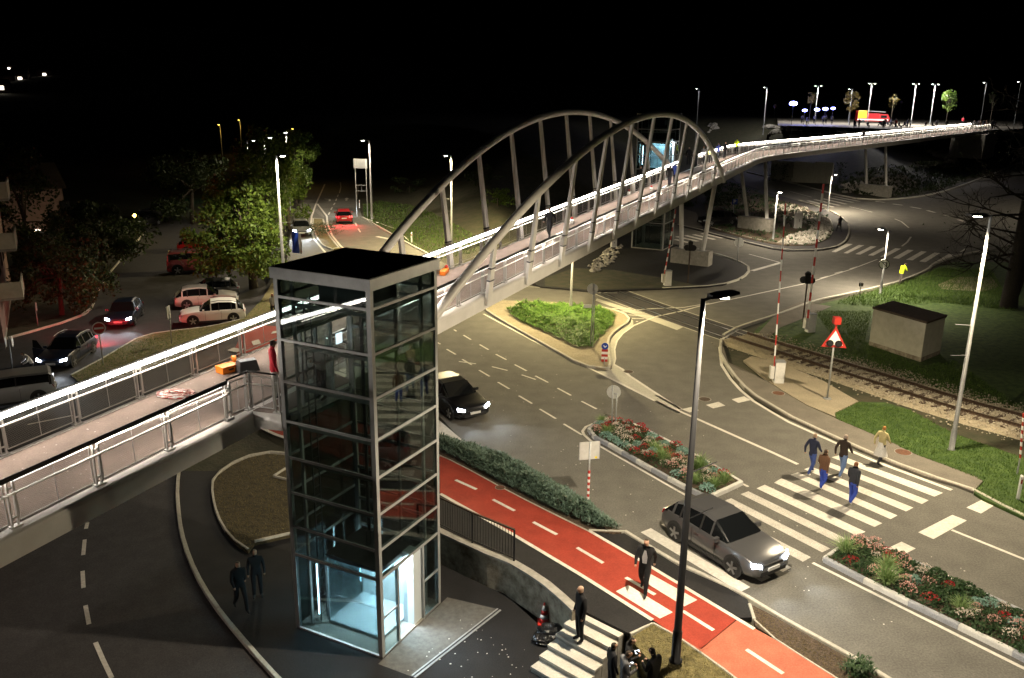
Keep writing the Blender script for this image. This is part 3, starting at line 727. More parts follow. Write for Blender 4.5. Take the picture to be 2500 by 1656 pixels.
def railing(name, s0, s1, o, inward, n_led, dark_top, led_z=1.03):
    rl = bpy.data.objects.new('railing', None); C.objects.link(rl); rl.parent = bridge
    n = max(1, round((s1-s0)/2.1)); L = (s1-s0)/n
    key = round(L, 2)
    if key not in PM: PM[key] = panel_meshes(L)
    for i in range(n+1):
        s = s0+L*i; p, d, nn = station(s, o)
        q = station(min(s+L, s1), o)[0]
        yaw = math.atan2(d.y, d.x)
        ob = link('post', post_me, rl); ob.location = p; ob.rotation_euler = (0,0,yaw)
        if i < n:
            dv = q-p; yw = math.atan2(dv.y, dv.x); pt = math.atan2(dv.z, dv.to_2d().length)
            for me, nm in zip(PM[key], ('panel_frame', 'mesh_panel')):
                ob = link(nm, me, rl); ob.location = p; ob.rotation_euler = (0, -pt, yw)
    N = max(2, int((s1-s0)/1.05))
    ss = [s0-.05+(s1-s0+.1)*i/N for i in range(N+1)]
    MB().tube([station(s, o, 1.12)[0] for s in ss], .028, 8).build('handrail', M_['black_steel' if dark_top else 'galv'], rl, True)
    oi = o+inward*(-.045 if dark_top else .05)
    MB().tube([station(s, oi, .76)[0] for s in ss], .028, 8).build('middle_rail', M_['white_steel'], rl, True)
    # strip light: a housing under the handrail, its lens turned to the walkway
    def pf(l): return [(o+inward*x, led_z+z) for x, z in (l if inward > 0 else l[::-1])]
    if dark_top:
        loft(pf([(-.034,.075),(.034,.075),(.034,.005),(.022,.005),(.022,.05),(-.022,.05),(-.022,.005),(-.034,.005)]), s0, s1).build('strip_housing', M_['black_steel'], rl)
        loft(pf([(-.02,.045),(.02,.045),(.02,.03),(-.02,.03)]), s0, s1).build('light_strip', M_['led'], rl)
    else:
        loft(pf([(-.03,.068),(.045,.068),(.025,-.08),(-.03,-.08)]), s0, s1).build('strip_housing', M_['galv'], rl)
        loft(pf([(.047,.062),(.058,.058),(.042,-.085),(.028,-.083)]), s0, s1).build('light_strip', M_['led'], rl)
    seg = max(1, round((s1-s0)/n_led))
    for i in range(seg):
        a = s0+(s1-s0)*i/seg; b = s0+(s1-s0)*(i+1)/seg
        p, d, nn = station((a+b)/2, o+inward*(.0 if dark_top else .09), led_z+(.0 if dark_top else -.02))
        ln = b-a-.05
        lo = lampobj('AREA', p, LEDW*ln*(1.5 if dark_top else 1.0), LEDC, rl, size=ln, sy=.05)
        zax = -(nn*inward*(.38 if dark_top else .6)+Vector((0,0,-.8))).normalized(); xax = d.normalized(); yax = zax.cross(xax).normalized(); xax = yax.cross(zax)
        lo.rotation_euler = Matrix((xax, yax, zax)).transposed().to_euler()
    return rl
LEDW = 11.5
railing('railing', -32.58, -1.08, .14, 1, 7.0, True)
railing('railing', 3.3, 57.9, .14, 1, 9.0, True)
railing('railing', 57.9, SE-6, .14, 1, 16.0, True)
railing('railing', -32.84, 56.4, W-.14, -1, 9.0, False)
railing('railing', 64.6, SE-6, W-.14, -1, 16.0, False)

# landing to the lift
lz = A0.z+.2
def slab(pts, z0, z1, name, m, par): return MB().prism(pts, z0, z1).build(name, M_[m], par)
TB = TL+TR-TF
la = station(-.35, -.05)[0]; lb = station(3.35, -.05)[0]
tl_out = TL-TX*.02-TY*(-.04); tb_out = TB+TX*.05+TY*.04
land_poly = [la.to_2d(), lb.to_2d(), tb_out, tl_out]
slab(land_poly, lz-.5, lz, 'landing_beam', 'white_steel', bridge); slab(land_poly, lz+.001, lz+.03, 'landing', 'deck', bridge)
def short_rail(p, q, par, z):
    p = Vector((p[0],p[1],z)); q = Vector((q[0],q[1],z)); dv = q-p; L = dv.length; yw = math.atan2(dv.y, dv.x)
    rl = bpy.data.objects.new('landing_railing', None); C.objects.link(rl); rl.parent = par
    fm, mm = panel_meshes(L)
    for me, nm, at in ((post_me,'post',p),(post_me,'post',q),(fm,'panel_frame',p),(mm,'mesh_panel',p)):
        ob = link(nm, me, rl); ob.location = at; ob.rotation_euler = (0,0,yw)
    MB().tube([p+Vector((0,0,1.12)), q+Vector((0,0,1.12))], .028, 8).build('handrail', M_['black_steel'], rl, True)
    MB().tube([p+Vector((0,0,.76)), q+Vector((0,0,.76))], .022, 8).build('middle_rail', M_['white_steel'], rl, True)
k0 = station(-.29, .14)[0]; k1 = station(-1.08, .14)[0]
short_rail(k1, k0, bridge, lz+.0); short_rail(k0.to_2d(), tl_out+TY*.1, bridge, lz+.03)
k2 = station(3.3, .14)[0]; short_rail(tb_out+TY*.1, k2.to_2d(), bridge, lz+.1)

# V piers on concrete footings
def pier(pa, pb, s, foot_h, spread=.8):
    mid = (pa+pb)/2; dv = (pb-pa); L = dv.length; d = dv.normalized(); nrm = Vector((-d.y, d.x, 0))
    pr_ = bpy.data.objects.new('pier', None); C.objects.link(pr_); pr_.parent = bridge
    c = mid+nrm*.55
    q = [c-d*L/2-nrm*.55, c+d*L/2-nrm*.55, c+d*L/2+nrm*.55, c-d*L/2+nrm*.55]
    q2 = [Vector(x) for x in q]
    MB().prism(q, mid.z-.4, mid.z+foot_h).build('footing', M_['concrete'], pr_)
    for k, off in ((-1, .6), (1, W-.6)):
        tp = station(s, W/2+(-k if d.dot(station(s)[2]) > 0 else k)*-1*0 + 0, -.6)[0]
    n = station(s)[2]
    sgn = 1 if d.dot(n) > 0 else -1
    for k in (-1, 1):
        bt = c+d*k*(L/2-.75); bt.z = mid.z+foot_h-.05
        tp = station(s, W/2+sgn*k*(W/2-.45), -.64)[0]
        MB().tube([bt, tp], .19, 12).build('leg', M_['white_steel'], pr_, True)
        MB().disc(bt+Vector((0,0,.04)), .34, (0,0,1), .06, 16).build('base_plate', M_['galv'], pr_)
pier(P(1636,641,.1), P(1728,652,.1), 56.5, 1.25)
pier(P(1800,556,.15), P(1878,567,.15), 83.0, 1.3)
pier(G(2096,473), G(2168,482), 123.2, 1.5)
# abutment where the deck runs on to the embankment
ab, d_, n_ = station(SE-14, W/2)
slab([ab-n_*3+d_*0, ab+n_*3, ab+n_*3+d_*9, ab-n_*3+d_*9], 2.5, ab.z-.62, 'abutment', 'concrete', bridge)

# ================================================================== LIFT TOWERS
def lift_tower(o, zb, zt, levels, label, door_z, cabin_z, glow, upper_door=None):
    """glazed shaft; local x runs along the door face, local y along the glazed face"""
    yaw = math.atan2(TX.y, TX.x); S = 3.15
    t = thing('lift_tower', label, 'lift tower', (o[0], o[1], zb), yaw)
    H = zt-zb; c = .13
    # local frame: x along TX from 0..S, y along +90deg; TY is the left-hand side so y>0
    cols = MB()
    fr = []
    for x, y in ((0,0),(S-c,0),(0,S-c),(S-c,S-c)):
        MB().box(x, x+c, y, y+c, 0, H).build('column', M_['frame'], t)
    rf = MB().box(-.06, S+.06, -.06, S+.06, H, H+.30).build('roof', M_['frame'], t)
    MB().box(-.02, S+.02, -.02, S+.02, H+.301, H+.32).build('roof_membrane', M_['roofing'], rf)
    lv = [z-zb for z in levels]
    faces = (('d', (c,0), (S-c,0)), ('g', (0,c), (0,S-c)), ('b', (S-.06,c), (S-.06,S-c)), ('l', (c,S-.06), (S-c,S-.06)))
    zs = [0.06]+lv+[H]
    for nm, a, b in faces:
        for z in lv:
            if nm == 'd' or nm == 'l': MB().box(a[0], b[0], a[1], a[1]+.06, z-.035, z+.035).build('mullion', M_['frame'], t)
            else: MB().box(a[0], a[0]+.06, a[1], b[1], z-.035, z+.035).build('mullion', M_['frame'], t)
        for i in range(len(zs)-1):
            z0, z1 = zs[i]+.04, zs[i+1]-.04
            if nm == 'd' and z0+zb < door_z[1] and z1+zb > door_z[0]+.1: 
                continue
            if nm == 'l' and upper_door and z0+zb < upper_door[1]-.3 and z1+zb > upper_door[0]+.3: continue
            if nm in 'dl': mb = MB().box(a[0]+.0, b[0], a[1]+.022, a[1]+.034, z0, z1)
            else: mb = MB().box(a[0]+.022, a[0]+.034, a[1], b[1], z0, z1)
            mb.build('glass_pane', M_['glass'], t)
    # door front: side lights, open doorway, portal
    dz0, dz1 = door_z[0]-zb, door_z[1]-zb
    d = bpy.data.objects.new('entrance', None); C.objects.link(d); d.parent = t
    x0, x1 = .86, 2.18
    for xa, xb in ((c, x0), (x1, S-c)):
        MB().box(xa, xb, .022, .034, dz0+.06, dz1-.06).build('side_light', M_['glass'], d)
        MB().box(xa, xb, .0, .05, (dz0+dz1)/2-.03, (dz0+dz1)/2+.03).build('rail', M_['frame'], d)
        MB().box(xa, xb, .0, .05, dz0, dz0+.06).build('rail', M_['frame'], d)
    for x in (x0, x1): MB().box(x-.04, x+.04, -.01, .08, dz0, dz1).build('jamb', M_['frame'], d)
    MB().box(x0+.05, x0+.62, .11, .13, dz0+.03, dz1-.08).build('sliding_door', M_['glass_clear'], d)
    MB().box(x1-.46, x1-.05, .06, .44, dz0+.02, dz1-.08).build('portal_panel', M_['cabin_wall'], d)
    # inner steel: second frame a hand's breadth inside, guide rails, cables
    inn = bpy.data.objects.new('inner_frame', None); C.objects.link(inn); inn.parent = t
    for x, y in ((.30,.30),(S-.38,.30),(.30,S-.38),(S-.38,S-.38)): MB().box(x, x+.08, y, y+.08, 0, H-.05).build('stanchion', M_['inner'], inn)
    for z in lv:
        zz = z-.30
        MB().box(.31, S-.31, .31, .37, zz, zz+.09).build('ring_beam', M_['inner'], inn)
        MB().box(.31, .37, .38, S-.38, zz, zz+.09).build('ring_beam', M_['inner'], inn)
        MB().box(S-.37, S-.31, .38, S-.38, zz, zz+.09).build('ring_beam', M_['inner'], inn)
    for y in (.95, 2.15): MB().box(2.45, 2.53, y, y+.08, 0, H-.3).build('guide_rail', M_['dark_steel'], inn)
    for i in range(4): MB().tube([(1.5+.06*i, 1.55, 2.3), (1.5+.06*i, 1.55, H-.3)], .008, 6).build('cable', M_['black_steel'], inn)
    for x in (.5, .78): MB().box(x, x+.03, 2.6, 2.63, .1, H-.6).build('ladder_stile', M_['dark_steel'], inn)
    for i in range(int((H-1)/.3)): MB().box(.53, .78, 2.605, 2.625, .3+.3*i, .32+.3*i).build('ladder_rung', M_['dark_steel'], inn)
    MB().box(.8, 2.3, .8, 2.3, H-.7, H-.25).build('winch_box', M_['dark_steel'], inn)
    # cabin
    cz = cabin_z-zb
    cb = bpy.data.objects.new('cabin', None); C.objects.link(cb); cb.parent = t
    X0, X1, Y0, Y1 = .62, 2.36, .46, 2.42
    MB().box(X0, X1, Y0, Y1, cz, cz+.08).build('floor', M_['cabin_wall'], cb)
    MB().box(X0, X1, Y0, Y1, cz+2.2, cz+2.32).build('ceiling', M_['plastic'], cb)
    MB().box(X0+.2, X1-.2, Y0+.2, Y1-.2, cz+2.17, cz+2.195).build('light_panel', M_['cabin_light'], cb)
    MB().box(X1-.04, X1, Y0, Y1, cz+.08, cz+2.2).build('back_panel', M_['cabin_wall'], cb)
    MB().box(X0, X0+.02, Y0, Y1, cz+.08, cz+2.2).build('cabin_glass', M_['glass_clear'], cb)
    MB().box(X0, X1, Y1-.02, Y1, cz+.08, cz+2.2).build('cabin_glass', M_['glass_clear'], cb)
    for x, y in ((X0,Y0),(X0,Y1-.06)): MB().box(x-.02, x+.05, y, y+.06, cz+.05, cz+2.25).build('cabin_post', M_['galv'], cb)
    MB().tube([(X0+.08, Y0+.2, cz+.95),(X0+.08, Y1-.2, cz+.95)], .02, 8).build('grab_rail', M_['galv'], cb)
    lampobj('AREA', ((X0+X1)/2, (Y0+Y1)/2, cz+2.14), glow, (.70,.88,1.0), cb, size=1.2, aim=(0,0,-1))
    for x_, y_ in ((.45,.36),(.45,2.62),(2.5,2.62)):             # upright light tubes added between cabin and glazing to brighten the frame
        MB().tube([(x_, y_, cz+.3), (x_, y_, cz+2.0)], .02, 8).build('added_shaft_light', M_['cabin_light'], cb)
        lampobj('POINT', (x_, y_, cz+.9), glow*.16, (.42,.76,1.0), cb, size=.02)
    MB().box(0, S, 0, S, -.06, .05).build('plinth', M_['concrete'], t)
    return t, yaw
levels1 = [1.52, 2.42, 3.50, 4.59, 5.68, 6.85, 8.05, 9.25]
tower, TYAW = lift_tower(TF, -1.0, 9.75, levels1, 'tall glazed lift tower with black flat roof at the bridge landing beside the stairs', (-1.0, 1.52), -.93, 420.0, (5.85, 8.0))
tower2, _ = lift_tower((14.04, 79.82), .1, 12.2, [2.6, 3.8, 5.0, 6.2, 7.5, 8.8, 10.0, 11.1], 'glazed lift tower on the dark forecourt beyond the arches', (7.6, 10.0), 7.6, 60.0)
# light that floods out through the open doorway
lampobj('AREA', (1.5, .35, 2.3), 160.0, (.86,.93,1.0), tower, aim=(0,-.75,-1), size=.7)
lampobj('AREA', (1.5, .35, 9.8), 160.0, (.90,.95,1.0), tower2, aim=(0,-1,-.6), size=.8)
for nm, loc in (('notice_board', (.05, S_ if False else 1.0, 7.9)),):
    pass
# upper door facing the bridge, in the tower's own frame
MB().box(.9, 2.2, 3.09, 3.13, 6.9, 9.0).build('landing_door', M_['glass_clear'], tower)
for x in (.86, 1.52, 2.2): MB().box(x-.03, x+.03, 3.06, 3.15, 6.85, 9.05).build('landing_door_jamb', M_['galv'], tower)
MB().box(2.35, 2.62, 3.02, 3.05, 8.3, 8.62).build('control_panel', M_['screen'], tower)
MB().box(.13, 3.02, 2.95, 3.08, 6.62, 6.82).build('landing_sill', M_['galv'], tower)
# paving before the lower door with a slot drain
dp = [TF-TX*.25-TY*.02, TR+TX*.35-TY*.02, TR+TX*.55-TY*1.75, TF+TX*-.25-TY*1.15]
struct('door_paving', MB().sheet(dp, -.994), M_['door_paving'])
dr = thing('slot_drain', 'long metal slot drain in the paving before the glowing lift door', 'drain', (0,0,0))
a_, b_ = TF+TX*-.25-TY*1.2, TR+TX*.55-TY*1.8
MB().bar((a_.x,a_.y,-.985),(b_.x,b_.y,-.985), .16, .02).build('frame', M_['galv'], dr)
MB().bar((a_.x,a_.y,-.976),(b_.x,b_.y,-.976), .05, .012).build('slot', M_['black_steel'], dr)
# ================================================================== STREET LAMPS
WARM = (1.0, .80, .52); NEUT = (1.0, .855, .63); COOL = (1.0, .95, .88)
def street_lamp(base, top_z, hd, label, pole='galv', power=900, col=NEUT, r=.09, arm=.75, brackets=True, group='street lamps along the road', glow='lamp_glow', double=False, spot=165, tilt=None):
    h = top_z-base.z
    t = thing('street_lamp', label, 'street lamp', base, 0, group)
    pm = M_['pole' if pole == 'galv' else pole]
    MB().lathe([(r*1.9,0),(r*1.9,.02),(r*1.35,.03),(r*1.35,.9),(r*1.1,.95),(r*.62,h)], n=12).build('pole', pm, t, True)
    hd = Vector((hd[0], hd[1], 0)).normalized(); sd = Vector((-hd.y, hd.x, 0))
    for k in ((1, -1) if double else (1,)):
        v = hd*k
        MB().bar(v*.0+Vector((0,0,h-.05)), v*(arm*.5)+Vector((0,0,h+.02)), .06, .05).build('arm', pm, t)
        a, b = v*(arm*.3), v*(arm+.35)
        hz = h+.03
        mb = MB(); vs_ = []
        for p, w, z0, z1 in ((a,.10,hz-.05,hz+.05),(a.lerp(b,.35),.17,hz-.045,hz+.055),(b,.15,hz-.02,hz+.05)):
            vs_ += [p-sd*w+Vector((0,0,z0)), p+sd*w+Vector((0,0,z0)), p+sd*w*.9+Vector((0,0,z1)), p-sd*w*.9+Vector((0,0,z1))]
        mb.add(vs_, [(0,1,5,4),(1,2,6,5),(2,3,7,6),(3,0,4,7),(4,5,9,8),(5,6,10,9),(6,7,11,10),(7,4,8,11),(0,3,2,1),(8,9,10,11)])
        mb.build('head', M_['dark_steel' if pole != 'black_steel' else 'black_steel'], t)
        c = a.lerp(b, .5)
        MB().box(c.x-.13, c.x+.13, c.y-.13, c.y+.13, hz-.075, hz-.05).build('lens', M_[glow], t)
        if power: lampobj('SPOT', (c.x, c.y, hz-.16), power, col, t, aim=tilt or (hd.x*k*.18, hd.y*k*.18, -1), size=.12, angle=spot, blend=.35)
    if brackets:
        for z in (.42, .55):
            MB().tube([(0,0,h*z), tuple(hd*.9+Vector((0,0,h*z+.10)))], .014, 6).build('flag_bracket', pm, t)
    return t
L1b = P(1649,1613,.1); street_lamp(L1b, 10.0, (.85,.53), 'tall black street lamp rooted in the dry grass triangle by the stairs', 'black_steel', 9500, NEUT, .095, .7)
L2b = P(2322.6,1098,.11); street_lamp(L2b, PD(2405,525,L2b.y).z, (-.85,-.3), 'tall grey street lamp on the lawn between the pavement and the rails', 'galv', 11000, (1.0,.83,.56), .085, .8, spot=156, tilt=(-.55,-.42,-1))
L0b = P(1393,765,.12); street_lamp(L0b, 6.2, (-.5,-.9), 'grey street lamp rising out of the juniper bed beside the bridge', 'galv', 7800, (1.0,.81,.41), .08, .6, False, spot=168)
L3b = P(2020,517,.1); street_lamp(L3b, PD(2029,427,L3b.y).z, (.9,.3), 'slim street lamp between the two zebra crossings at the roundabout', 'galv', 6000, NEUT, .09, .6, False)
L4b = P(1887,587,.15); street_lamp(L4b, PD(1896,468,L4b.y).z, (.2,-1), 'slim street lamp at the rim of the stony tongue bed', 'galv', 3200, NEUT, .08, .5, False)
L5b = P(2149,717,.05); L5 = street_lamp(L5b, PD(2160,561,L5b.y).z, (-.9,.4), 'short street lamp carrying a round sign on the grass edge', 'galv', 5500, NEUT, .07, .6, False)
L6b = G(697,735); street_lamp(L6b, PD(673.5,380,L6b.y).z, (.9,-.3), 'street lamp hung with a blue flag beside the big leafy tree', 'galv', 7000, NEUT, .11, .5)
L7b = G(908,536); street_lamp(L7b, PD(901,343,L7b.y).z, (-1,-.2), 'street lamp with a short arm on the grass slope by the road to town', 'galv', 3500, NEUT, .11, .8, False)
L8b = G(1103,612); street_lamp(L8b, PD(1101,380,L8b.y).z, (-.8,-.4), 'street lamp with two flag brackets behind the bridge arches', 'galv', 20000, (1.0,.82,.43), .09, .5)
street_lamp(Vector((-23.5,13.0,g(-23.5,13.0))), 8.5, (.9,.3), 'street lamp across the side road from the lift plaza', 'galv', 2000, (1.0,.78,.66), .09, .6, False)
street_lamp(Vector((21.0,-4.5,0)), 10.0, (.85,.53), 'added unseen street lamp brightening the near end of the main road', 'black_steel', 9500, NEUT, .095, .7)  # added behind the camera to brighten the near road
street_lamp(Vector((78,96,0)), 9.5, (-.8,.4), 'added unseen street lamp evening out the light on the roundabout', 'galv', 14000, NEUT, .09, .7, False)  # added out of view so the roundabout is lit more evenly
def lamp_at(u, v, y, label, hd=(1,0), power=0, glow='lamp_far', double=False, pole='galv', col=NEUT, group='street lamps along the road'):
    p = PD(u, v, y); b = Vector((p.x, p.y, g(p.x, p.y)-.05))
    return street_lamp(b, p.z, hd, label, pole, power, col, .08, .8, False, group, glow, double)
lamp_at(603,343,86,'street lamp behind the big tree, its head turned to the road', (1,-.2), 1500)
lamp_at(644,336,92,'street lamp poking through the top of the big tree', (1,-.2), 1500)
lamp_at(698,323,104,'street lamp behind the amber lit crown', (.2,-1), 2000)
lamp_at(537,304,165,'amber street lamp in the dark town, the lower of two', (0,-1), 150, 'lamp_amber', col=(1,.6,.15), group='amber lamps in town')
lamp_at(585,293,190,'amber street lamp in the dark town, the higher of two', (0,-1), 200, 'lamp_amber', col=(1,.6,.15), group='amber lamps in town')
lamp_at(716,314,125,'amber street lamp shining inside a small tree crown', (0,-1), 250, 'lamp_amber', col=(1,.6,.15), group='amber lamps in town')
FARL = 'lamp posts around the embankment car park'
for u, v, y, pw, db, lb in ((1707,217,225,250,False,'single lamp post standing alone on the dark end of the embankment'),(1873,214,212,3000,False,'lamp post beside the no entry sign on the embankment'),
    (1998,210,205,4000,True,'twin headed lamp post behind the blue lit stage'),(2081,218,200,1500,False,'lamp post half hidden by the round young tree'),
    (2129,204,202,4500,True,'twin headed lamp post before the fire engine'),(2237,205,200,8000,True,'twin headed lamp post next to the second no entry sign'),
    (2284,206,196,7000,True,'twin headed lamp post beside the tall young green tree'),(2409,202,215,300,False,'lamp post above the red lit kerb beyond the bridge end'),(2493,200,205,0,False,'lamp post among the bare branches beyond the bridge end')):
    lamp_at(u, v, y, lb, (-1,-.15), pw, 'lamp_far', db, col=COOL, group=FARL)

# ================================================================== RAILWAY
cl = spline([(33,26.2,0),(28.4,31.2,0),(23.75,37.0,0),(21.6,39.6,0),(19.2,43.3,0),(17.4,46.0,0),(14.65,50.1,0),(12.1,54.3,0),(9.4,59,0),(6.8,64,0),(4.5,68.5,0)], 8)
track = thing('railway_track', 'single railway track on timber sleepers in pale ballast beside the lawn', 'railway track')
def offs(pts, o):
    out = []
    for i, p in enumerate(pts):
        d = (pts[min(i+1,len(pts)-1)]-pts[max(i-1,0)]); d.z = 0; d.normalize(); out.append(p+Vector((-d.y, d.x, 0))*o)
    return out
openp = [p for p in cl if p.y < 51.5]; cross = [p for p in cl if p.y > 51.0]
def ribbon(pts, prof):
    k = len(prof); vs_ = []; fs = []
    for i, p in enumerate(pts):
        d = (pts[min(i+1,len(pts)-1)]-pts[max(i-1,0)]); d.z = 0; d.normalize(); n = Vector((-d.y, d.x, 0))
        for o, z in prof: q = p+n*o; vs_.append((q.x, q.y, z))
    for i in range(len(pts)-1):
        for j in range(k): j2 = (j+1)%k; fs.append((i*k+j, i*k+j2, (i+1)*k+j2, (i+1)*k+j))
    return MB().add(vs_, fs)
ribbon(openp, [(-1.9,-.1),(1.9,-.1),(1.5,.05),(-1.5,.05)]).build('ballast_bed', M_['sand'], track)
for s in (-1, 1):
    o = s*.752
    ribbon(openp, [(o-.065,.10),(o+.065,.10),(o+.02,.13),(o+.03,.215),(o+.035,.25),(o-.035,.25),(o-.03,.215),(o-.02,.13)]).build('rail', M_['rail'], track)
    ribbon(openp, [(o-.03,.251),(o+.03,.251),(o+.03,.256),(o-.03,.256)]).build('rail_head', M_['rail'], track)
    ribbon(cross, [(o-.035,.004),(o+.035,.004),(o+.035,.012),(o-.035,.012)]).build('sunk_rail', M_['rail_top'], track)
    ribbon(cross, [(o-s*.04,.005),(o-s*.10,.005),(o-s*.10,.008),(o-s*.04,.008)]).build('flangeway', M_['black_steel'], track)
ribbon(cross, [(-1.35,.0005),(1.35,.0005),(1.35,.0036),(-1.35,.0036)]).build('crossing_panel', M_['asphalt_dark'], track)
for s in (-1.42, 1.42): ribbon(cross, [(s-.05,.004),(s+.05,.004),(s+.05,.008),(s-.05,.008)]).build('crossing_edge', M_['kerb'], track)
slm = share('sleeper', MB().box(-1.25,1.25,-.12,.12,-.06,.10), M_['timber'])
for p, q in zip(resample(openp, .62)[:-6], resample(openp, .62)[1:]):
    d = q-p; ob = link('sleeper', slm, track); ob.location = (p.x, p.y, 0); ob.rotation_euler = (0,0,math.atan2(d.y,d.x)+math.pi/2+random.uniform(-.03,.03))
# loose ballast: one heap of small stones
bl = MB(); rp = resample(openp, .25)
rnd = random.Random(3)
oct_f = [(0,2,4),(2,1,4),(1,3,4),(3,0,4),(2,0,5),(1,2,5),(3,1,5),(0,3,5)]
def stone(mb, c, s, r):
    a = r.uniform(0, 6.28); ca, sa = math.cos(a), math.sin(a); v = []
    for dx, dy, dz in ((1,0,0),(-1,0,0),(0,1,0),(0,-1,0),(0,0,1),(0,0,-1)):
        x, y, z = dx*s*r.uniform(.6,1.3), dy*s*r.uniform(.6,1.3), dz*s*r.uniform(.5,.9)
        v.append((c[0]+x*ca-y*sa, c[1]+x*sa+y*ca, c[2]+z))
    mb.add(v, oct_f)
for _ in range(15000):
    i = rnd.randrange(len(rp)-1); p = rp[i]; d = (rp[i+1]-p).normalized(); n = Vector((-d.y, d.x, 0))
    o = rnd.gauss(-.35, 1.25)
    if abs(o) > 2.9: continue
    if p.y > 45.5 and rnd.random() < .7: continue
    q = p+n*o+d*rnd.uniform(0,.25); z = .06 if abs(o) < 1.5 else .06-(abs(o)-1.5)*.02
    stone(bl, (q.x, q.y, z+rnd.uniform(0,.05)), rnd.uniform(.03,.065), rnd)
blo = bl.build('ballast', M_['ballast'], None, kind='stuff'); blo['label'] = 'pale loose ballast stones heaped along the railway track'; blo['category'] = 'gravel'

# ================================================================== LEVEL CROSSING AND SIGNS
STR = 'level crossing barriers with raised booms'
def striped(par, a, b, n, w, name='boom'):
    """a red bar with raised white bands"""
    a = Vector(a); b = Vector(b); bo = MB().bar(a, b, w, w*.5).build(name, M_['sign_red'], par)
    for i in range(1, n, 2): MB().bar(a.lerp(b, i/n), a.lerp(b, (i+1)/n), w+.012, w*.5+.012).build('white_band', M_['sign_white'], bo)
def barrier(base, top, label, cab=(.5,.4,1.15), n=15, yaw=0):
    t = thing('crossing_barrier', label, 'barrier', base, yaw, STR)
    a, b, h = cab
    MB().box(-a/2,a/2,-b/2,b/2,0,h).build('cabinet', M_['kerb_pale'], t)
    MB().box(-a/2-.02,a/2+.02,-b/2-.02,b/2+.02,h,h+.04).build('cabinet_lid', M_['galv'], t)
    MB().box(-a/2-.22,-a/2-.005,-.14,.14,.25,.9).build('drive_box', M_['kerb_pale'], t)
    inv = Matrix.Rotation(-yaw, 3, 'Z')
    tp = inv @ (Vector(top)-Vector(base)); p0 = Vector((-a/2-.05,-.05,h*.8))
    striped(t, p0, tp, n, .11)
    return t
bb = P(1899,934,.05); barrier(bb, PD(1918,497,bb.y), 'raised red and white barrier with white cabinet on the sandy patch before the rails')
bb = P(1977,810,.05); barrier(bb, PD(2011,450,bb.y), 'raised red and white barrier with white cabinet across the rails by the hut', yaw=.3)
bb = P(1629,697,.1); barrier(bb, PD(1650,512,bb.y-.4), 'raised barrier with pale cabinet beside the far pier footing', yaw=.2)
bb = P(2483,1158,.1); t = thing('marker_pole', 'thin red and white banded pole at the ballast edge', 'pole', bb)
striped(t, (0,0,.7), tuple(PD(2499,1010,bb.y)-bb), 11, .07, 'pole'); MB().tube([(0,0,0),(0,0,.7)], .03, 8).build('stem', M_['galv'], t)
def delineator(p, label, h=.95):
    t = thing('delineator_post', label, 'post', p, random.uniform(-.3,.3), 'white delineator posts')
    MB().prism([(-.06,-.04),(.06,-.04),(.06,.02),(0,.05),(-.06,.02)], 0, lambda x, y: h+y*.8).build('post', M_['sign_white'], t)
    MB().box(-.035,.035,-.046,-.041,h*.68,h*.86).build('reflector', M_['tail_off'], t)
delineator(P(2484,1219,.1), 'white delineator post on the lawn near the zebra crossing')
for u, v in ((1005,592),(878,508),(883,468)): delineator(G(u, v), 'white delineator post along the green slope of the road to town')
def post_sign(base, top, label, name='road_sign', panels=(), r=.032, group=None, mat_='galv', extra=None):
    t = thing(name, label, 'road sign', base, 0, group)
    tp = Vector(top)-Vector(base)
    MB().tube([(0,0,0), (tp.x, tp.y, tp.z)], r, 8).build('post', M_[mat_], t, True)
    return t, tp
CAMDIR = lambda p: (Vector((0,0,CAM_H))-Vector(p)).normalized()
def face_to(p, jitter=0.0):
    d = -Vector((p[0], p[1], 0)).normalized(); return Matrix.Rotation(jitter, 3, 'Z') @ d
def disc_sign(t, c, rad, nrm, front='sign_grey', back='sign_grey', bar=None, rim=None, sides=24):
    nrm = Vector(nrm).normalized(); c = Vector(c)+nrm*.045
    pl = MB().tube([c-nrm*.01, c+nrm*.01], rad, sides).build('plate', M_[front], t)
    if rim:
        MB().tube([c+nrm*.0105, c+nrm*.013], rad, sides).build('rim', M_[rim], pl); MB().tube([c+nrm*.0135, c+nrm*.016], rad*.84, sides).build('field', M_[front], pl)
    if bar:
        s = Vector((-nrm.y, nrm.x, 0)).normalized()
        q = c+nrm*.02
        MB().bar(q-s*rad*.68, q+s*rad*.68, .012, rad*.3, up=(0,0,1)).build('bar', M_[bar], pl)
    return pl
# round signs seen from behind on the juniper island and the flower bed
def back_round(b, pv, rad, label, pair=True):
    base = P(*b); p = PD(*pv, base.y)
    t, tp = post_sign(base, p+Vector((0,0,rad)), label)
    n = face_to(base)
    disc_sign(t, (0,0,tp.z-rad), rad, -n, 'sign_grey', rim=None)
    rg = MB().tube([Vector((0,0,tp.z-rad))-n*.03-n*.0, Vector((0,0,tp.z-rad))-n*.028], rad*1.0, 24)
    if pair:
        s = Vector((-n.y, n.x, 0)); MB().tube([s*.14, s*.14+Vector((0,0,tp.z-rad*1.2))], .028, 8).build('second_post', M_['galv'], t, True)
        MB().tube([s*.14+Vector((0,0,tp.z-rad*1.2)), Vector((0,0,tp.z-rad*1.2))], .02, 6).build('clamp', M_['galv'], t, True)
    return t, tp, n
t, tp, n = back_round((1441,851), (1450,706), .32, 'round sign seen from behind with a small white plate on the juniper island')
s_ = Vector((-n.y, n.x, 0)); cc = Vector((0,0,tp.z-1.35)); MB().bar(cc-s_*.02, cc+s_*-.48, .02, .2).build('white_plate', M_['sign_white'], t)
back_round((1494,1052), (1495,958), .31, 'round sign seen from behind on twin posts in the flower bed')
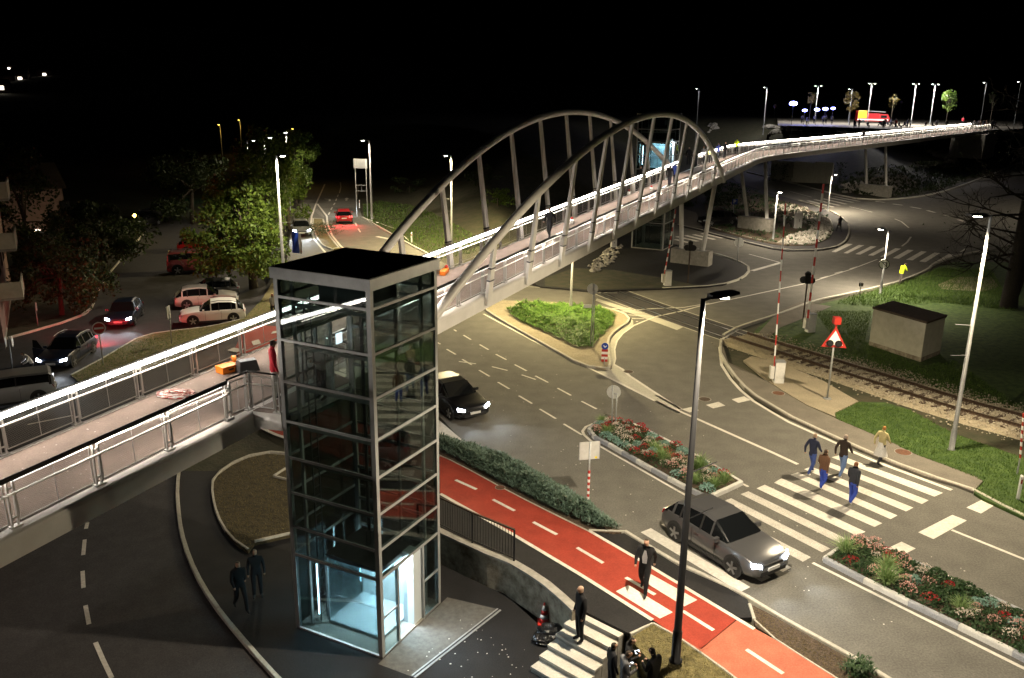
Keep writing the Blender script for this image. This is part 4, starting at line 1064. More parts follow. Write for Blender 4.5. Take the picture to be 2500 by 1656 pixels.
# rectangular sign back on a banded post in the hedge
b = P(1434,1256,.1); tpz = PD(1436,1078,b.y).z; t, tp = post_sign(b, (b.x,b.y,tpz), 'rectangular sign seen from behind on a red and white banded post in the hedge')
n = Matrix.Rotation(R(18), 3, 'Z') @ face_to(b); s_ = Vector((-n.y, n.x, 0)); cc = Vector((0,0,tp.z-.36))-n*.04
pl = MB().bar(cc-s_*.36, cc+s_*.36, .02, .66).build('plate', M_['sign_grey'], t); 
for k in (-1, 1): MB().bar(cc+s_*.365*k-Vector((0,0,.33)), cc+s_*.365*k+Vector((0,0,.33)), .03, .03).build('edge', M_['galv'], pl)
MB().bar(cc-s_*-.28-Vector((0,0,.27))+n*.012, cc-s_*-.2-Vector((0,0,.27))+n*.012, .006, .08).build('sticker', M_['yellow'], pl)
z0, z1 = tp.z*.21, tp.z*.61
for i in range(10): MB().tube([(0,0,z0+(z1-z0)*i/10),(0,0,z0+(z1-z0)*(i+1)/10)], .045, 10).build('red_band' if i % 2 else 'white_band', M_['sign_red' if i % 2 else 'sign_white'], t)
# keep-right marker on the island nose
b = P(1475,892,.05); t = thing('island_marker', 'blue arrow disc over red and white striped board on the island nose', 'road sign', b)
n = face_to(b); s_ = Vector((-n.y, n.x, 0)); yh = PD(1477,838,b.y).z-b.z
MB().tube([(0,0,0),(0,0,yh*.35)], .03, 8).build('post', M_['galv'], t)
for i in range(5): MB().bar(Vector((0,0,yh*(.22+.112*i)))-s_*.17, Vector((0,0,yh*(.22+.112*i)))+s_*.17, .03, yh*.111).build('stripe', M_['sign_red' if i % 2 == 0 else 'sign_white'], t)
pl = disc_sign(t, (0,0,yh*.87), .19, n, 'sign_blue'); c_ = Vector((0,0,yh*.87))+n*.06
MB().bar(c_-s_*.08+Vector((0,0,.05)), c_+Vector((0,0,-.06)), .012, .045).bar(c_+s_*.09+Vector((0,0,.03)), c_+Vector((0,0,-.06)), .012, .045).build('arrow', M_['sign_white'], pl)
# stop sign seen from behind
b = P(1800,641,.1); p = PD(1803,592,b.y); t, tp = post_sign(b, p+Vector((0,0,.4)), 'eight sided sign seen from behind on the far forecourt kerb'); disc_sign(t, (0,0,tp.z-.4), .42, -face_to(b), 'sign_grey', sides=8)
# sign on lamp L5 seen from the back of its turn ban
n = face_to(L5b); zc = PD(2156,645,L5b.y).z-L5b.z; disc_sign(L5, (0,0,zc), .38, n, 'sign_grey', rim='black_steel')
s_ = Vector((-n.y, n.x, 0)); c_ = Vector((0,0,zc))+n*.075
MB().bar(c_+s_*.17-Vector((0,0,.2)), c_+s_*.17+Vector((0,0,.1)), .012, .07).bar(c_+s_*.2+Vector((0,0,.12)), c_-s_*.15+Vector((0,0,.12)), .012, .07).bar(c_-s_*.26+Vector((0,0,.24)), c_+s_*.26-Vector((0,0,.24)), .014, .05).build('turn_symbol', M_['black_steel'], L5)
# warning triangle with two lamps before the rails
b = P(2019.5,974,.06); tpp = PD(2034,775,b.y); t, tp = post_sign(b, (b.x, b.y, tpp.z-.1), 'red edged warning triangle with twin black lamps and a red box above', r=.05)
n = face_to(b, .15); s_ = Vector((-n.y, n.x, 0)); zc = PD(2023,828,b.y).z-b.z
def tri(mb, c, h, n, s, t0):
    pts = [c+Vector((0,0,h*.62)), c-s*h*.56-Vector((0,0,h*.38)), c+s*h*.56-Vector((0,0,h*.38))]
    mb.add([p+n*t0 for p in pts]+[p+n*(t0+.012) for p in pts], [(0,2,1),(3,4,5),(0,1,4,3),(1,2,5,4),(2,0,3,5)]); return mb
c_ = Vector((0,0,zc))
pl = tri(MB(), c_, 1.05, n, s_, .06).build('triangle', M_['sign_red'], t); tri(MB(), c_+Vector((0,0,-.0)), .72, n, s_, .075).build('triangle_field', M_['sign_white'], pl)
for k in (-1, 1):
    q = c_+s_*k*.2-Vector((0,0,.2))+n*.1
    lo = MB().disc(q, .17, n, .04, 20).build('lamp', M_['black_steel'], t); MB().disc(q+n*.03, .09, n, .03, 16).build('lens', M_['plastic'], lo)
MB().box(-.16,.16,-.16,.16,tp.z-.22,tp.z+.12).build('bell_box', M_['sign_red'], t)
MB().tube([(0,0,tp.z-.2),(0,0,zc+.55)], .052, 8).build('red_stem', M_['sign_red'], t)
MB().disc((0,0,.02), .2, (0,0,1), .04, 12).build('foot', M_['galv'], t)
# crossing lights seen from behind
def crossing_light(b, v, label):
    base = P(*b, .05); p = PD(*v, base.y); t = thing('crossing_light', label, 'signal', base, 0, 'level crossing lights seen from behind')
    h = p.z-base.z; n = face_to(base); s_ = Vector((-n.y, n.x, 0))
    MB().tube([(0,0,0),(0,0,h)], .05, 8).build('post', M_['timber'], t)
    c = Vector((0,0,h))-n*.1
    for k in (-1, 1): MB().disc(c+s_*k*.24, .24, n, .05, 18).build('backboard', M_['black_steel'], t)
    MB().disc(c+Vector((0,0,.38)), .2, n, .05, 18).build('backboard', M_['black_steel'], t)
    MB().box(-.16,.16,-.1,.1,h-.2,h+.5).build('housing', M_['black_steel'], t)
crossing_light((1960,787), (1975,685), 'black crossing light seen from behind next to the hut side cabinet')
crossing_light((1679,692), (1692,606), 'black crossing light seen from behind before the far pier footing')
# left side signs
def no_entry(b, v, rad, label, n=None, grp='no entry signs'):
    base = G(*b); p = PD(*v, base.y); t, tp = post_sign(base, p+Vector((0,0,rad)), label, group=grp)
    nn = n or face_to(base); disc_sign(t, (0,0,tp.z-rad), rad, nn, 'sign_red', bar='sign_white', rim='sign_white'); return t
no_entry((253,893), (240,801), .36, 'no entry sign on the grass strip before the dark cars')
no_entry((1890,286), (1892,259), .42, 'no entry sign on the embankment beside the stage'); no_entry((2197,280), (2199,250), .42, 'no entry sign behind the tables on the embankment')
def side_sign(b, v, label, k, mtl='sign_grey'):
    base = G(*b); p = PD(*v, base.y); t, tp = post_sign(base, p, label)
    n = Vector((1,.25,0)).normalized(); s_ = Vector((-n.y, n.x, 0))
    for i in range(k):
        c = Vector((0,0,tp.z-.3))+n*(.05+.34*i)-n*.17*(k-1)
        MB().disc(c, .3, (n+s_*.15).normalized(), .02, 20).build('plate', M_[mtl], t)
side_sign((31,908), (21,822), 'sign post with two round plates edge on beside the parked silver car', 2)
side_sign((94,800), (84,738), 'thin sign post on the dark lawn by the building', 1)
base = G(419,842); p = PD(413,748,base.y); t, tp = post_sign(base, p, 'narrow upright sign post in front of the white car')
MB().box(-.03,.03,-.25,.25,tp.z-.8,tp.z).build('plate', M_['sign_grey'], t)
base = P(1790,542,.15); p = PD(1791.6,486,base.y); t, tp = post_sign(base, p, 'parking sign with white letter P by the black car')
n = face_to(base); s_ = Vector((-n.y, n.x, 0)); cc = Vector((0,0,tp.z-.3))+n*.05
pl = MB().bar(cc-s_*.3, cc+s_*.3, .02, .6).build('plate', M_['sign_blue'], t); q = cc+n*.016
pm_ = MB().bar(q+s_*-.1-Vector((0,0,.2)), q+s_*-.1+Vector((0,0,.2)), .008, .07)
for a, b in (((-.1,.17),(.08,.17)),((.1,.15),(.1,.03)),((-.1,.0),(.08,.0))): pm_.bar(q+s_*a[0]+Vector((0,0,a[1])), q+s_*b[0]+Vector((0,0,b[1])), .008, .06)
pm_.build('letter', M_['sign_white'], pl)
base = P(2099,736,.05); p = PD(2101,688,base.y); t, tp = post_sign(base, p, 'short post with a small arrow plate on the grass edge'); MB().box(-.2,.1,-.02,.02,tp.z-.35,tp.z-.1).build('plate', M_['timber'], t)
# framed direction board by the road to town
b0, b1 = G(*cF((988,770))[0]), G(*cF((1064,1090))[0]); b0 = Vector((b1.x-1.6, b1.y+.3, g(b1.x-1.6,b1.y+.3)))
zt = PD(*cF((1050,475))[0], b1.y).z; zb_ = PD(*cF((1050,575))[0], b1.y).z
t = thing('direction_board', 'large grey direction board on two posts seen from behind', 'road sign', b1); q = b0-b1
MB().tube([(-.35,.2,-.2),(-.35,.2,zt-b1.z)], .05, 8).build('post', M_['galv'], t); MB().tube([(q.x,q.y,q.z-.2),(q.x,q.y,zt-b1.z)], .05, 8).build('post', M_['galv'], t)
MB().bar((-.2,.25,(zt+zb_)/2-b1.z),(q.x-.2,q.y+.1,(zt+zb_)/2-b1.z), .04, zt-zb_).build('board', M_['pole'], t)
for z in (.45, .55): MB().bar((-.35,.2,(zt-b1.z)*z),(q.x,q.y,(zt-b1.z)*z), .05, .06).build('cross_bar', M_['galv'], t)
# flag by lamp L6
fp = PD(713,566,L6b.y-.5); t = thing('flag', 'blue and white flag hanging from the lamp beside the leafy tree', 'flag', fp)
mb = MB()
def cloth(x0, x1, name, m_):
    v = []; f = []
    for i in range(5):
        for j in range(7):
            x = x0+(x1-x0)*i/4; z = -1.45*j/6; v.append((x, .10*math.sin(x*9+j*.7), z-.2*abs(x)))
    for i in range(4):
        for j in range(6): a = i*7+j; f.append((a,a+1,a+8,a+7))
    v2 = [(x,y+.01,z) for x,y,z in v]; n0 = len(v); f2 = [tuple(k+n0 for k in q)[::-1] for q in f]
    MB().add(v+v2, f+f2).build(name, m_, t, True)
cloth(-.05,.42,'blue_cloth',M_['sign_blue']); cloth(.43,.6,'white_stripe',M_['sign_white'])
MB().tube([(-.6,0,-1.6),(.1,0,.25)], .015, 6).build('staff', M_['galv'], t)

# ================================================================== HUT, CABINETS, MANHOLES
hb = [P(2121,843,.03), P(2247,884,.03), P(2294,865,.03)]; hb.append(hb[0]+hb[2]-hb[1])
hz = PD(2257,785,hb[1].y).z
hut = thing('transformer_hut', 'small cream rendered hut with a flat dark roof beside the rails', 'hut', (0,0,0))
MB().prism(hb, -.1, hz-.12).build('wall', M_['wall_cream'], hut)
c_ = sum(hb, Vector())/4; MB().prism([c_+(p-c_)*1.04 for p in hb], hz-.12, hz).build('roof', M_['timber'], hut)
MB().prism([c_+(p-c_)*1.006 for p in hb], -.1, .28).build('base_course', M_['concrete_stain'], hut)
def cabinet(p, s, label, m='kerb_pale', yaw=.3):
    t = thing('utility_cabinet', label, 'cabinet', p, yaw, 'utility cabinets')
    a, b, h = s; MB().box(-a/2,a/2,-b/2,b/2,0,h).build('body', M_[m], t); MB().box(-a/2-.03,a/2+.03,-b/2-.03,b/2+.03,h,h+.05).build('lid', M_[m], t)
    MB().box(-.02,.02,-b/2-.02,-b/2,h*.4,h*.6).build('handle', M_['black_steel'], t)
cabinet(P(1947,557,.15), (.75,.4,1.7), 'tall pale utility cabinet in the stony tongue bed', yaw=.3)
cabinet(P(1498,603,.1), (.5,.4,.9), 'low pale utility cabinet by the rubble under the bridge')
def manhole(p, r, label, m='rail', dz=.006):
    t = thing('manhole_cover', label, 'manhole cover', (p.x, p.y, p.z+dz), random.uniform(0,3), 'manhole covers')
    MB().lathe([(r,0),(r,.006),(r*.9,.006),(r*.9,.003)], n=24).build('ring', M_['concrete'], t); MB().lathe([(r*.88,0),(r*.88,.008)], n=24).build('lid', M_[m], t)
    for k in (-1,0,1): MB().box(-r*.5,r*.5,k*r*.35-.03,k*r*.35+.03,.008,.012).build('tread', M_[m], t)
RUST = M_['rust'] = mat('rusty_iron', (.10,.045,.025), .8, .2, ns=20, col2=(.17,.08,.045))
manhole(P(*cR6((555,992))[0]), .32, 'dark round manhole cover in the turning lane', 'timber'); manhole(P(*cR6((1385,925))[0],.1), .33, 'rusty manhole cover on the pavement by the sandy patch', 'rust')
manhole(P(*cB((1195,488))[0],.1), .36, 'rusty manhole cover on the pavement beside the zebra crossing', 'rust'); manhole(P(*c8((632,748))[0],.1), .2, 'small manhole cover in the red bicycle path', 'rust')
manhole(P(*c5((1860,815))[0]), .28, 'dark manhole cover beside the island nose', 'timber')

# ================================================================== STAIRS, WALL AND GUARD RAILING BY THE LIFT
sa, sb = P(1416,1490,-.08), P(1529,1547,-.08); sx = (sb-sa); sx.z = 0; SLn = sx.length; sx.normalize(); sy = Vector((-sx.y, sx.x, 0))
if sy.dot(Vector((-1,-1,0))) < 0: sy = -sy
stairs = thing('stairs', 'pale stone steps leading down from the pavement to the lift plaza', 'stairs', sa, math.atan2(sx.y, sx.x))
sg = 1 if (Matrix.Rotation(math.atan2(sx.y, sx.x), 3, 'Z') @ Vector((0,1,0))).dot(sy) > 0 else -1
for k in range(6):
    zt = -.085-.165*k+.08; y0, y1 = .36*k, .36*(k+1)+.015
    if sg < 0: y0, y1 = -y1, -y0
    MB().box(-.02,SLn,y0,y1,zt-.07-sa.z,zt-sa.z).build('tread', M_['step'], stairs)
    MB().box(-.01,SLn-.01,y0+.012,y1-.03,-1.1-sa.z,zt-.072-sa.z).build('riser', M_['concrete'], stairs)
wt = PX([(1060,1284),(1075,1291),(1200,1348),(1258.7,1371),(1343,1424),(1414,1487)], .16)
wall = thing('retaining_wall', 'stained concrete retaining wall curving between the lift plaza and the pavement', 'wall')
def wall_run(pts, th, z0, z1, cop=None):
    ins = offs(pts, th); 
    if (ins[0]-pts[0]).dot(Vector((-1,-.4,0))) < 0: ins = offs(pts, -th)
    for i in range(len(pts)-1):
        MB().prism([pts[i], pts[i+1], ins[i+1], ins[i]], z0, z1).build('wall_panel', M_['concrete_stain'], wall)
        a, b, c, d = pts[i], pts[i+1], ins[i+1], ins[i]; o = (d-a).normalized()*.02
        MB().prism([a-o, b-o, c+o, d+o], z1+.001, z1+.07).build('coping', M_['concrete'], wall)
wt2 = [Vector((-2.35,28.6,0))]+[Vector((p.x,p.y,0)) for p in wt]
wall_run(spline(wt2[1:], 2), .24, -1.1, .13)
# guard railing on the wall
gp = [Vector((p.x,p.y,.2)) for p in PX([(1060,1284),(1148,1328),(1250,1372)], .2)]
gr = thing('guard_railing', 'black barred guard railing on top of the retaining wall', 'railing', (0,0,0))
gq = offs(gp, .1)
for p in gq[1:]: MB().bar(p, p+Vector((0,0,1.1)), .06, .06, up=(1,0,0)).build('post', M_['black_steel'], gr)
for i in range(2):
    MB().bar(gq[i]+Vector((0,0,1.1)), gq[i+1]+Vector((0,0,1.1)), .06, .05).build('top_rail', M_['timber'], gr)
    MB().bar(gq[i]+Vector((0,0,.1)), gq[i+1]+Vector((0,0,.1)), .04, .03).build('bottom_rail', M_['black_steel'], gr)
    for q in resample([gq[i], gq[i+1]], .12)[1:-1]: MB().bar(q+Vector((0,0,.1)), q+Vector((0,0,1.08)), .016, .016, up=(1,0,0)).build('baluster', M_['black_steel'], gr)
# grass triangle with the black lamp, falling to a low wall
tri_px = [(1598,1521),(1664,1561),(1800,1657),(1948,1780),(2300,2058)]
tr = [P(u,v,.1) for u,v in tri_px]; st_end = sb
tri_poly = [st_end+Vector((0.03,0,0)), P(1542,1547,.1)] + tr + [P(2050,2300,-.3), P(1720,1790,-.3), P(1610,1665,-.4), P(1545,1597,-.4)]
def tri_h(x, y):
    d = _segd(x, y, [(p.x,p.y) for p in tr])[0]; return .09-.42*smooth((d-.2)/2.2)
struct('grass_triangle', MB().prism(tri_poly, -1.1, tri_h), M_['grass_dry'])
kerb(PX([(1538,1547),(1598,1519),(1664,1560),(1800,1657),(1948,1780),(2300,2058)], .1), 'grass_triangle', top=.115, bot=-.1, w=.07, step=.9, sm=0)
lwp = [P(1537,1585,-.42), P(1578,1628,-.42), P(1640,1690,-.42), P(1760,1830,-.42)]
lwt = thing('low_wall', 'low stone wall with a pale top where people lean by the stairs', 'wall')
for i in range(3):
    n = offs(lwp, .16)
    MB().prism([lwp[i], lwp[i+1], n[i+1], n[i]], -1.05, -.4).build('wall_panel', M_['concrete'], lwt); MB().prism([lwp[i], lwp[i+1], offs(lwp,.22)[i+1], offs(lwp,.22)[i]], -.399, -.34).build('coping', M_['step'], lwt)
# traffic cone and rubbish bags
cp = P(1328,1521,-1.0); t = thing('traffic_cone', 'red and white traffic cone against the retaining wall', 'cone', cp)
MB().box(-.19,.19,-.19,.19,0,.04).build('base', M_['sign_red'], t)
zz_ = [(.15,.041),(.13,.18),(.105,.32),(.08,.46),(.045,.62),(.02,.70)]
for i in range(5):
    MB().lathe([zz_[i], zz_[i+1]], n=16).build('band', M_['sign_red' if i % 2 == 0 else 'sign_white'], t, True)
def bag(p, s, label, seed):
    r = random.Random(seed); bm = bmesh.new(); bmesh.ops.create_icosphere(bm, subdivisions=3, radius=1)
    for v in bm.verts:
        k = 1+.35*noise.noise(v.co*2.2+Vector((seed,0,0)))+.15*noise.noise(v.co*6); v.co = Vector((v.co.x*s[0]*k, v.co.y*s[1]*k, max(v.co.z*s[2]*k, -s[2]*.75)))
    me = bpy.data.meshes.new('bag'); bm.to_mesh(me); bm.free(); me.materials.append(M_['bagfilm']); o = link('rubbish_bag', me); o.location = p; tag(o, label, 'rubbish bag', 'black rubbish bags by the wall')
M_['bagfilm'] = mat('black_film', (.008,.008,.009), .22, spec=.7, bump=.8, bs=14)
bag(P(1345,1542,-.85), (.42,.3,.22), 'shiny black rubbish bag next to the traffic cone', 2); bag(P(1325,1560,-.9), (.3,.28,.14), 'flat black rubbish bag lying on the plaza by the steps', 5)
# ================================================================== VEGETATION
def leafquad(mb, c, s, r, flat=.0):
    a = Vector((r.gauss(0,1), r.gauss(0,1), r.gauss(0,1)*(1-flat))).normalized(); b = a.orthogonal().normalized()
    b = (Matrix.Rotation(r.uniform(0,6.28), 3, a) @ b); c = Vector(c); w = s*r.uniform(.35,.6)
    n = a.cross(b)*w; t = b*s
    o = len(mb.v); mb.v += [tuple(c-t), tuple(c+n), tuple(c+t), tuple(c-n)]; mb.f.append((o,o+1,o+2,o+3))
def crown(mb, c, rad, n, s, r, clumps=22, shell=.55):
    """leaves in clumps over an uneven egg, open between the clumps"""
    c = Vector(c); cs = []
    for _ in range(clumps):
        d = Vector((r.gauss(0,1), r.gauss(0,1), r.gauss(0,1)+.15)).normalized(); k = r.uniform(shell, 1.02)
        cs.append((c+Vector((d.x*rad[0]*k, d.y*rad[1]*k, d.z*rad[2]*k)), r.uniform(.20,.40)))
    for _ in range(n):
        p, q = cs[r.randrange(clumps)]; d = Vector((r.gauss(0,1), r.gauss(0,1), r.gauss(0,.7))).normalized()*(r.random()**.4)
        leafquad(mb, p+Vector((d.x*rad[0]*q*1.15, d.y*rad[1]*q*1.15, d.z*rad[2]*q)), s*r.uniform(.7,1.3), r)
    return cs
def tree(base, crowns, label, leaf, seed, trunk=.22, n=6000, s=.16, group='leafy trees', bark='bark', name='leafy_tree', clumps=22):
    r = random.Random(seed); t = thing(name, label, 'tree', base, 0, group); base = Vector(base)
    mb = MB(); br = MB(); tot = sum(a[1][0]*a[1][2] for a in crowns)
    low = min((Vector(c)-base) for c, _ in crowns) if False else (Vector(crowns[0][0])-base)
    top = low+Vector((0,0,crowns[0][1][2]*.4))
    br.tube([(0,0,-.3),(low.x*.1,low.y*.1,low.z*.35),(low.x*.6,low.y*.6,low.z*.8),tuple(top)], [trunk*1.25,trunk,trunk*.75,trunk*.3], 9)
    for c, rad in crowns:
        c0 = Vector(c)-base
        cs = crown(mb, c0, rad, int(n*rad[0]*rad[2]/tot), s, r, clumps)
        for p, _ in cs[:9]:
            st_ = Vector((low.x*.6,low.y*.6,low.z*.78)).lerp(c0, r.uniform(0,.5)); br.tube([st_, st_.lerp(p,.5)+Vector((0,0,.25)), p], [trunk*.4,trunk*.22,.02], 6)
    br.build('trunk', M_[bark], t, True); mb.build('crown', M_[leaf], t)
    return t
def at(u, v, y): return tuple(PD(u, v, y))
b = G(620,704); y = b.y
tree(b, [(at(585,560,y),(3.3,2.8,3.9)), (at(640,480,y+3),(2.6,2.4,3.0)), (at(540,600,y-1),(2.5,2.3,2.6)), (at(640,610,y-2),(1.8,2.0,2.3))], 'big leafy tree lit from the road side above the parked cars', 'leaf', 11, .3, 17000, .16, clumps=46)
b = G(655,640); tree(b, [(at(650,420,b.y),(2.6,2.6,3.6))], 'narrow leafy tree behind the big one with a lamp through its top', 'leaf', 12, .2, 6000, .15)
b = G(705,560); tree(b, [(at(703,455,b.y),(2.6,2.6,3.6))], 'leafy tree at the roadside beyond the lamps', 'leaf', 13, .2, 5500, .17)
b = G(722,500); tree(b, [(at(722,390,b.y),(2.6,2.5,3.6))], 'leafy tree with an amber lamp glowing in its crown', 'leaf', 14, .2, 4500, .2)
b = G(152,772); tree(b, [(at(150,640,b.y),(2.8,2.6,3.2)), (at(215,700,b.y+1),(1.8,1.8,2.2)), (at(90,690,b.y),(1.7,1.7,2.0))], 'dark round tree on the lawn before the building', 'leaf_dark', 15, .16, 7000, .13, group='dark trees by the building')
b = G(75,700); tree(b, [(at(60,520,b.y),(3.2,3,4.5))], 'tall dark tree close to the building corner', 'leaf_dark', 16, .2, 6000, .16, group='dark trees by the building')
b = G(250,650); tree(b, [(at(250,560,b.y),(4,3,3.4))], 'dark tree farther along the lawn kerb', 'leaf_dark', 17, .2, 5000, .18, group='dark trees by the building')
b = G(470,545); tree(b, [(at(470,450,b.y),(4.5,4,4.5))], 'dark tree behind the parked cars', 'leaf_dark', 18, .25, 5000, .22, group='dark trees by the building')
# young trees on the embankment
def sapling(u, vb, vt, y, label, leaf, seed, n=700, rad=1.0, s=.16):
    p = PD(u, vb, y); bz = Vector((p.x, p.y, g(p.x,p.y))); tz = PD(u, vt, y).z
    return tree(bz, [((p.x, p.y, tz-rad*1.3),(rad,rad,rad*1.4))], label, leaf, seed, .07, n, s, 'young trees on the embankment', name='young_tree', clumps=28)
sapling(1976,285,228,198,'thin reddish young tree beside the blue stage light','leaf_autumn',21,200,.9)
sapling(2076,282,222,196,'round young tree with yellowing leaves before the fire engine','leaf_autumn',22,800,1.5,.2)
sapling(2178,272,230,198,'almost bare young tree next to the second no entry sign','leaf_autumn',23,70,1.1)
sapling(2312,283,219,194,'tall fresh green young tree among the crowd','leaf',24,900,1.6,.2)
sapling(2423,262,222,204,'bare young tree beyond the bridge end','leaf_dark',25,60,1.2)
# wide bare tree at the road edge
def bare_tree(base, label):
    r = random.Random(5); t = thing('bare_tree', label, 'tree', base); trunk = MB(); br = MB()
    trunk.tube([(0,0,-.3),(-.05,0,1.5),(.1,.1,4.5),(.1,.2,8),(.3,.2,12),(.4,.3,16)], [.62,.5,.44,.36,.24,.08], 12)
    trunk.tube([(.2,0,1.0),(.9,.3,4),(1.4,.5,8),(1.7,.6,13)], [.36,.32,.24,.06], 10)
    def twig(p, d, L, rad, lv):
        pts = [p]; q = Vector(p); dd = Vector(d)
        for k in range(4):
            dd = (dd+Vector((r.gauss(0,.18), r.gauss(0,.18), r.gauss(0,.14)+.03))).normalized(); q = q+dd*L/4; pts.append(q.copy())
        br.tube(pts, [rad, rad*.8, rad*.6, rad*.42, rad*.2], 5 if lv > 0 else 6, False)
        if lv < 3:
            for k in range(4 if lv < 2 else 3):
                i = r.choice((1,2,3,4)); nd = (dd+Vector((r.gauss(0,.6), r.gauss(0,.6), r.gauss(0,.4)))).normalized()
                twig(pts[i], nd, L*r.uniform(.42,.62), rad*.45, lv+1)
    for k in range(26):
        z = 2.6+k*.45; a = r.uniform(0,6.28) if k % 3 else math.pi+r.uniform(-.5,.5)
        twig(Vector((0,0,z)), Vector((math.cos(a), math.sin(a)*.8, r.uniform(-.12,.35))), r.uniform(3.2,5.4)*(1 if z < 9 else .6), .10, 0)
    trunk.build('trunk', M_['bark_dark'], t, True); br.build('crown', M_['bark_dark'], t)
    lf = MB()
    for _ in range(260): leafquad(lf, (r.gauss(0,2.2), r.gauss(0,2), r.uniform(4,13)), .09, r)
    lf.build('leaves', M_['leaf_dark'], t)
bare_tree(P(2462,752,0), 'wide dark leafless tree spreading its branches over the road edge')

# sprays of needles for low shrubs
def sprays(mb, p, n, L, r, up=.5, w=.018, droop=0):
    for _ in range(n):
        a = r.uniform(0,6.28); d = Vector((math.cos(a), math.sin(a), r.uniform(up*.3,up*1.5))).normalized(); l = L*r.uniform(.6,1.2)
        s = d.cross(Vector((0,0,1))).normalized()*w*r.uniform(.7,1.4); m = p+d*l*.5+Vector((0,0,.03)); e = p+d*l-Vector((0,0,droop*l))
        o = len(mb.v); mb.v += [tuple(p-s*.5), tuple(p+s*.5), tuple(m+s), tuple(m-s), tuple(e)]; mb.f += [(o,o+1,o+2,o+3),(o+3,o+2,o+4)]
def fill(poly, n, r):
    xs = [p[0] for p in poly]; ys = [p[1] for p in poly]; q = [(p[0],p[1]) for p in poly]; out = []
    while len(out) < n:
        x, y = r.uniform(min(xs),max(xs)), r.uniform(min(ys),max(ys))
        if inside(x, y, q): out.append((x, y))
    return out
r = random.Random(8)
jp = PX(c5((690,225),(900,185),(1200,190),(1500,220),(1700,250),(1720,290),(1690,380),(1600,470),(1500,585),(1400,590),(1330,565),(1200,495),(900,370),(760,290)), .1)
jn = thing('juniper_shrub', 'low bright green juniper shrub filling the island under the lamp', 'shrub', (0,0,0)); mb = MB(); core = MB()
jq = [(p.x,p.y) for p in jp]
for x, y in fill(jp, 3300, r):
    e = min(1, _segd(x, y, jq+[jq[0]])[0]/1.0); h = .10+.62*smooth(e)*(.62+.55*noise.noise(Vector((x*.95,y*.95,3)))+.45*noise.noise(Vector((x*2.3,y*2.3,9))))
    sprays(mb, Vector((x,y,.1+max(h,.05)*r.uniform(.45,1))), 6, .30, r, .55, .026, .15)
mb.build('foliage', M_['juniper'], jn)
for x, y in fill(jp, 60, r): core.tube([(x,y,.02),(x+r.uniform(-.3,.3),y+r.uniform(-.3,.3),.38)], [.02,.006], 5)
core.build('stems', M_['bark'], jn)

hpoly = PX([(1062,1072),(1144,1097),(1260,1140),(1400,1219),(1490,1283),(1512,1296),(1470,1294),(1437,1287),(1315,1228),(1213,1175),(1119,1125),(1062,1098)], .1)
hd = thing('hedge', 'low spiky blue green hedge between the bicycle path and the road', 'hedge', (0,0,0)); mb = MB(); hq = [(p.x,p.y) for p in hpoly]; core = MB()
for x, y in fill(hpoly, 4200, r):
    e = min(1, _segd(x, y, hq+[hq[0]])[0]/.35); h = .18+.40*smooth(e)*(.8+.7*noise.noise(Vector((x*1.4,y*1.4,1))))
    sprays(mb, Vector((x,y,.08+max(h,.05)*r.uniform(.4,1))), 5, .20, r, .9, .018)
mb.build('foliage', M_['hedge'], hd)
for x, y in fill(hpoly, 50, r): core.tube([(x,y,.02),(x,y,.35)], [.015,.006], 5)
core.build('stems', M_['bark'], hd)

# juniper island
isl = PX(c5((330,130),(500,235),(660,340),(1200,642),(1400,752),(1560,790),(1640,800),(1695,780),(1680,700),(1662,560),(1690,470),(1780,400),(1870,340),(1850,290),(1790,250),(1720,235),(1600,208),(1200,160),(900,150),(640,142)))
struct('juniper_island', MB().prism(isl, -.05, .09), M_['sand'])
kerb(isl[1:17], 'juniper_island', top=.13, w=.16, step=1.2, sm=2)
struct('island_apron', MB().sheet(PX(c5((1640,805),(1705,792),(1690,700),(1672,560),(1700,470),(1790,398),(1880,340),(1860,285),(1795,243),(1830,262),(1905,330),(1905,372),(1800,448),(1742,520),(1720,600),(1728,690),(1718,745),(1700,800))), .0062), M_['kerb'])
# splitter island of the road to town
sp = PX(cF((455,1115),(560,1115),(575,1180),(620,1290),(700,1390),(740,1440),(650,1440),(560,1400),(490,1310),(450,1200)))
struct('splitter_island', MB().prism(sp, -.05, .10), M_['grass_dry']); kerb(sp+[sp[0]], 'splitter_island', top=.13, w=.18, step=1.5, sm=0)
sh = thing('small_shrub', 'small shrub on the splitter island of the road to town', 'shrub', P(*cF((550,1270))[0], .1)); mb = MB()
for _ in range(420): sprays(mb, Vector((r.gauss(0,.9), r.gauss(0,1.3), r.uniform(.1,.9))), 4, .3, r)
mb.build('foliage', M_['groundcover'], sh)

# ---- flower beds in the median
p1 = PX(cPl((175,430),(195,490),(245,520),(420,612),(800,832),(1240,1072),(1480,1190),(1560,1180),(1720,1110),(1890,1030),(1500,800),(800,430),(550,340),(350,322),(235,360)))
p2 = PX(cQ((440,450),(540,372),(650,312),(760,262),(830,275),(1000,345),(2352,968),(2900,1220),(2800,1640),(2352,1400),(2130,1290),(1740,1100),(1380,930),(1050,770),(740,610)))
struct('flower_bed_soil', MB().prism(p1, -.05, .13), M_['soil']); struct('second_flower_bed_soil', MB().prism(p2, -.05, .13), M_['soil'])
kerb(p1[:7], 'flower_bed_soil', ('kerb_pale','kerb_grey'), top=.17, w=.17, step=1.0, sm=3); kerb(p1[7:10], 'flower_bed_soil', ('kerb_pale',), top=.17, w=.16, step=.9, sm=0); kerb(p1[9:]+[p1[0]], 'flower_bed_soil', ('kerb_pale','kerb_grey'), top=.15, w=.15, step=1.0, sm=3)
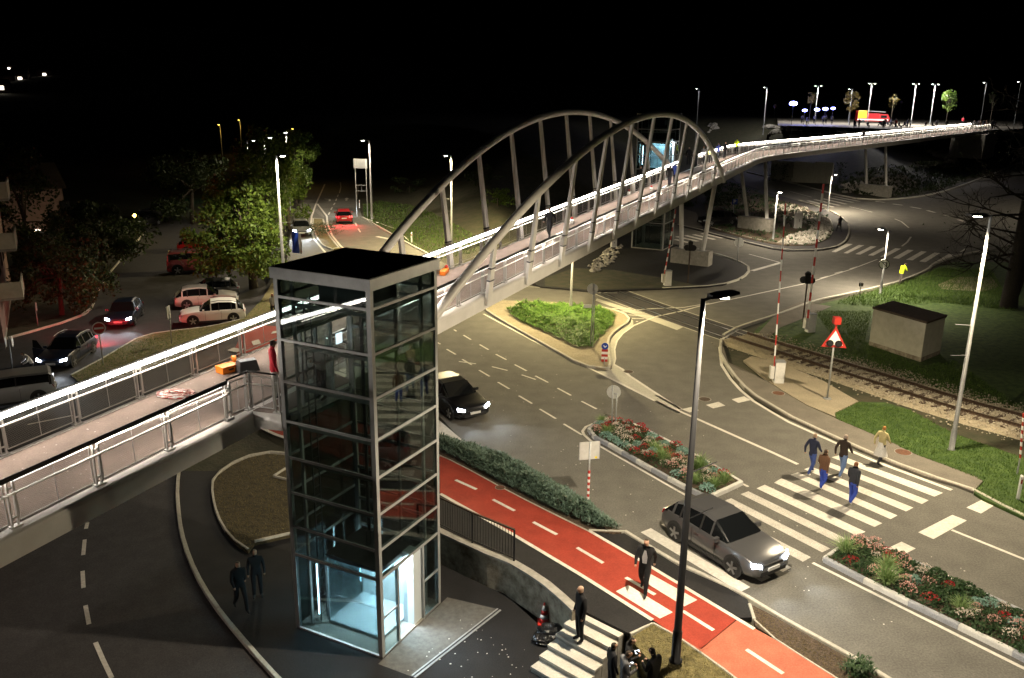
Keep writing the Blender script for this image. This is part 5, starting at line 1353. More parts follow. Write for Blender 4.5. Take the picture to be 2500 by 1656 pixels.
kerb(p2[8:]+[p2[0]], 'second_flower_bed_soil', ('kerb_grey','kerb_pale'), top=.17, w=.17, step=1.4, sm=0); kerb(p2[0:4], 'second_flower_bed_soil', ('kerb_pale',), top=.16, w=.14, step=.9, sm=0); kerb(p2[4:8], 'second_flower_bed_soil', ('kerb_pale','kerb_grey'), top=.15, w=.15, step=1.4, sm=0)
def plant_mesh(kind, seed):
    q = random.Random(seed); mb = MB(); me = None
    if kind == 'tuft':
        for _ in range(190):
            a = q.uniform(0,6.28); sp_ = q.random()**.7; d = Vector((math.cos(a)*sp_, math.sin(a)*sp_, q.uniform(.6,1.2))).normalized(); l = q.uniform(.30,.58)
            s = Vector((-math.sin(a), math.cos(a), 0))*.007; p = Vector((q.gauss(0,.03), q.gauss(0,.03), 0)); m = p+d*l*.6; e = p+d*l+Vector((math.cos(a)*.10,math.sin(a)*.10,-.08))
            o = len(mb.v); mb.v += [tuple(p-s),tuple(p+s),tuple(m+s),tuple(m-s),tuple(e)]; mb.f += [(o,o+1,o+2,o+3),(o+3,o+2,o+4)]
        me = mb.mesh('tuft'); me.materials.append(M_['tuft']); return me
    foliage = {'silver':'silverleaf','white':'groundcover','red':'groundcover','pink':'groundcover','green':'groundcover'}[kind]
    n = 150 if kind in ('silver','green') else 90
    for _ in range(n):
        a = q.uniform(0,6.28); rr = .24*math.sqrt(q.random()); h = .20*math.sqrt(max(0,1-(rr/.25)**2))
        leafquad(mb, (rr*math.cos(a), rr*math.sin(a), .02+h*q.uniform(.4,1)), .045, q)
    k = len(mb.f)
    if kind in ('white','red','pink'):
        for _ in range(75):
            a = q.uniform(0,6.28); rr = .23*math.sqrt(q.random()); h = .20*math.sqrt(max(0,1-(rr/.25)**2)); leafquad(mb, (rr*math.cos(a), rr*math.sin(a), .06+h+q.uniform(-.02,.05)), .030, q)
    me = mb.mesh('plant'); me.materials.append(M_[foliage])
    if kind in ('white','red','pink'):
        me.materials.append(M_['flower_'+kind])
        for i, f in enumerate(me.polygons): f.material_index = 1 if i >= k else 0
    return me
PLM = {k: [plant_mesh(k, 31*i+len(k)) for i in range(3)] for k in ('tuft','silver','white','red','pink','green')}
NAMES = {'tuft':('ornamental_grass','ornamental grass tuft'),'silver':('silver_plant','silvery leafed plant'),'white':('white_flower','white flowering plant'),'red':('red_flower','red flowering plant'),'pink':('pink_flower','pale pink flowering plant'),'green':('green_plant','leafy green plant')}
def plant_bed(poly, n, where, weights, seed, mind):
    q = random.Random(seed); pts = []
    poly2 = [(p.x,p.y) for p in poly]; tries = 0
    while len(pts) < n and tries < 20000:
        tries += 1; x, y = fill(poly, 1, q)[0]
        if _segd(x, y, poly2+[poly2[0]])[0] < .26: continue
        if any((x-a)**2+(y-b)**2 < mind**2 for a, b, _ in pts): continue
        pts.append((x, y, q.choices(list(weights), list(weights.values()))[0]))
    for x, y, k in pts:
        o = link(NAMES[k][0], q.choice(PLM[k])); o.location = (x, y, .12); o.rotation_euler = (0,0,q.uniform(0,6.28)); sc = q.uniform(.85,1.35)*(1.15 if k == 'tuft' else 1); o.scale = (sc,sc,sc*q.uniform(.9,1.2))
        tag(o, NAMES[k][1]+' in '+where, 'plant', 'bedding plants in '+where)
plant_bed(p1, 74, 'the flower bed ahead of the zebra crossing', {'tuft':.10,'silver':.2,'white':.34,'red':.22,'pink':.08,'green':.06}, 4, .36)
plant_bed(p2, 84, 'the long flower bed past the zebra crossing', {'tuft':.08,'silver':.08,'white':.10,'red':.16,'pink':.16,'green':.42}, 9, .34)
cover = MB()
for poly, n in ((p1,500),(p2,1500)):
    for x, y in fill(poly, n, r): sprays(cover, Vector((x,y,.12)), 3, .10, r, .8, .02)
co = cover.build('ground_cover', M_['groundcover'], None, kind='stuff'); co['label'] = 'low leafy ground cover between the bedding flowers'; co['category'] = 'ground cover'
# ---- grass blades where the lamps reach
def blades(name, poly, n, h, m, z, label, seed, w=.008):
    q = random.Random(seed); mb = MB()
    for x, y in fill(poly, n, q):
        a = q.uniform(0,6.28); s = Vector((math.cos(a), math.sin(a), 0))*w; zz = z(x, y) if callable(z) else z; l = h*q.uniform(.5,1.3)
        p = Vector((x,y,zz)); e = p+Vector((q.gauss(0,.5)*l, q.gauss(0,.5)*l, l)); o = len(mb.v); mb.v += [tuple(p-s),tuple(p+s),tuple(e)]; mb.f.append((o,o+1,o+2))
    o = mb.build(name, M_[m], None, kind='stuff'); o['label'] = label; o['category'] = 'grass'
lawn = PX([(2378,1199),(2401,1176),(2309,1137),(2233,1109),(2182,1083),(2118,1055),(2044,1024),(2039,1010),(2097,982),(2220,1001),(2340,1063),(2500,1119),(2620,1162),(2640,1328),(2500,1260)], .11)
blades('lawn_grass', lawn, 16000, .10, 'grassblade', .10, 'short green grass of the lawn round the tall lamp', 1, .012)
blades('dry_grass', tri_poly, 6000, .07, 'dryblade', lambda x, y: tri_h(x,y)-.01, 'dry yellowish grass on the triangle by the stairs', 2)
blades('strip_grass', [G(u, v) for u, v in [(174,921),(306,847),(428,811),(597,781),(640,735),(690,772),(560,830),(430,880),(200,945)]], 7000, .10, 'grassblade', lambda x, y: g(x,y)+.1, 'rough grass on the strip before the parked cars', 3, .015)
vg = PX([(2040,742),(2079,722),(2150,704),(2193,693),(2262,668),(2290,655),(2420,660),(2480,760),(2300,740),(2130,750)], .03)
blades('verge_grass', vg, 11000, .22, 'grassblade', .02, 'tall green grass along the road edge behind the hut', 4, .02)
blades('hut_grass', PX([(1990,760),(2130,760),(2110,835),(2250,895),(2330,880),(2500,1000),(2330,960),(2195,920),(2060,870)], .03), 9000, .14, 'grassblade', .02, 'rough grass round the cream hut', 6, .015)
blades('slope_grass', [G(u, v) for u, v in [(890,535),(935,556),(1004,595),(1075,632),(1200,600),(1100,540),(1000,500),(930,490),(885,500)]], 9000, .22, 'grassblade', lambda x, y: g(x,y)-.06, 'grass on the slope beside the road to town', 7, .03)
blades('bed_grass', PX(bed_px, -.92), 5000, .07, 'dryblade', -.93, 'thin dry grass of the kerbed bed behind the lift', 8)
# ---- stones
mb = MB(); r = random.Random(12)
for x, y in fill(PX([(1900,590),(1923,598),(1985,596),(2020,581),(2030,562),(2024,540),(2005,528),(1985,560),(1930,575)], .15), 420, r)+fill(PX([(1951,502),(2005,528),(1985,560),(1930,530),(1880,500)], .15), 160, r): stone(mb, (x,y,.2), r.uniform(.12,.34), r)
o = mb.build('rubble', M_['rock'], None, kind='stuff'); o['label'] = 'pale rubble stones heaped on the tongue bed by the roundabout'; o['category'] = 'rubble'
mb = MB()
for x, y in fill(PX([(1430,655),(1480,612),(1520,600),(1500,640),(1450,668)], .1), 120, r): stone(mb, (x,y,.15), r.uniform(.12,.3), r)
for x, y in fill([G(u, v) for u, v in [(2110,440),(2200,425),(2250,455),(2180,478),(2120,470),(2060,470),(2050,450)]], 260, r): stone(mb, (x,y,g(x,y)+.05), r.uniform(.15,.5), r)
o = mb.build('slope_stones', M_['rock'], None, kind='stuff'); o['label'] = 'loose grey stones on the slopes under the bridge'; o['category'] = 'stones'
def boulder(p, s, label, seed):
    q = random.Random(seed); bm = bmesh.new(); bmesh.ops.create_icosphere(bm, subdivisions=2, radius=1)
    for v in bm.verts:
        k = 1+.5*noise.noise(v.co*1.3+Vector((seed*3.1,0,0))); v.co = Vector((v.co.x*s*1.25*k, v.co.y*s*k, v.co.z*s*.8*k))
    me = bpy.data.meshes.new('boulder'); bm.to_mesh(me); bm.free(); me.materials.append(M_['rock']); o = link('boulder', me); o.location = p; o.rotation_euler = (0,0,q.uniform(0,3)); tag(o, label, 'boulder', label[:40])
cW = CR(1500,180,.21683); cX = CR(1960,180,.22814)
for i, (x, y) in enumerate([(1060,590),(1110,585),(1140,615),(1080,640),(1100,610),(1130,575),(1060,660),(1085,570)]): boulder(G(*cW((x,y))[0]), .35+.18*(i % 3), 'pale boulder in the small heap on the slope behind the far lift', i)
for i, (x, y) in enumerate([(1700,605),(1740,600),(1780,610),(1830,615),(1880,600),(1930,615),(1960,630),(1830,650),(1810,670),(1870,665),(1780,680),(1995,640)]): boulder(G(*cW((x,y))[0]), .6+.25*(i % 3), 'pale boulder set into the slope below the stage', 20+i)
for i, (x, y) in enumerate([(1400,860),(1450,890),(1490,870),(1540,910),(1560,930),(1590,950),(1360,845)]): boulder(G(*cX((x,y))[0]), .8+.3*(i % 3), 'pale boulder in the row running down from the abutment', 40+i)
mb = MB(); q = random.Random(61)
for x, y in fill([G(u, v) for u, v in [(2030,462),(2085,478),(2200,480),(2300,464),(2410,424),(2450,395),(2380,380),(2250,400),(2100,420),(2040,445)]], 700, q):
    z = g(x, y)
    for _ in range(3): sprays(mb, Vector((x+q.gauss(0,.4), y+q.gauss(0,.4), z+q.uniform(-.1,.25))), 5, q.uniform(.35,.8), q, .9, .06)
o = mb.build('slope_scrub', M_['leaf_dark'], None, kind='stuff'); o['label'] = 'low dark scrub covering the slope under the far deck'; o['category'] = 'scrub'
mb = MB()
for x, y in fill(PX([(1735,558),(1808,578),(1885,595),(1923,600),(1985,598),(2022,582),(2032,562),(2005,526),(1900,487),(1800,452),(1755,440),(1720,500)], .15), 700, q):
    for _ in range(2): sprays(mb, Vector((x+q.gauss(0,.3), y+q.gauss(0,.3), .12)), 5, q.uniform(.25,.5), q, .9, .04)
o = mb.build('bed_scrub', M_['groundcover'], None, kind='stuff'); o['label'] = 'low scrub between the stones of the tongue bed'; o['category'] = 'scrub'
# bush behind the arches and creepers under the far deck
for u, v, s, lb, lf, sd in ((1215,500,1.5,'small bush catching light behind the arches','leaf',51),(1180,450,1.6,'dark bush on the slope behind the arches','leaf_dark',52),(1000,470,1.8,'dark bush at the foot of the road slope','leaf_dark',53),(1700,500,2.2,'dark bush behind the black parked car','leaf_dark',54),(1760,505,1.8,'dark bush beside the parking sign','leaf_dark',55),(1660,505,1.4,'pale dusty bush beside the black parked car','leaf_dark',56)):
    p = G(u, v); t = thing('bush', lb, 'bush', p, 0, 'bushes on the slopes'); mb = MB(); q = random.Random(sd); crown(mb, (0,0,s*.6), (s*1.2,s,s*.8), 900, .12, q, 14); mb.build('crown', M_[lf], t); MB().tube([(0,0,-.2),(0,0,s*.5)], [.08,.03], 6).build('trunk', M_['bark'], t)
# small dark shrub in the mulch bed
p = P(2100,1648,.1); t = thing('small_shrub', 'small dark green shrub at the end of the mulch bed', 'shrub', p); mb = MB()
for _ in range(240): sprays(mb, Vector((r.gauss(0,.16), r.gauss(0,.16), r.uniform(.02,.34))), 4, .14, r, .8)
mb.build('foliage', M_['groundcover'], t)
mb = MB()
for x, y in fill(PX([(1835,1482),(1869,1497),(2130,1643),(2190,1690),(2043,1653),(1989,1618),(1900,1563),(1848,1528)], .1), 1500, r): leafquad(mb, (x,y,.115), .016, r, .8)
o = mb.build('fallen_leaves', M_['dryblade'], None, kind='stuff'); o['label'] = 'small dry fallen leaves on the mulch bed'; o['category'] = 'leaves'
# paper scraps on the deck and specks on the asphalt
mb = MB()
for _ in range(420):
    s = r.uniform(-14, 12) if r.random() < .8 else r.uniform(12, 50); q, d, n = station(s, r.uniform(.45,3.3), .006); a = r.uniform(0,3.14); w = r.uniform(.008,.022)
    e = Vector((math.cos(a), math.sin(a), 0))*w; f = Vector((-math.sin(a), math.cos(a), 0))*w*r.uniform(.5,1); o = len(mb.v); mb.v += [tuple(q-e-f),tuple(q+e-f),tuple(q+e+f),tuple(q-e+f)]; mb.f.append((o,o+1,o+2,o+3))
for _ in range(160):
    x, y = fill(PX([(1100,800),(1500,950),(1900,1150),(2400,1400),(2400,1600),(1900,1450),(1500,1250),(1200,1080)]), 1, r)[0]; w = r.uniform(.008,.025); o = len(mb.v); mb.v += [(x-w,y-w,.008),(x+w,y-w*.6,.008),(x+w*.8,y+w,.008),(x-w,y+w,.008)]; mb.f.append((o,o+1,o+2,o+3))
for _ in range(120):
    x, y = fill([Vector((-3,18,0)),Vector((2,17.5,0)),Vector((1.2,21,0)),Vector((-1.5,23,0)),Vector((-3,20,0))], 1, r)[0]; w = r.uniform(.008,.025); o = len(mb.v); mb.v += [(x-w,y-w,-.99),(x+w,y-w*.6,-.99),(x+w*.8,y+w,-.99),(x-w,y+w,-.99)]; mb.f.append((o,o+1,o+2,o+3))
o = mb.build('litter', M_['paint'], None, kind='stuff'); o['label'] = 'tiny paper scraps strewn on the bridge deck and asphalt'; o['category'] = 'litter'
# ================================================================== VEHICLES
def paint_mat(name, col, metal=.2): return mat(name, col, .28, metal, spec=.5, coat=.6)
PAINT = dict(white=paint_mat('paint_white', (.66,.66,.64), 0), pearl=paint_mat('paint_pearl', (.58,.55,.52), .1), grey=paint_mat('paint_grey', (.11,.11,.115), .5), black=paint_mat('paint_black', (.010,.010,.012), .3),
             navy=paint_mat('paint_navy', (.012,.016,.03), .3), red=paint_mat('paint_red', (.34,.012,.016), .2), silver=paint_mat('paint_silver', (.42,.43,.44), .6), red_lit=paint_mat('paint_red_lit', (.42,.10,.11), .2), midgrey=paint_mat('paint_mid_grey', (.26,.26,.27), .5))  # the van's paint has the red glow of brake lights mixed into its colour
def car(name, label, paint, pos, hdg, L=4.25, Wd=1.8, Hh=1.52, style='hatch', head=False, tail=False, spot=0, group=None, tilt=None, rails=False):
    """x forwards, y to the car's left"""
    t = thing(name, label, 'van' if style == 'van' else 'car', pos, math.atan2(hdg[1], hdg[0]), group)
    pm = PAINT[paint]; k = Hh/1.52; w = Wd/2; belt = .96*k
    if style == 'van':
        top = [(-.5,.8),(-.495,1.02),(-.42,1.05),(-.1,1.05),(.2,1.03),(.30,1.0),(.42,.86),(.48,.74),(.5,.55)]
    else:
        top = [(-.5,.60),(-.49,.90),(-.42,.97),(-.15,.96),(.12,.94),(.24,.93),(.38,.86),(.47,.74),(.5,.54)]
    hw = [.80,.92,.98,1.0,1.0,1.0,.98,.90,.78]; zb = [.36,.27,.21,.20,.20,.20,.22,.27,.33]
    vs_ = []; fs = []; K = 8
    for (x, z), a, b in zip(top, hw, zb):
        X = x*L; z *= k; b *= k; a *= w; m = b+(z-b)*.55
        vs_ += [(X,-a*.90,b),(X,-a,b+(z-b)*.28),(X,-a*.995,m),(X,-a*.93,z),(X,a*.93,z),(X,a*.995,m),(X,a,b+(z-b)*.28),(X,a*.90,b)]
    for i in range(len(top)-1):
        for j in range(K): j2 = (j+1) % K; fs.append((i*K+j, (i+1)*K+j, (i+1)*K+j2, i*K+j2))
    fs.append(tuple(range(K))); fs.append(tuple((len(top)-1)*K+j for j in range(K))[::-1])
    bo = MB().add(vs_, fs).build('body', pm, t, True)
    md = bo.modifiers.new('bevel', 'BEVEL'); md.width = .035; md.segments = 2; md.limit_method = 'ANGLE'; md.angle_limit = R(25)
    # greenhouse
    if style == 'van': gh = [(-.485,.90,.94),(-.47,1.40,.86),(-.44,1.50,.84),(-.1,1.54,.83),(.14,1.50,.84),(.31,.98,.90)]
    elif style == 'suv': gh = [(-.475,.93,.90),(-.37,1.36,.77),(-.29,1.46,.74),(-.10,1.50,.73),(.02,1.43,.75),(.20,.92,.88)]
    else: gh = [(-.46,.92,.90),(-.36,1.33,.76),(-.28,1.43,.73),(-.06,1.48,.72),(.05,1.42,.74),(.215,.92,.88)]
    bz = [.90 if style != 'van' else .98]*6
    def sec(i):
        x, z, a = gh[i]; X = x*L; z *= k
        bt = min(belt*.99, z); return [(X,-w*.925,bt-.03),(X,-a*w,max(z-.07*k,bt-.02)),(X,-a*w*.86,z),(X,a*w*.86,z),(X,a*w,max(z-.07*k,bt-.02)),(X,w*.925,bt-.03)]
    S_ = [sec(i) for i in range(6)]
    def patch(i0, i1, js, nm, m_, off=0.0, par=t):
        mb = MB()
        for i in range(i0, i1):
            for j in js: mb.add([S_[i][j], S_[i+1][j], S_[i+1][j+1], S_[i][j+1]], [(0,1,2,3)])
        return mb.build(nm, m_, par)
    roof = patch(1, 4, (1,2,3), 'roof', pm); 
    patch(4, 5, (1,2,3), 'windscreen', M_['carglass']); patch(0, 1, (1,2,3), 'rear_window', M_['carglass'])
    patch(0, 5, (0,), 'side_window', M_['carglass']); patch(0, 5, (4,), 'side_window', M_['carglass'])
    for j0, j1, sgn in ((0,1,-1),(5,4,1)):                      # pillars
        for i, wd in ((1,.07),(2,.05),(3,.05),(4,.05)):
            a, b = Vector(S_[i][j0]), Vector(S_[i][j1]); o_ = Vector((0,.006*sgn,0)); MB().bar(a+o_, b+o_, wd*1.3, .02, up=(0,1,0)).build('pillar', pm if i in (1,4) else M_['plastic'], t)
    if rails:
        for s in (-1,1): MB().tube([(gh[1][0]*L,s*w*.72,1.40*k),(gh[2][0]*L,s*w*.72,1.50*k),(gh[3][0]*L,s*w*.72,1.55*k),(gh[4][0]*L,s*w*.72,1.49*k)], .018, 6).build('roof_rail', M_['black_steel'] if paint not in ('black','navy') else M_['galv'], roof)
    # lower trim, bumpers, grille, plates
    for s in (-1,1):
        MB().box(-.33*L,.28*L,s*w*.985-.02,s*w*.985+.02,.19*k,.30*k).build('sill', M_['plastic'], t)
        for x in (-.13,.11): MB().box(x*L-.006,x*L+.006,s*w*1.0-.006,s*w*1.0+.006,.34*k,.90*k).build('door_seam', M_['plastic'], t)
        for x in (-.05,.17): MB().box(x*L-.2,x*L-.03,s*(w*1.0),s*(w*1.0+.025),.78*k,.81*k).build('door_handle', pm, t)
        mr = MB().box(.12*L,.12*L+.12,s*(w*.95),s*(w*.95+.2),.93*k,1.06*k).build('mirror', pm if paint not in ('white','pearl') else pm, t)
    MB().box(.478*L,.505*L,-w*.62,w*.62,.30*k,.44*k).build('front_bumper', M_['plastic'], t); MB().box(-.505*L,-.478*L,-w*.7,w*.7,.26*k,.40*k).build('rear_bumper', M_['plastic'], t)
    gr_ = MB().box(.484*L,.497*L,-w*.48,w*.48,.52*k,.64*k).build('grille', M_['plastic'], t)
    MB().box(.5*L,.508*L,-.26,.26,.42*k,.53*k).build('number_plate', M_['plate'], t); MB().box(-.512*L,-.503*L,-.26,.26,.62*k,.73*k).build('number_plate', M_['plate'], t)
    for s in (-1,1):
        MB().add([(.455*L,s*w*.88,.62*k),(.490*L,s*w*.60,.58*k),(.490*L,s*w*.60,.70*k),(.447*L,s*w*.88,.755*k),(.47*L,s*w*.93,.63*k),(.505*L,s*w*.60,.60*k),(.497*L,s*w*.60,.71*k),(.455*L,s*w*.93,.77*k)],
                 [(0,1,2,3),(4,7,6,5),(0,4,5,1),(1,5,6,2),(2,6,7,3),(3,7,4,0)]).build('headlight', M_['head_glow' if head else 'head_off'], t)
        MB().add([(-.48*L,s*w*.62,.74*k),(-.478*L,s*w*.90,.74*k),(-.46*L,s*w*.92,.90*k),(-.478*L,s*w*.62,.88*k),(-.503*L,s*w*.60,.74*k),(-.485*L,s*w*.945,.74*k),(-.468*L,s*w*.95,.90*k),(-.498*L,s*w*.60,.88*k)],
                 [(0,1,2,3),(4,7,6,5),(0,4,5,1),(1,5,6,2),(2,6,7,3),(3,7,4,0)]).build('tail_light', M_['tail_glow' if tail else 'tail_off'], t)
    R_ = .33*k
    for x in (-.31,.30):
        for s in (-1,1):
            y0, y1 = s*(w-.20), s*(w+.012)
            MB().disc((x*L, s*(w-.02), R_+.035), R_*1.16, (0,1,0), .052, 20).build('wheel_arch', M_['plastic'], t)
            wh = MB().tube([(x*L,y0,R_),(x*L,y1-s*.03,R_),(x*L,y1,R_)], [R_,R_,R_*.93], 20).build('tyre', M_['tyre'], t, False)
            MB().disc((x*L,y1+s*.004,R_), R_*.66, (0,1,0), .012, 18).build('rim_well', M_['black_steel'], wh)
            sp_ = MB()
            for q in range(5):
                a = q*2*math.pi/5+.3; sp_.bar((x*L,y1+s*.014,R_), (x*L+math.cos(a)*R_*.66, y1+s*.014, R_+math.sin(a)*R_*.66), .03, R_*.22, up=(-math.sin(a),0,math.cos(a)))
            sp_.build('rim', M_['rim'], wh)
    if spot:
        for s in (-1,1): lampobj('SPOT', (.52*L, s*w*.72, .66*k), spot, (.82,.91,1.0), t, aim=(1,s*.05,-.05), size=.06, angle=90, blend=1.0)
    if tail:
        for s in (-1,1): lampobj('SPOT', (-.525*L, s*w*.75, .8*k), 900.0, (1.0,.03,.04), t, aim=(-1,0,-.3), size=.06, angle=140, blend=.9)
    return t
def onwheel(fw, rw, Wd, base):
    """centre and heading from the two wheels on the camera's side"""
    d = fw-rw; d.z = 0; d.normalize(); n = Vector((-d.y, d.x, 0))
    if n.y < 0: n = -n
    c = (fw+rw)/2+n*Wd/2; return c, d
c, d = onwheel(G(473,801), G(569,786), 1.8, 0); car('parked_car', 'white compact SUV parked nose out beside the grass strip', 'white', c, d, 4.25, 1.82, 1.57, 'suv', rails=True, group='cars parked by the trees')
dn = Vector((-d.y, d.x, 0)); dn = dn if dn.y > 0 else -dn
rw = G(458,757); c2 = rw-d*1.35+dn*.9; car('parked_car', 'pearl white coupe SUV parked nose in next to the white SUV', 'pearl', c2, -d, 4.4, 1.85, 1.58, 'suv', group='cars parked by the trees')
c3 = c2+dn*2.75-d*.2; car('parked_car', 'grey hatchback parked between the pearl SUV and the roof rack van', 'grey', c3, d, 4.3, 1.8, 1.47, 'hatch', group='cars parked by the trees')
c4 = G(447,672)+dn*1.0-d*1.0; v_ = car('parked_van', 'van with a roof rack under the big tree, red brake light put into its paint', 'red_lit', c4, -d, 4.5, 1.85, 1.9, 'van', group='cars parked by the trees')
for s in (-.6,0,.6): MB().box(-1.9,1.0,s-.02,s+.02,1.98,2.02).build('roof_rack', M_['galv'], v_)
for x in (-1.7,-.4,.8): MB().box(x-.02,x+.02,-.7,.7,1.94,1.975).build('rack_bar', M_['galv'], v_)
c5_ = G(452,622)+dn*1-d*1.4; car('parked_car', 'red car parked behind the roof rack van in the dark', 'red', c5_, -d, 4.2, 1.8, 1.5, 'hatch', group='cars parked by the trees')
f = G(290,804); hv = (G(255,830)-G(322,752)); hv.z = 0; hv.normalize(); car('approaching_car', 'black car with headlights on approaching behind the no entry sign', 'navy', f-hv*2.1, hv, 4.2, 1.78, 1.5, 'hatch', head=True, spot=351, group='cars with lights on at the parking place')
f = G(127,908); rr_ = G(222,842); hv = f-rr_; hv.z = 0; hv.normalize(); bc = car('stopped_car', 'black estate car with headlights on and a front door open', 'navy', f-hv*2.2, hv, 4.5, 1.82, 1.5, 'suv', head=True, tail=True, spot=405, rails=True, group='cars with lights on at the parking place')
dr_ = bpy.data.objects.new('open_door', None); C.objects.link(dr_); dr_.parent = bc; dr_.location = (.9,-.92,0); dr_.rotation_euler = (0,0,R(-118))
MB().box(0,.95,-.03,.03,.3,.92).build('door_panel', PAINT['navy'], dr_); MB().add([(.05,0,.93),(.92,0,.93),(.88,0,1.38),(.5,0,1.40)], [(0,1,2,3)]).build('door_window', M_['carglass'], dr_)
c_ = G(22,985); hv = Vector((-.86,-.5,0)); sc_ = car('stopped_car', 'silver car with its rear end lit cut by the bridge railing', 'silver', c_, hv, 4.4, 1.8, 1.6, 'van', group='cars with lights on at the parking place')
car('dark_car', 'dark car parked at the far end of the unlit yard', 'black', G(352,552), (-.4,-.9), 4.2, 1.8, 1.5, group='dark cars in the yard'); car('dark_car', 'pale roofed car parked beyond the unlit yard', 'grey', G(385,528), (-.9,-.4), 4.2, 1.8, 1.5, group='dark cars in the yard')
rp_ = P(841,548); hv = P(838,505)-P(844,548); hv.z = 0; hv.normalize(); car('driving_car', 'red car with glowing tail lights driving towards town', 'red', rp_+hv*2.1, hv, 4.3, 1.8, 1.5, 'hatch', head=True, tail=True, spot=567)
fp_ = P(738,580); hv = (P(745,610)-P(735,560)); hv.z = 0; hv.normalize(); car('driving_car', 'car with dazzling headlights coming out from behind the leafy tree', 'midgrey', fp_-hv*2.1, hv, 4.3, 1.8, 1.5, 'hatch', head=True, spot=945)
rd = Vector((.545,-.838,0))
car('driving_car', 'black car with headlights on passing behind the lift tower', 'black', P(1120,1005)-rd*.6, rd, 4.3, 1.8, 1.5, 'hatch', head=True, spot=260)
car('driving_car', 'grey car with headlights on driving over the zebra crossing', 'grey', P(1762,1345)+Vector((0,0,.0)), rd, 4.25, 1.8, 1.5, 'hatch', head=True, spot=220)
car('parked_car', 'black SUV parked by the bushes beyond the far pier', 'black', P(1748,553,.1)+Vector((.3,1.0,0)), (-.93,-.36), 4.4, 1.85, 1.62, 'suv')
# fire engine on the embankment
fe = PD(2130,281,212); fz = g(fe.x, fe.y); t = thing('fire_engine', 'red fire engine with a yellow stripe behind the tables on the embankment', 'fire engine', (fe.x, fe.y, fz), R(-8))
MB().box(-3.6,1.3,-1.2,1.2,.7,2.5).build('body', PAINT['red'], t); MB().add([(1.35,-1.2,.7),(3.6,-1.2,.7),(3.7,-1.2,1.5),(3.2,-1.2,2.3),(1.35,-1.2,2.4)]+[(1.35,1.2,.7),(3.6,1.2,.7),(3.7,1.2,1.5),(3.2,1.2,2.3),(1.35,1.2,2.4)], [(0,1,2,3,4),(9,8,7,6,5),(0,5,6,1),(1,6,7,2),(2,7,8,3),(3,8,9,4),(4,9,5,0)]).build('cab', PAINT['red'], t)
MB().box(-3.5,-1.6,-1.23,-1.2,1.4,3.1).build('locker_panel', M_['yellow'], t); MB().box(-3.6,3.4,-1.235,-1.205,.95,1.2).build('stripe', M_['sign_white'], t); MB().box(1.7,3.0,-1.23,-1.2,1.5,2.1).build('window', M_['carglass'], t)
MB().box(-3.6,-1.5,-1.18,1.18,2.5,3.1).build('equipment_box', M_['sign_red'], t)
for x in (-2.3,2.4):
    for s in (-1,1): MB().disc((x,s*1.1,.5), .5, (0,1,0), .3, 16).build('wheel', M_['tyre'], t)
for z in (2.6,): MB().bar((-3.4,-.5,2.75+.4),(2.8,-.5,2.75+.1), .5, .08).build('ladder', M_['galv'], t)

# ================================================================== BUILDING, STAGE, TOWN
bb_ = G(14,842); bd = thing('apartment_building', 'rose rendered building with balconies at the edge of the dark lawn', 'building', (bb_.x, bb_.y, bb_.z-.3), R(118))
MB().box(-1,16,0,12,0,12.5).build('wall', M_['wall_pink'], bd); MB().box(-1.5,16.5,-.5,12.5,12.5,12.9).build('roof', M_['timber'], bd); MB().box(-1.02,16.02,-.02,12.02,0,.7).build('base_course', M_['concrete'], bd)
for fl in range(3):
    z = 2.8+3.1*fl
    bl_ = MB().box(1.2,4.6,-1.3,-.01,z,z+.16).build('balcony', M_['concrete'], bd); MB().box(1.2,4.6,-1.3,-1.22,z+.16,z+1.15).build('parapet', M_['wall_cream'], bl_); MB().box(1.2,1.28,-1.21,-.02,z+.16,z+1.15).build('parapet', M_['wall_cream'], bl_)
    for i in range(5):
        x = 1.9+2.9*i; wd_ = MB().box(x,x+1.1,-.03,.02,z+.9-.0,z+2.3).build('window', M_['dark_steel'], bd); MB().box(x+.08,x+1.02,-.045,-.031,z+.98,z+2.22).build('pane', M_['carglass'], wd_)
    for i in range(3):
        y = 1.5+3.4*i; wd_ = MB().box(-1.03,-.98,y,y+1.2,z+.9,z+2.3).build('window', M_['dark_steel'], bd); MB().box(-1.045,-1.031,y+.08,y+1.12,z+.98,z+2.22).build('pane', M_['carglass'], wd_)
# houses: a lit window behind the dark tree, and the hamlet on the far hill
def house(p, s, label, lit, yaw=0, group='houses of the hamlet on the far hill'):
    t = thing('house', label, 'house', p, yaw, group); a, b, h = s
    MB().box(-a/2,a/2,-b/2,b/2,-2,h).build('wall', M_['wall_pink'], t)
    MB().add([(-a/2-.4,-b/2-.4,h),(a/2+.4,-b/2-.4,h),(a/2+.4,b/2+.4,h),(-a/2-.4,b/2+.4,h),(-a/2,0,h*1.55),(a/2,0,h*1.55)], [(0,1,5,4),(1,2,5),(2,3,4,5),(3,0,4),(3,2,1,0)]).build('roof', M_['timber'], t)
    for x, z, w_, hh, on in lit: MB().box(x-w_/2,x+w_/2,-b/2-.06,-b/2-.01,z,z+hh).build('window', M_['window_lit' if on else 'carglass'], t)
hh_ = PD(82,560,95); house(Vector((hh_.x,hh_.y,g(hh_.x,hh_.y))), (6,6,4.6), 'dark house with one lit window behind the round tree', [(0,hh_.z-g(hh_.x,hh_.y)-.6,.6,1.0,True),(-3,2,1,1.2,False),(3,2,1,1.2,False)], R(35), 'houses in the dark')
HL = [(26,169,6),(8,190,9),(35,191,8),(46,186,7),(54,184,8),(51,192,5),(5,216,10),(110,182,3),(20,197,4)]
def hit(u, v):
    y = 380
    while y < 2600:
        p = PD(u, v, y)
        if p.z <= g(p.x, p.y)+4: return p
        y += 6
    return PD(u, v, 1200)
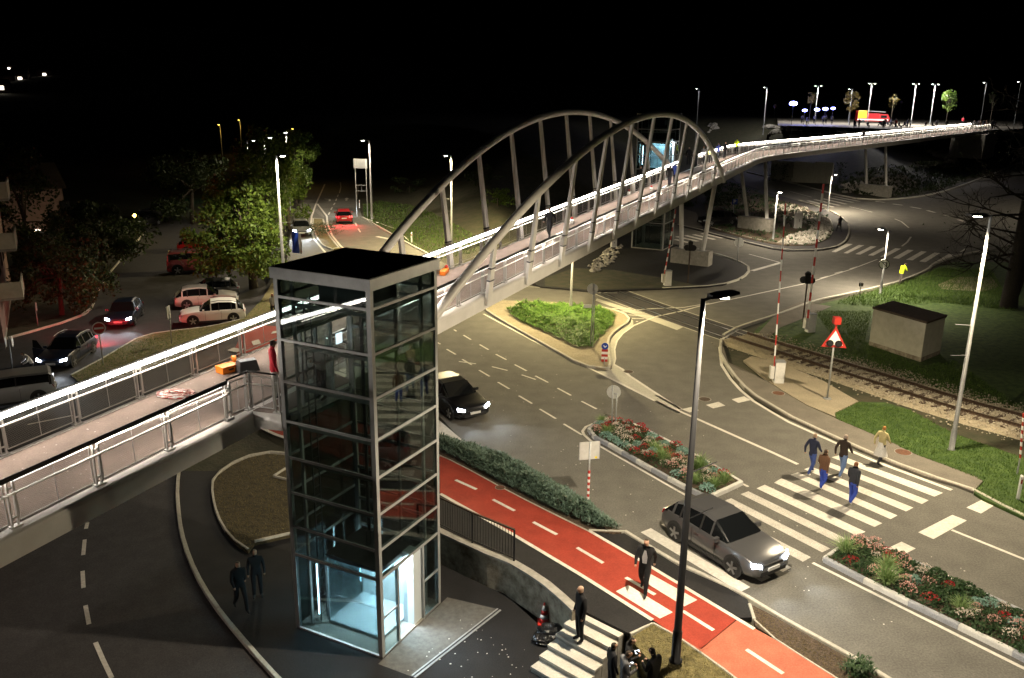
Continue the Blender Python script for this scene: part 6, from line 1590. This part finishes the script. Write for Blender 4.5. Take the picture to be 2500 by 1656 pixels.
for i, (u, v, b_) in enumerate(HL):
    p = hit(u, v); zz_ = p.z
    house(Vector((p.x, p.y, zz_-3.5)), (12,9,7), ('house on the far hill with a bright window at the top of the hamlet','house on the far hill with a bright window at the hamlet edge','house with a lit window near the middle of the hamlet','house with twin lit windows in the hamlet','house with a lit window beside the twin lit one','house with a small lit window below the twin lit one','house with the brightest window at the foot of the hill','house with a faint window apart from the hamlet','house with a dim window low in the hamlet')[i], [(0,2.5,2.2+b_*.18,1.6+b_*.12,True)]+([(3.8,2.5,2.5,2.0,True)] if i == 3 else []), R(20))
# green signal lamp and yellow garden lamp in the dark yard
def glow_lamp(p, label, m, h, col, e):
    t = thing('garden_lamp', label, 'lamp', (p.x,p.y,g(p.x,p.y))); z = p.z-g(p.x,p.y); MB().tube([(0,0,0),(0,0,z-.1)], .04, 8).build('post', M_['black_steel'], t); MB().lathe([(.05,-.15),(.16,-.05),(.16,.12),(.05,.2)], (0,0,z), 12).build('globe', M_[m], t)
    if e: lampobj('POINT', (0,0,z-.3), e, col, t, size=.1)
glow_lamp(PD(328,527,88), 'yellow globe lamp at the mouth of the unlit yard', 'lamp_amber', 2, (1,.8,.2), 40); glow_lamp(PD(464,447,120), 'tiny green signal lamp beyond the yard', 'green_light', 2, (0,1,.5), 0)
# retaining panels under the far deck
def cwall(l, zt, label):
    pts = [G(u, v) for u, v in l]; t = thing('panel_wall', label, 'wall', (0,0,0))
    for i in range(len(pts)-1):
        a, b = pts[i], pts[i+1]; d_ = (b-a).normalized(); n_ = Vector((-d_.y,d_.x,0))*.2; MB().prism([a, b-d_*.03, b-d_*.03+n_, a+n_], min(a.z,b.z)-.5, max(a.z,b.z)+zt).build('panel', M_['wall_cream'], t)
cwall([(1880,436),(1935,443),(1985,446),(2030,447)], 3.2, 'pale concrete panel wall with creepers under the far deck')
r = random.Random(77)
for i in range(7):
    u = 1885+i*27; p = G(u, 442)+Vector((.0,-.5,0)); t = thing('creeper', 'dark creeper climbing the pale panel wall, one of several', 'creeper', p, 0, 'creepers on the panel wall'); mb = MB()
    for _ in range(120): leafquad(mb, (r.gauss(0,.35), r.uniform(-.1,.25), r.uniform(0,3.0)), .16, r)
    mb.build('leaves', M_['leaf_dark'], t); MB().tube([(0,.2,0),(.1,.2,1.2),(-.1,.2,2.8)], [.05,.04,.02], 5).build('stem', M_['bark'], t)
# bandstand with blue light
def flat(u, v, y): p = PD(u, v, y); return Vector((p.x, p.y, g(p.x, p.y)))
sp_ = flat(1968,300,192); stg = thing('stage', 'low stage with white rail glowing in blue light on the embankment', 'stage', sp_, R(-12))
MB().box(-3,8.5,-1.5,3,0,.45).build('platform', M_['dark_steel'], stg)
for x in range(-3, 9, 2): MB().tube([(x,-1.45,.45),(x,-1.45,1.5)], .03, 6).build('rail_post', M_['sign_white'], stg)
for z in (1.0,1.5): MB().tube([(-3,-1.45,z),(8.5,-1.45,z)], .025, 6).build('rail', M_['sign_white'], stg)
for i, (u, v, sz) in enumerate(((1937,253,.9),(1965,270,.55),(1995,268,.6),(2015,266,.6),(2034,265,.5))):
    p = PD(u, v, 192+i*.6); gz = g(p.x, p.y); t = thing('stage_light', ('wide blue flood light on a mast left of the band' if i == 0 else 'blue stage light shining over the band, one of a row'), 'stage light', (p.x,p.y,gz), 0, 'blue lights over the band')
    t['label'] = 'wide blue flood light on a mast beside the reddish sapling' if i == 0 else 'blue stage light shining over the band, one of a row'
    z = p.z-gz; MB().tube([(0,0,0),(0,0,z)], .05, 6).build('mast', M_['black_steel'], t); MB().lathe([(.05,-.5*sz),(.75*sz,-.35*sz),(.95*sz,0),(.75*sz,.35*sz),(.05,.5*sz)], (0,0,z), 14).build('lamp_face', M_['stage_blue'], t); lampobj('POINT', (0,-.9,z), 350, (.25,.28,1.0), t, size=.3)
# benches and tables
r = random.Random(21)
for i, (u, v) in enumerate(((2040,297),(2056,300),(2110,296),(2130,293),(2150,294),(2170,291),(2188,293),(2115,300),(2095,291),(2145,287),(2205,288),(2225,286),(2245,287),(2160,299),(2260,284))):
    p = flat(u, v, 176+r.uniform(0,14) if v > 294 else 190+r.uniform(0,8)); p = Vector((p.x,p.y,g(p.x,p.y)))
    t = thing('beer_table', 'white folding table with benches on the embankment, one of many', 'table', p, r.uniform(-.3,.3), 'folding tables on the embankment')
    MB().box(-1.1,1.1,-.3,.3,.72,.77).build('table_top', M_['sign_white'], t)
    for s in (-1,1): MB().box(s*.8-.04,s*.8+.04,-.25,.25,0,.72).build('leg', M_['galv'], t); MB().box(-1.1,1.1,s*.65-.13,s*.65+.13,.42,.46).build('bench', M_['sign_white'], t)
struct('embankment_paving', MB().sheet([flat(u, v, y) for u, v, y in ((1900,300,188),(2090,306,182),(2300,330,172),(2420,320,172),(2500,300,190),(2500,260,240),(1900,262,240))], 7.47), M_['asphalt_tan'])
kerb([Vector(flat(u,v,y)) for u, v, y in ((1660,288,206),(1800,294,196),(1900,300,188),(2090,306,182))], 'embankment_paving', top=.35, bot=-.3, w=.4, step=3.0, height=g, sm=0)
# things left on the deck
def dk(s, o): q, d, n = station(s, o); return q, math.atan2(d.y, d.x)
def deck_at(u, v):
    z = 6.0
    for _ in range(20):
        p = P(u, v, z); s = (p-A0).to_2d().dot(HX.to_2d()); z = A0.z+.2+GR*s if s < SPAN else 7.7
    return P(u, v, z)
p = deck_at(555,907); t = thing('equipment_case', 'orange hard case lying on the bridge deck', 'case', p, .9); MB().box(-.28,.28,-.2,.2,0,.13).build('shell', M_['orange'], t); MB().box(-.285,.285,-.205,.205,.135,.22).build('lid', M_['orange'], t); MB().box(-.08,.08,-.25,-.206,.1,.14).build('handle', M_['black_steel'], t)
p = deck_at(572,893); t = thing('cable_reel', 'round orange cable reel beside the hard case', 'cable reel', p, .9); MB().disc((0,0,.17), .17, (.9,-.4,0), .12, 18).build('drum', M_['orange'], t); MB().disc((0,0,.17), .08, (.9,-.4,0), .13, 14).build('hub', M_['black_steel'], t); MB().disc((0,0,.17), .13, (.9,-.4,0), .09, 14).build('cable', M_['orange'], t); MB().box(-.12,.12,-.05,.05,0,.03).build('foot', M_['orange'], t)
p = deck_at(606,905); t = thing('loudspeaker', 'black wedge loudspeaker on the deck beside the orange reel', 'loudspeaker', p, .6); MB().add([(-.32,-.2,0),(.32,-.2,0),(.38,.22,0),(-.38,.22,0),(-.26,-.1,.34),(.26,-.1,.34),(.3,.2,.34),(-.3,.2,.34)], [(0,3,2,1),(4,5,6,7),(0,1,5,4),(1,2,6,5),(2,3,7,6),(3,0,4,7)]).build('cabinet', M_['plastic'], t); MB().box(-.25,.25,-.09,.19,.341,.35).build('top_panel', M_['kerb_grey'], t)
p = deck_at(430,965); t = thing('ribbon_heap', 'heap of red and white ribbon on the bridge deck', 'ribbon', p, 0)
for k, m_ in ((0,'sign_red'),(1,'sign_white'),(2,'flower_pink')):
    pts = []; a = k*1.3
    for i in range(60): a += .5+.2*math.sin(i*1.7+k); rr = .34+.12*math.sin(i*.9+k*2); pts.append((math.cos(a)*rr*1.25, math.sin(a)*rr*.7, .03+.03*math.sin(i*1.3+k)+.02*k))
    MB().tube(pts, .018, 5).build('ribbon', M_[m_], t)
for i, (u, v, lb) in enumerate(((1085,668,'orange case with a red cap left by the arch foot on the deck'),(1395,545,'low pale barrier with a red lamp lying on the deck'),(1535,475,'low pale barrier with a red lamp past the middle of the deck'),(1590,465,'pale board lying on the deck near the far arch foot'))):
    p = deck_at(u, v); t = thing('deck_barrier', lb, 'barrier', p, math.atan2(HX.y,HX.x)+.3)
    MB().box(-.45,.45,-.12,.12,0,.18).build('block', M_['orange' if i == 0 else 'kerb_pale'], t); MB().lathe([(.07,0),(.09,.08),(.05,.14)], (.4,0,.18), 10).build('lamp', M_['sign_red'], t)
# ================================================================== PEOPLE
CL = {}
def cloth_m(col, name=None):
    k = tuple(col)
    if k not in CL: CL[k] = mat('cloth_%d' % len(CL), col, .9, ns=30, col2=tuple(min(1,c*1.25+.002) for c in col))
    return CL[k]
SKIN = mat('skin', (.42,.25,.17), .6)
def pose(kind):
    """joint positions of a 1.75 m figure facing +y"""
    J = dict(pel=(0,0,.95), waist=(0,0,1.08), chest=(0,.01,1.30), neck=(0,0,1.47), head0=(0,.02,1.56), head1=(0,.03,1.66), head2=(0,.02,1.73))
    for s, n in ((-1,'l'),(1,'r')):
        J['sh'+n] = (s*.185,-.01,1.41); J['el'+n] = (s*.24,-.02,1.13); J['wr'+n] = (s*.25,.06,.90); J['ha'+n] = (s*.245,.09,.80)
        J['hip'+n] = (s*.095,0,.90); J['kn'+n] = (s*.105,.02,.50); J['an'+n] = (s*.11,-.02,.09); J['to'+n] = (s*.13,.15,.045)
    def mv(**k):
        for a, b in k.items(): J[a] = b
    if kind == 'walk':
        mv(knl=(-.10,.20,.53), anl=(-.10,.26,.10), tol=(-.11,.42,.07), knr=(.10,-.03,.49), anr=(.10,-.30,.15), tor=(.11,-.17,.05), ell=(-.25,-.16,1.16), wrl=(-.24,-.16,.94), hal=(-.23,-.13,.85), elr=(.25,.07,1.15), wrr=(.23,.24,1.0), har=(.22,.31,.96))
    if kind == 'stride':
        mv(knl=(-.09,.12,.52), anl=(-.09,.10,.08), tol=(-.10,.26,.045), knr=(.10,.06,.50), anr=(.10,-.22,.26), tor=(.11,-.12,.14), elr=(.24,-.12,1.14), wrr=(.23,-.10,.92), har=(.22,-.08,.83), ell=(-.24,.05,1.14), wrl=(-.22,.16,.96), hal=(-.2,.22,.89))
    if kind == 'phone':
        mv(ell=(-.23,.06,1.14), wrl=(-.10,.28,1.20), hal=(-.04,.34,1.24), elr=(.23,.06,1.14), wrr=(.10,.28,1.20), har=(.04,.34,1.24), head0=(0,.05,1.55), head1=(0,.10,1.64), head2=(0,.10,1.71))
    if kind == 'sit':
        mv(knl=(-.12,.44,.50), anl=(-.12,.46,.09), tol=(-.13,.62,.045), knr=(.12,.44,.50), anr=(.12,.44,.09), tor=(.13,.6,.045))
        for a in ('pel','waist','chest','neck','head0','head1','head2','shl','shr','ell','elr','hipl','hipr'): J[a] = (J[a][0], J[a][1], J[a][2]-.42)
        mv(wrl=(-.16,.25,.62), hal=(-.12,.33,.62), wrr=(.16,.25,.62), har=(.12,.33,.62))
    if kind == 'lean':
        for a, f in (('waist',.06),('chest',.16),('neck',.24),('head0',.3),('head1',.36),('head2',.36),('shl',.2),('shr',.2)): J[a] = (J[a][0], J[a][1]+f, J[a][2]-f*.35)
        mv(ell=(-.25,.28,1.1), wrl=(-.2,.45,1.02), hal=(-.18,.5,.97), elr=(.25,.28,1.1), wrr=(.2,.45,1.02), har=(.18,.5,.97), knl=(-.1,.16,.52), anl=(-.1,.1,.09), tol=(-.11,.26,.045), knr=(.1,-.02,.5), anr=(.1,-.2,.12), tor=(.11,-.06,.045))
    return J
BONES = [('pel','waist'),('waist','chest'),('chest','neck'),('neck','head0'),('head0','head1'),('head1','head2')]
for n in 'lr': BONES += [('chest','sh'+n),('sh'+n,'el'+n),('el'+n,'wr'+n),('wr'+n,'ha'+n),('pel','hip'+n),('hip'+n,'kn'+n),('kn'+n,'an'+n),('an'+n,'to'+n)]
RAD = dict(pel=(.155,.115), waist=(.150,.105), chest=(.175,.12), neck=(.062,.062), head0=(.07,.08), head1=(.082,.10), head2=(.062,.075), sh=(.075,.075), el=(.052,.052), wr=(.036,.036), ha=(.036,.026), hip=(.10,.105), kn=(.068,.07), an=(.046,.048), to=(.04,.03))
PEOPLE_MESH = {}
def person_mesh(kind, skirt=False, coat=0.0, hairlong=False, fat=1.0):
    key = (kind, skirt, coat, hairlong, fat)
    if key in PEOPLE_MESH: return PEOPLE_MESH[key]
    J = pose(kind); names = list(J); idx = {n: i for i, n in enumerate(names)}
    me = bpy.data.meshes.new('skel'); me.from_pydata([J[n] for n in names], [(idx[a], idx[b]) for a, b in BONES], [])
    ob = bpy.data.objects.new('skel', me); C.objects.link(ob); ob.modifiers.new('skin', 'SKIN')
    if not me.skin_vertices: me.attributes.new if False else None
    bpy.context.view_layer.objects.active = ob
    if not me.skin_vertices:
        with bpy.context.temp_override(object=ob, active_object=ob): bpy.ops.mesh.customdata_skin_add()
    for n, i in idx.items():
        k = n if n in RAD else n[:-1]; a, b = RAD[k]
        if k in ('pel','waist','chest','hip'): a *= fat; b *= fat
        if coat and k in ('pel','hip'): a *= 1.12; b *= 1.15
        if coat and k in ('sh','el'): a *= 1.15; b *= 1.15
        if k in ('kn','an'): a *= 1.12; b *= 1.12
        me.skin_vertices[0].data[i].radius = (a, b); me.skin_vertices[0].data[i].use_root = (n == 'pel')
    sd = ob.modifiers.new('sub', 'SUBSURF'); sd.levels = 2; sd.render_levels = 2
    dg = bpy.context.evaluated_depsgraph_get(); ev = ob.evaluated_get(dg); out = bpy.data.meshes.new_from_object(ev)
    bpy.data.objects.remove(ob); bpy.data.meshes.remove(me)
    out.name = 'person_'+kind
    V = {n: Vector(p) for n, p in J.items()}
    def segd(p, a, b):
        ab = V[b]-V[a]; t = max(0, min(1, (p-V[a]).dot(ab)/ab.length_squared)); return (p-(V[a]+ab*t)).length
    cat_ = {}
    for a, b in BONES:
        if a in ('head0','head1') : c = 'head'
        elif (a, b) == ('neck','head0'): c = 'head'
        elif a[:2] == 'wr': c = 'hand'
        elif a[:2] in ('kn',) : c = 'leg'
        elif a[:3] == 'hip': c = 'leg'
        elif a[:2] == 'an': c = 'shoe'
        else: c = 'top'
        cat_[(a, b)] = c
    slot = dict(top=0, leg=1, head=2, hand=2, hair=3, shoe=4)
    # slight nose and chin so the head is not an egg
    for v in out.vertices:
        p = v.co; h = V['head1']
        if abs(p.x) < .03 and p.y > h.y+.05 and abs(p.z-(h.z-.03)) < .03: v.co.y += .022
    for f in out.polygons:
        p = f.center; best = min(cat_, key=lambda ab: segd(p, *ab)-(RAD[ab[0] if ab[0] in RAD else ab[0][:-1]][0]*.5)); c = cat_[best]
        if c == 'head':
            hc = V['head1']
            if p.z > hc.z+.045 or (p.y < hc.y-.02 and p.z > hc.z-(.22 if hairlong else .06)): c = 'hair'
        if c == 'top' and p.z < V['pel'].z-.02-coat and not (p-V['wrl']).length < .3 and abs(p.x) < .2: c = 'leg' if not coat else c
        if c == 'leg' and coat and p.z > V['pel'].z-coat: c = 'top'
        f.material_index = slot[c]; f.use_smooth = True
    for _ in range(5): out.materials.append(None)
    PEOPLE_MESH[key] = out
    return out
def skirt_mesh():
    vs_ = []; n = 20; prof = [(.15,1.02),(.18,.85),(.24,.62),(.29,.42)]
    for i, (rr, z) in enumerate(prof):
        for k in range(n): a = 2*math.pi*k/n; q = rr*(1+.08*math.sin(a*5)*i/3); vs_.append((q*math.cos(a), q*.8*math.sin(a), z))
    fs = [(i*n+k, i*n+(k+1)%n, (i+1)*n+(k+1)%n, (i+1)*n+k) for i in range(3) for k in range(n)]
    return vs_, fs
def person(p, face, label, top, leg, hair=(.03,.02,.012), shoe=(.02,.02,.02), kind='stand', h=1.75, group=None, coat=0.0, hairlong=False, skirt=None, fat=1.0, skin=None, shirt=None):
    me = person_mesh(kind, False, coat, hairlong, fat); o = bpy.data.objects.new('person', me); C.objects.link(o)
    for i, m_ in enumerate((cloth_m(top), cloth_m(leg), skin or SKIN, cloth_m(hair), cloth_m(shoe))):
        o.material_slots[i].link = 'OBJECT'; o.material_slots[i].material = m_
    s = h/1.75; o.scale = (s,s,s); o.location = p; o.rotation_euler = (0,0,math.atan2(face[1], face[0])-math.pi/2)
    tag(o, label, 'person', group)
    if shirt:                                                  # shirt front between the open lapels
        MB().add([(-.025,.128,1.42),(.025,.128,1.42),(.075,.142,1.22),(.06,.140,1.02),(-.06,.140,1.02),(-.075,.142,1.22)], [(0,1,2,3,4,5)]).add([(-.025,.120,1.42),(.025,.120,1.42),(.075,.128,1.22),(.06,.124,1.02),(-.06,.124,1.02),(-.075,.128,1.22)], [(5,4,3,2,1,0)]).build('shirt', cloth_m(shirt), o)
    if skirt:
        v, f = skirt_mesh(); MB().add(v, f).build('skirt', cloth_m(skirt), o, True)
    return o
JEANS = (.045,.075,.24); DARK = (.012,.012,.014); NAVY = (.020,.024,.05); BLK = (.006,.006,.007); BROWN = (.055,.032,.022); GREY = (.20,.20,.21); VEST = (.55,.72,.02); WHITE = (.62,.60,.57)
ZG = 'people walking over the zebra crossing'
zd = Vector((.80,.60,0))
person(P(2146,1133,.02), zd, 'person in a pale yellow top and white skirt stepping up from the zebra crossing', (.42,.36,.18), (.03,.03,.035), (.30,.13,.04), kind='walk', h=1.68, group=ZG, skirt=WHITE, hairlong=True)
person(P(1978,1158), zd, 'person in a navy jacket and jeans with white shoes on the zebra crossing', NAVY, JEANS, (.25,.18,.12), WHITE, 'walk', 1.76, ZG)
person(P(2052,1163), (.75,.66), 'person in a dark brown jacket and light jeans striding over the zebra crossing', (.028,.018,.014), (.11,.17,.32), (.30,.24,.2), WHITE, 'walk', 1.80, ZG)
person(P(2004,1198), (.8,.6), 'person in a rust brown jacket and bright blue trousers on the zebra crossing', (.11,.055,.03), (.03,.06,.34), (.05,.03,.02), WHITE, 'stride', 1.72, ZG)
person(P(2076,1234), (.8,.6), 'person in a charcoal jacket and bright blue trousers at the zebra stripes', (.022,.024,.032), (.03,.06,.34), (.16,.07,.03), WHITE, 'stride', 1.76, ZG)
person(P(1571,1447,.11), (-.35,-.94), 'person in a black suit with open jacket crossing the red bicycle path', BLK, BLK, (.05,.035,.025), (.015,.015,.015), 'walk', 1.84, coat=.12, fat=1.05, shirt=(.30,.29,.30))
sm = person(Vector((0,0,0)), (-.8,-.3), 'bald person in black standing on the pale steps', BLK, BLK, (.30,.21,.15), BLK, 'stand', 1.80, fat=1.12, coat=.1)
q = sa+sx*(SLn*.42)+sy*(.36*2.5); sm.location = (q.x, q.y, -.085-.165*2+.08)
GP = 'people gathered at the low wall by the stairs'
def by_head(u, v, h, base): p = P(u, v, base+h*.95); return Vector((p.x, p.y, base))
person(by_head(1536,1560,1.70,-1.0), (.9,-.2), 'person in black with curly hair holding a glowing tablet by the low wall', BLK, DARK, (.012,.009,.007), kind='phone', h=1.70, group=GP, hairlong=True)
pb_ = person(by_head(1527,1594,1.72,-1.0), (.95,.1), 'person in a grey and black jacket looking at a glowing phone', (.16,.16,.17), DARK, (.05,.035,.025), kind='phone', h=1.72, group=GP, coat=.1)
person(by_head(1599,1590,1.78,-1.0), (-.6,.6), 'person in a black hooded jacket standing before the low wall', BLK, BLK, BLK, kind='phone', h=1.78, group=GP, coat=.15, fat=1.1)
person(by_head(1497,1575,1.62,-1.0), (.9,.3), 'person in dark clothes half hidden at the foot of the steps', (.010,.010,.012), DARK, (.02,.014,.01), kind='stand', h=1.62, group=GP)
for u, v, lb, y in ((1556,1592,'glowing tablet held above the low wall',.0),(1541,1622,'glowing phone held by the person in the grey jacket',0)):
    p = P(u, v, .15); t = thing('glowing_screen', lb, 'screen', p, .8); MB().box(-.07,.07,-.006,.006,-.05,.05).build('case', M_['plastic'], t); MB().box(-.065,.065,-.009,-.0065,-.045,.045).build('display', M_['screen'], t); t.rotation_euler = (R(-50),0,.3)
for i, (u, v, lb) in enumerate(((1566,1612,'pale paper cup left on the low wall'),)):
    p = P(u, v, -.33); t = thing('paper_cup', lb, 'cup', (lwp[0]*.45+lwp[1]*.55)+Vector((.06,.04,.085))); MB().lathe([(.03,0),(.04,.11)], n=12).build('cup', M_['sign_white'], t); MB().lathe([(.042,.11),(.042,.12)], n=12).build('lid', M_['black_steel'], t)
DKG = 'people standing in the shade of the lift'
person(by_head(621,1345,1.74,-1.0), (.3,-.95), 'person in dark clothes with pale hair in the shade of the lift', DARK, DARK, (.16,.13,.10), kind='stand', h=1.74, group=DKG); person(by_head(579,1375,1.74,-1.0), (.6,-.8), 'person in dark clothes stepping off the kerbed bed in the shade of the lift', DARK, DARK, (.10,.08,.06), kind='walk', h=1.74, group=DKG)
BG = 'people on the footbridge'
def on_deck(u, v, base=5.9): return deck_at(u, v)
p = P(664,842,lz+1.66); person(Vector((p.x,p.y,lz+.03)), (.9,.4), 'person in a bright red jacket and cap at the lift landing', (.62,.03,.05), WHITE, (.02,.01,.01), kind='stand', h=1.78, group=BG, coat=.12)
p = P(783,895,lz+1.1); person(Vector((p.x,p.y,lz+.1)), (-.6,-.8), 'person in a pale grey jacket behind the lift glass', (.40,.38,.36), DARK, kind='phone', h=1.74, group=BG)
p = G(668,778); person(p, (.8,-.5), 'fair haired person in grey on the path beyond the bridge railing', (.20,.19,.18), DARK, (.55,.45,.22), kind='walk', h=1.75, hairlong=True)
LB = [(1341,585,(-.4,-.9),DARK,DARK,'walk','person in dark clothes carrying a bag under the arches'),(1562,462,(-.4,-.9),DARK,DARK,'stand','person in dark clothes by the light strip under the arches'),(1633,458,(.4,.9),DARK,(.03,.03,.04),'walk','child sized dark figure next to the person in blue'),(1646,452,(.4,.9),(.03,.06,.30),DARK,'walk','person in a blue jacket walking away under the arches'),
 (1680,405,(0,-1),DARK,DARK,'stand','person in black where the deck widens at the far lift'),(1715,402,(.3,-.9),(.3,.3,.3),DARK,'stand','person in a white shirt where the deck widens at the far lift'),(1735,398,(-.5,-.8),VEST,DARK,'stand','person in a yellow vest by the far arch foot'),(1752,392,(-.5,-.8),(.05,.07,.28),DARK,'walk','person in a blue coat by the far arch foot'),(1768,388,(.5,-.8),(.012,.012,.014),DARK,'stand','person in black beside the one in the blue coat'),
 (1797,377,(.5,.8),VEST,DARK,'stand','person in a yellow vest standing against the light strip'),(1873,355,(.6,.6),(.05,.04,.035),DARK,'lean','person in brown leaning on the far railing'),(1950,349,(.6,.6),DARK,DARK,'lean','person in black leaning on the far railing'),(2106,350,(-.6,-.6),BLK,BLK,'walk','person in black walking where the long deck begins to narrow'),(2310,315,(-.6,-.7),DARK,DARK,'walk','person in dark clothes near the end of the bridge'),(2349,306,(-.6,-.7),(.50,.03,.05),DARK,'walk','person in red near the end of the bridge')]
for u, v, fc, tp_, lg_, kd, lb in LB:
    person(deck_at(u, v), fc, lb, tp_, lg_, kind=kd, h=1.75, group=BG)
r = random.Random(15)
EG = 'crowd at the end of the bridge'
for i in range(9):
    q, d_, n_ = station(SE-7+r.uniform(0,7), r.uniform(.5,3.4)); person(q, (r.uniform(-1,1), r.uniform(-1,1)), 'person in dark clothes in the small crowd at the bridge end', r.choice((DARK,NAVY,BROWN,GREY)), DARK, kind=r.choice(('stand','walk','phone')), h=r.uniform(1.6,1.85), group=EG)
person(P(2048,567,.1), (-.3,.9), 'person in black walking on the kerbed tongue by the roundabout', BLK, BLK, kind='walk', h=1.78, coat=.15)
person(P(2197,692,.0), (.85,.5), 'person in a yellow vest bending forward at the road edge', VEST, (.10,.085,.08), (.1,.07,.05), kind='lean', h=1.76, fat=1.12, coat=.1)
# band and guests on the embankment
def emb(u, v, y): p = PD(u, v, y); return Vector((p.x, p.y, max(g(p.x, p.y), 7.47)))
for i, (u, v) in enumerate(((1958,292),(1988,291),(2010,292),(2016,298),(2032,290),(1970,296))):
    person(emb(u, v, 190)+Vector((0,0,.45 if i < 5 else 0)), (r.uniform(-.3,.3),-1), 'musician in a white shirt lit blue by the stage lights', WHITE, DARK, kind=r.choice(('stand','phone')), h=1.75, group='musicians on the stage')
for i in range(24):
    u = r.uniform(2085,2290); v = 297-(u-2085)*.05+r.uniform(-3,3); y = r.uniform(178,192)
    sit = r.random() < .55
    person(emb(u, v, y), (r.uniform(-1,1), r.uniform(-1,1)), 'guest in dark clothes seated among the folding tables' if sit else 'guest in dark clothes standing among the folding tables', r.choice((DARK,NAVY,BROWN,GREY,BLK)), DARK, kind='sit' if sit else 'stand', h=1.74, group='guests among the folding tables')
person(emb(2098,299,182), (.2,-1), 'tall person in black beside the fire engine ladder', BLK, BLK, kind='stand', h=1.9, group='guests among the folding tables'); person(emb(2188,296,184), (.2,1), 'guest in a red top standing behind the tables', (.45,.05,.05), BLK, kind='stand', h=1.8, group='guests among the folding tables')
person(G(83,925), (-.7,-.7), 'person in a white jacket bending at the silver car', WHITE, DARK, kind='lean', h=1.75)
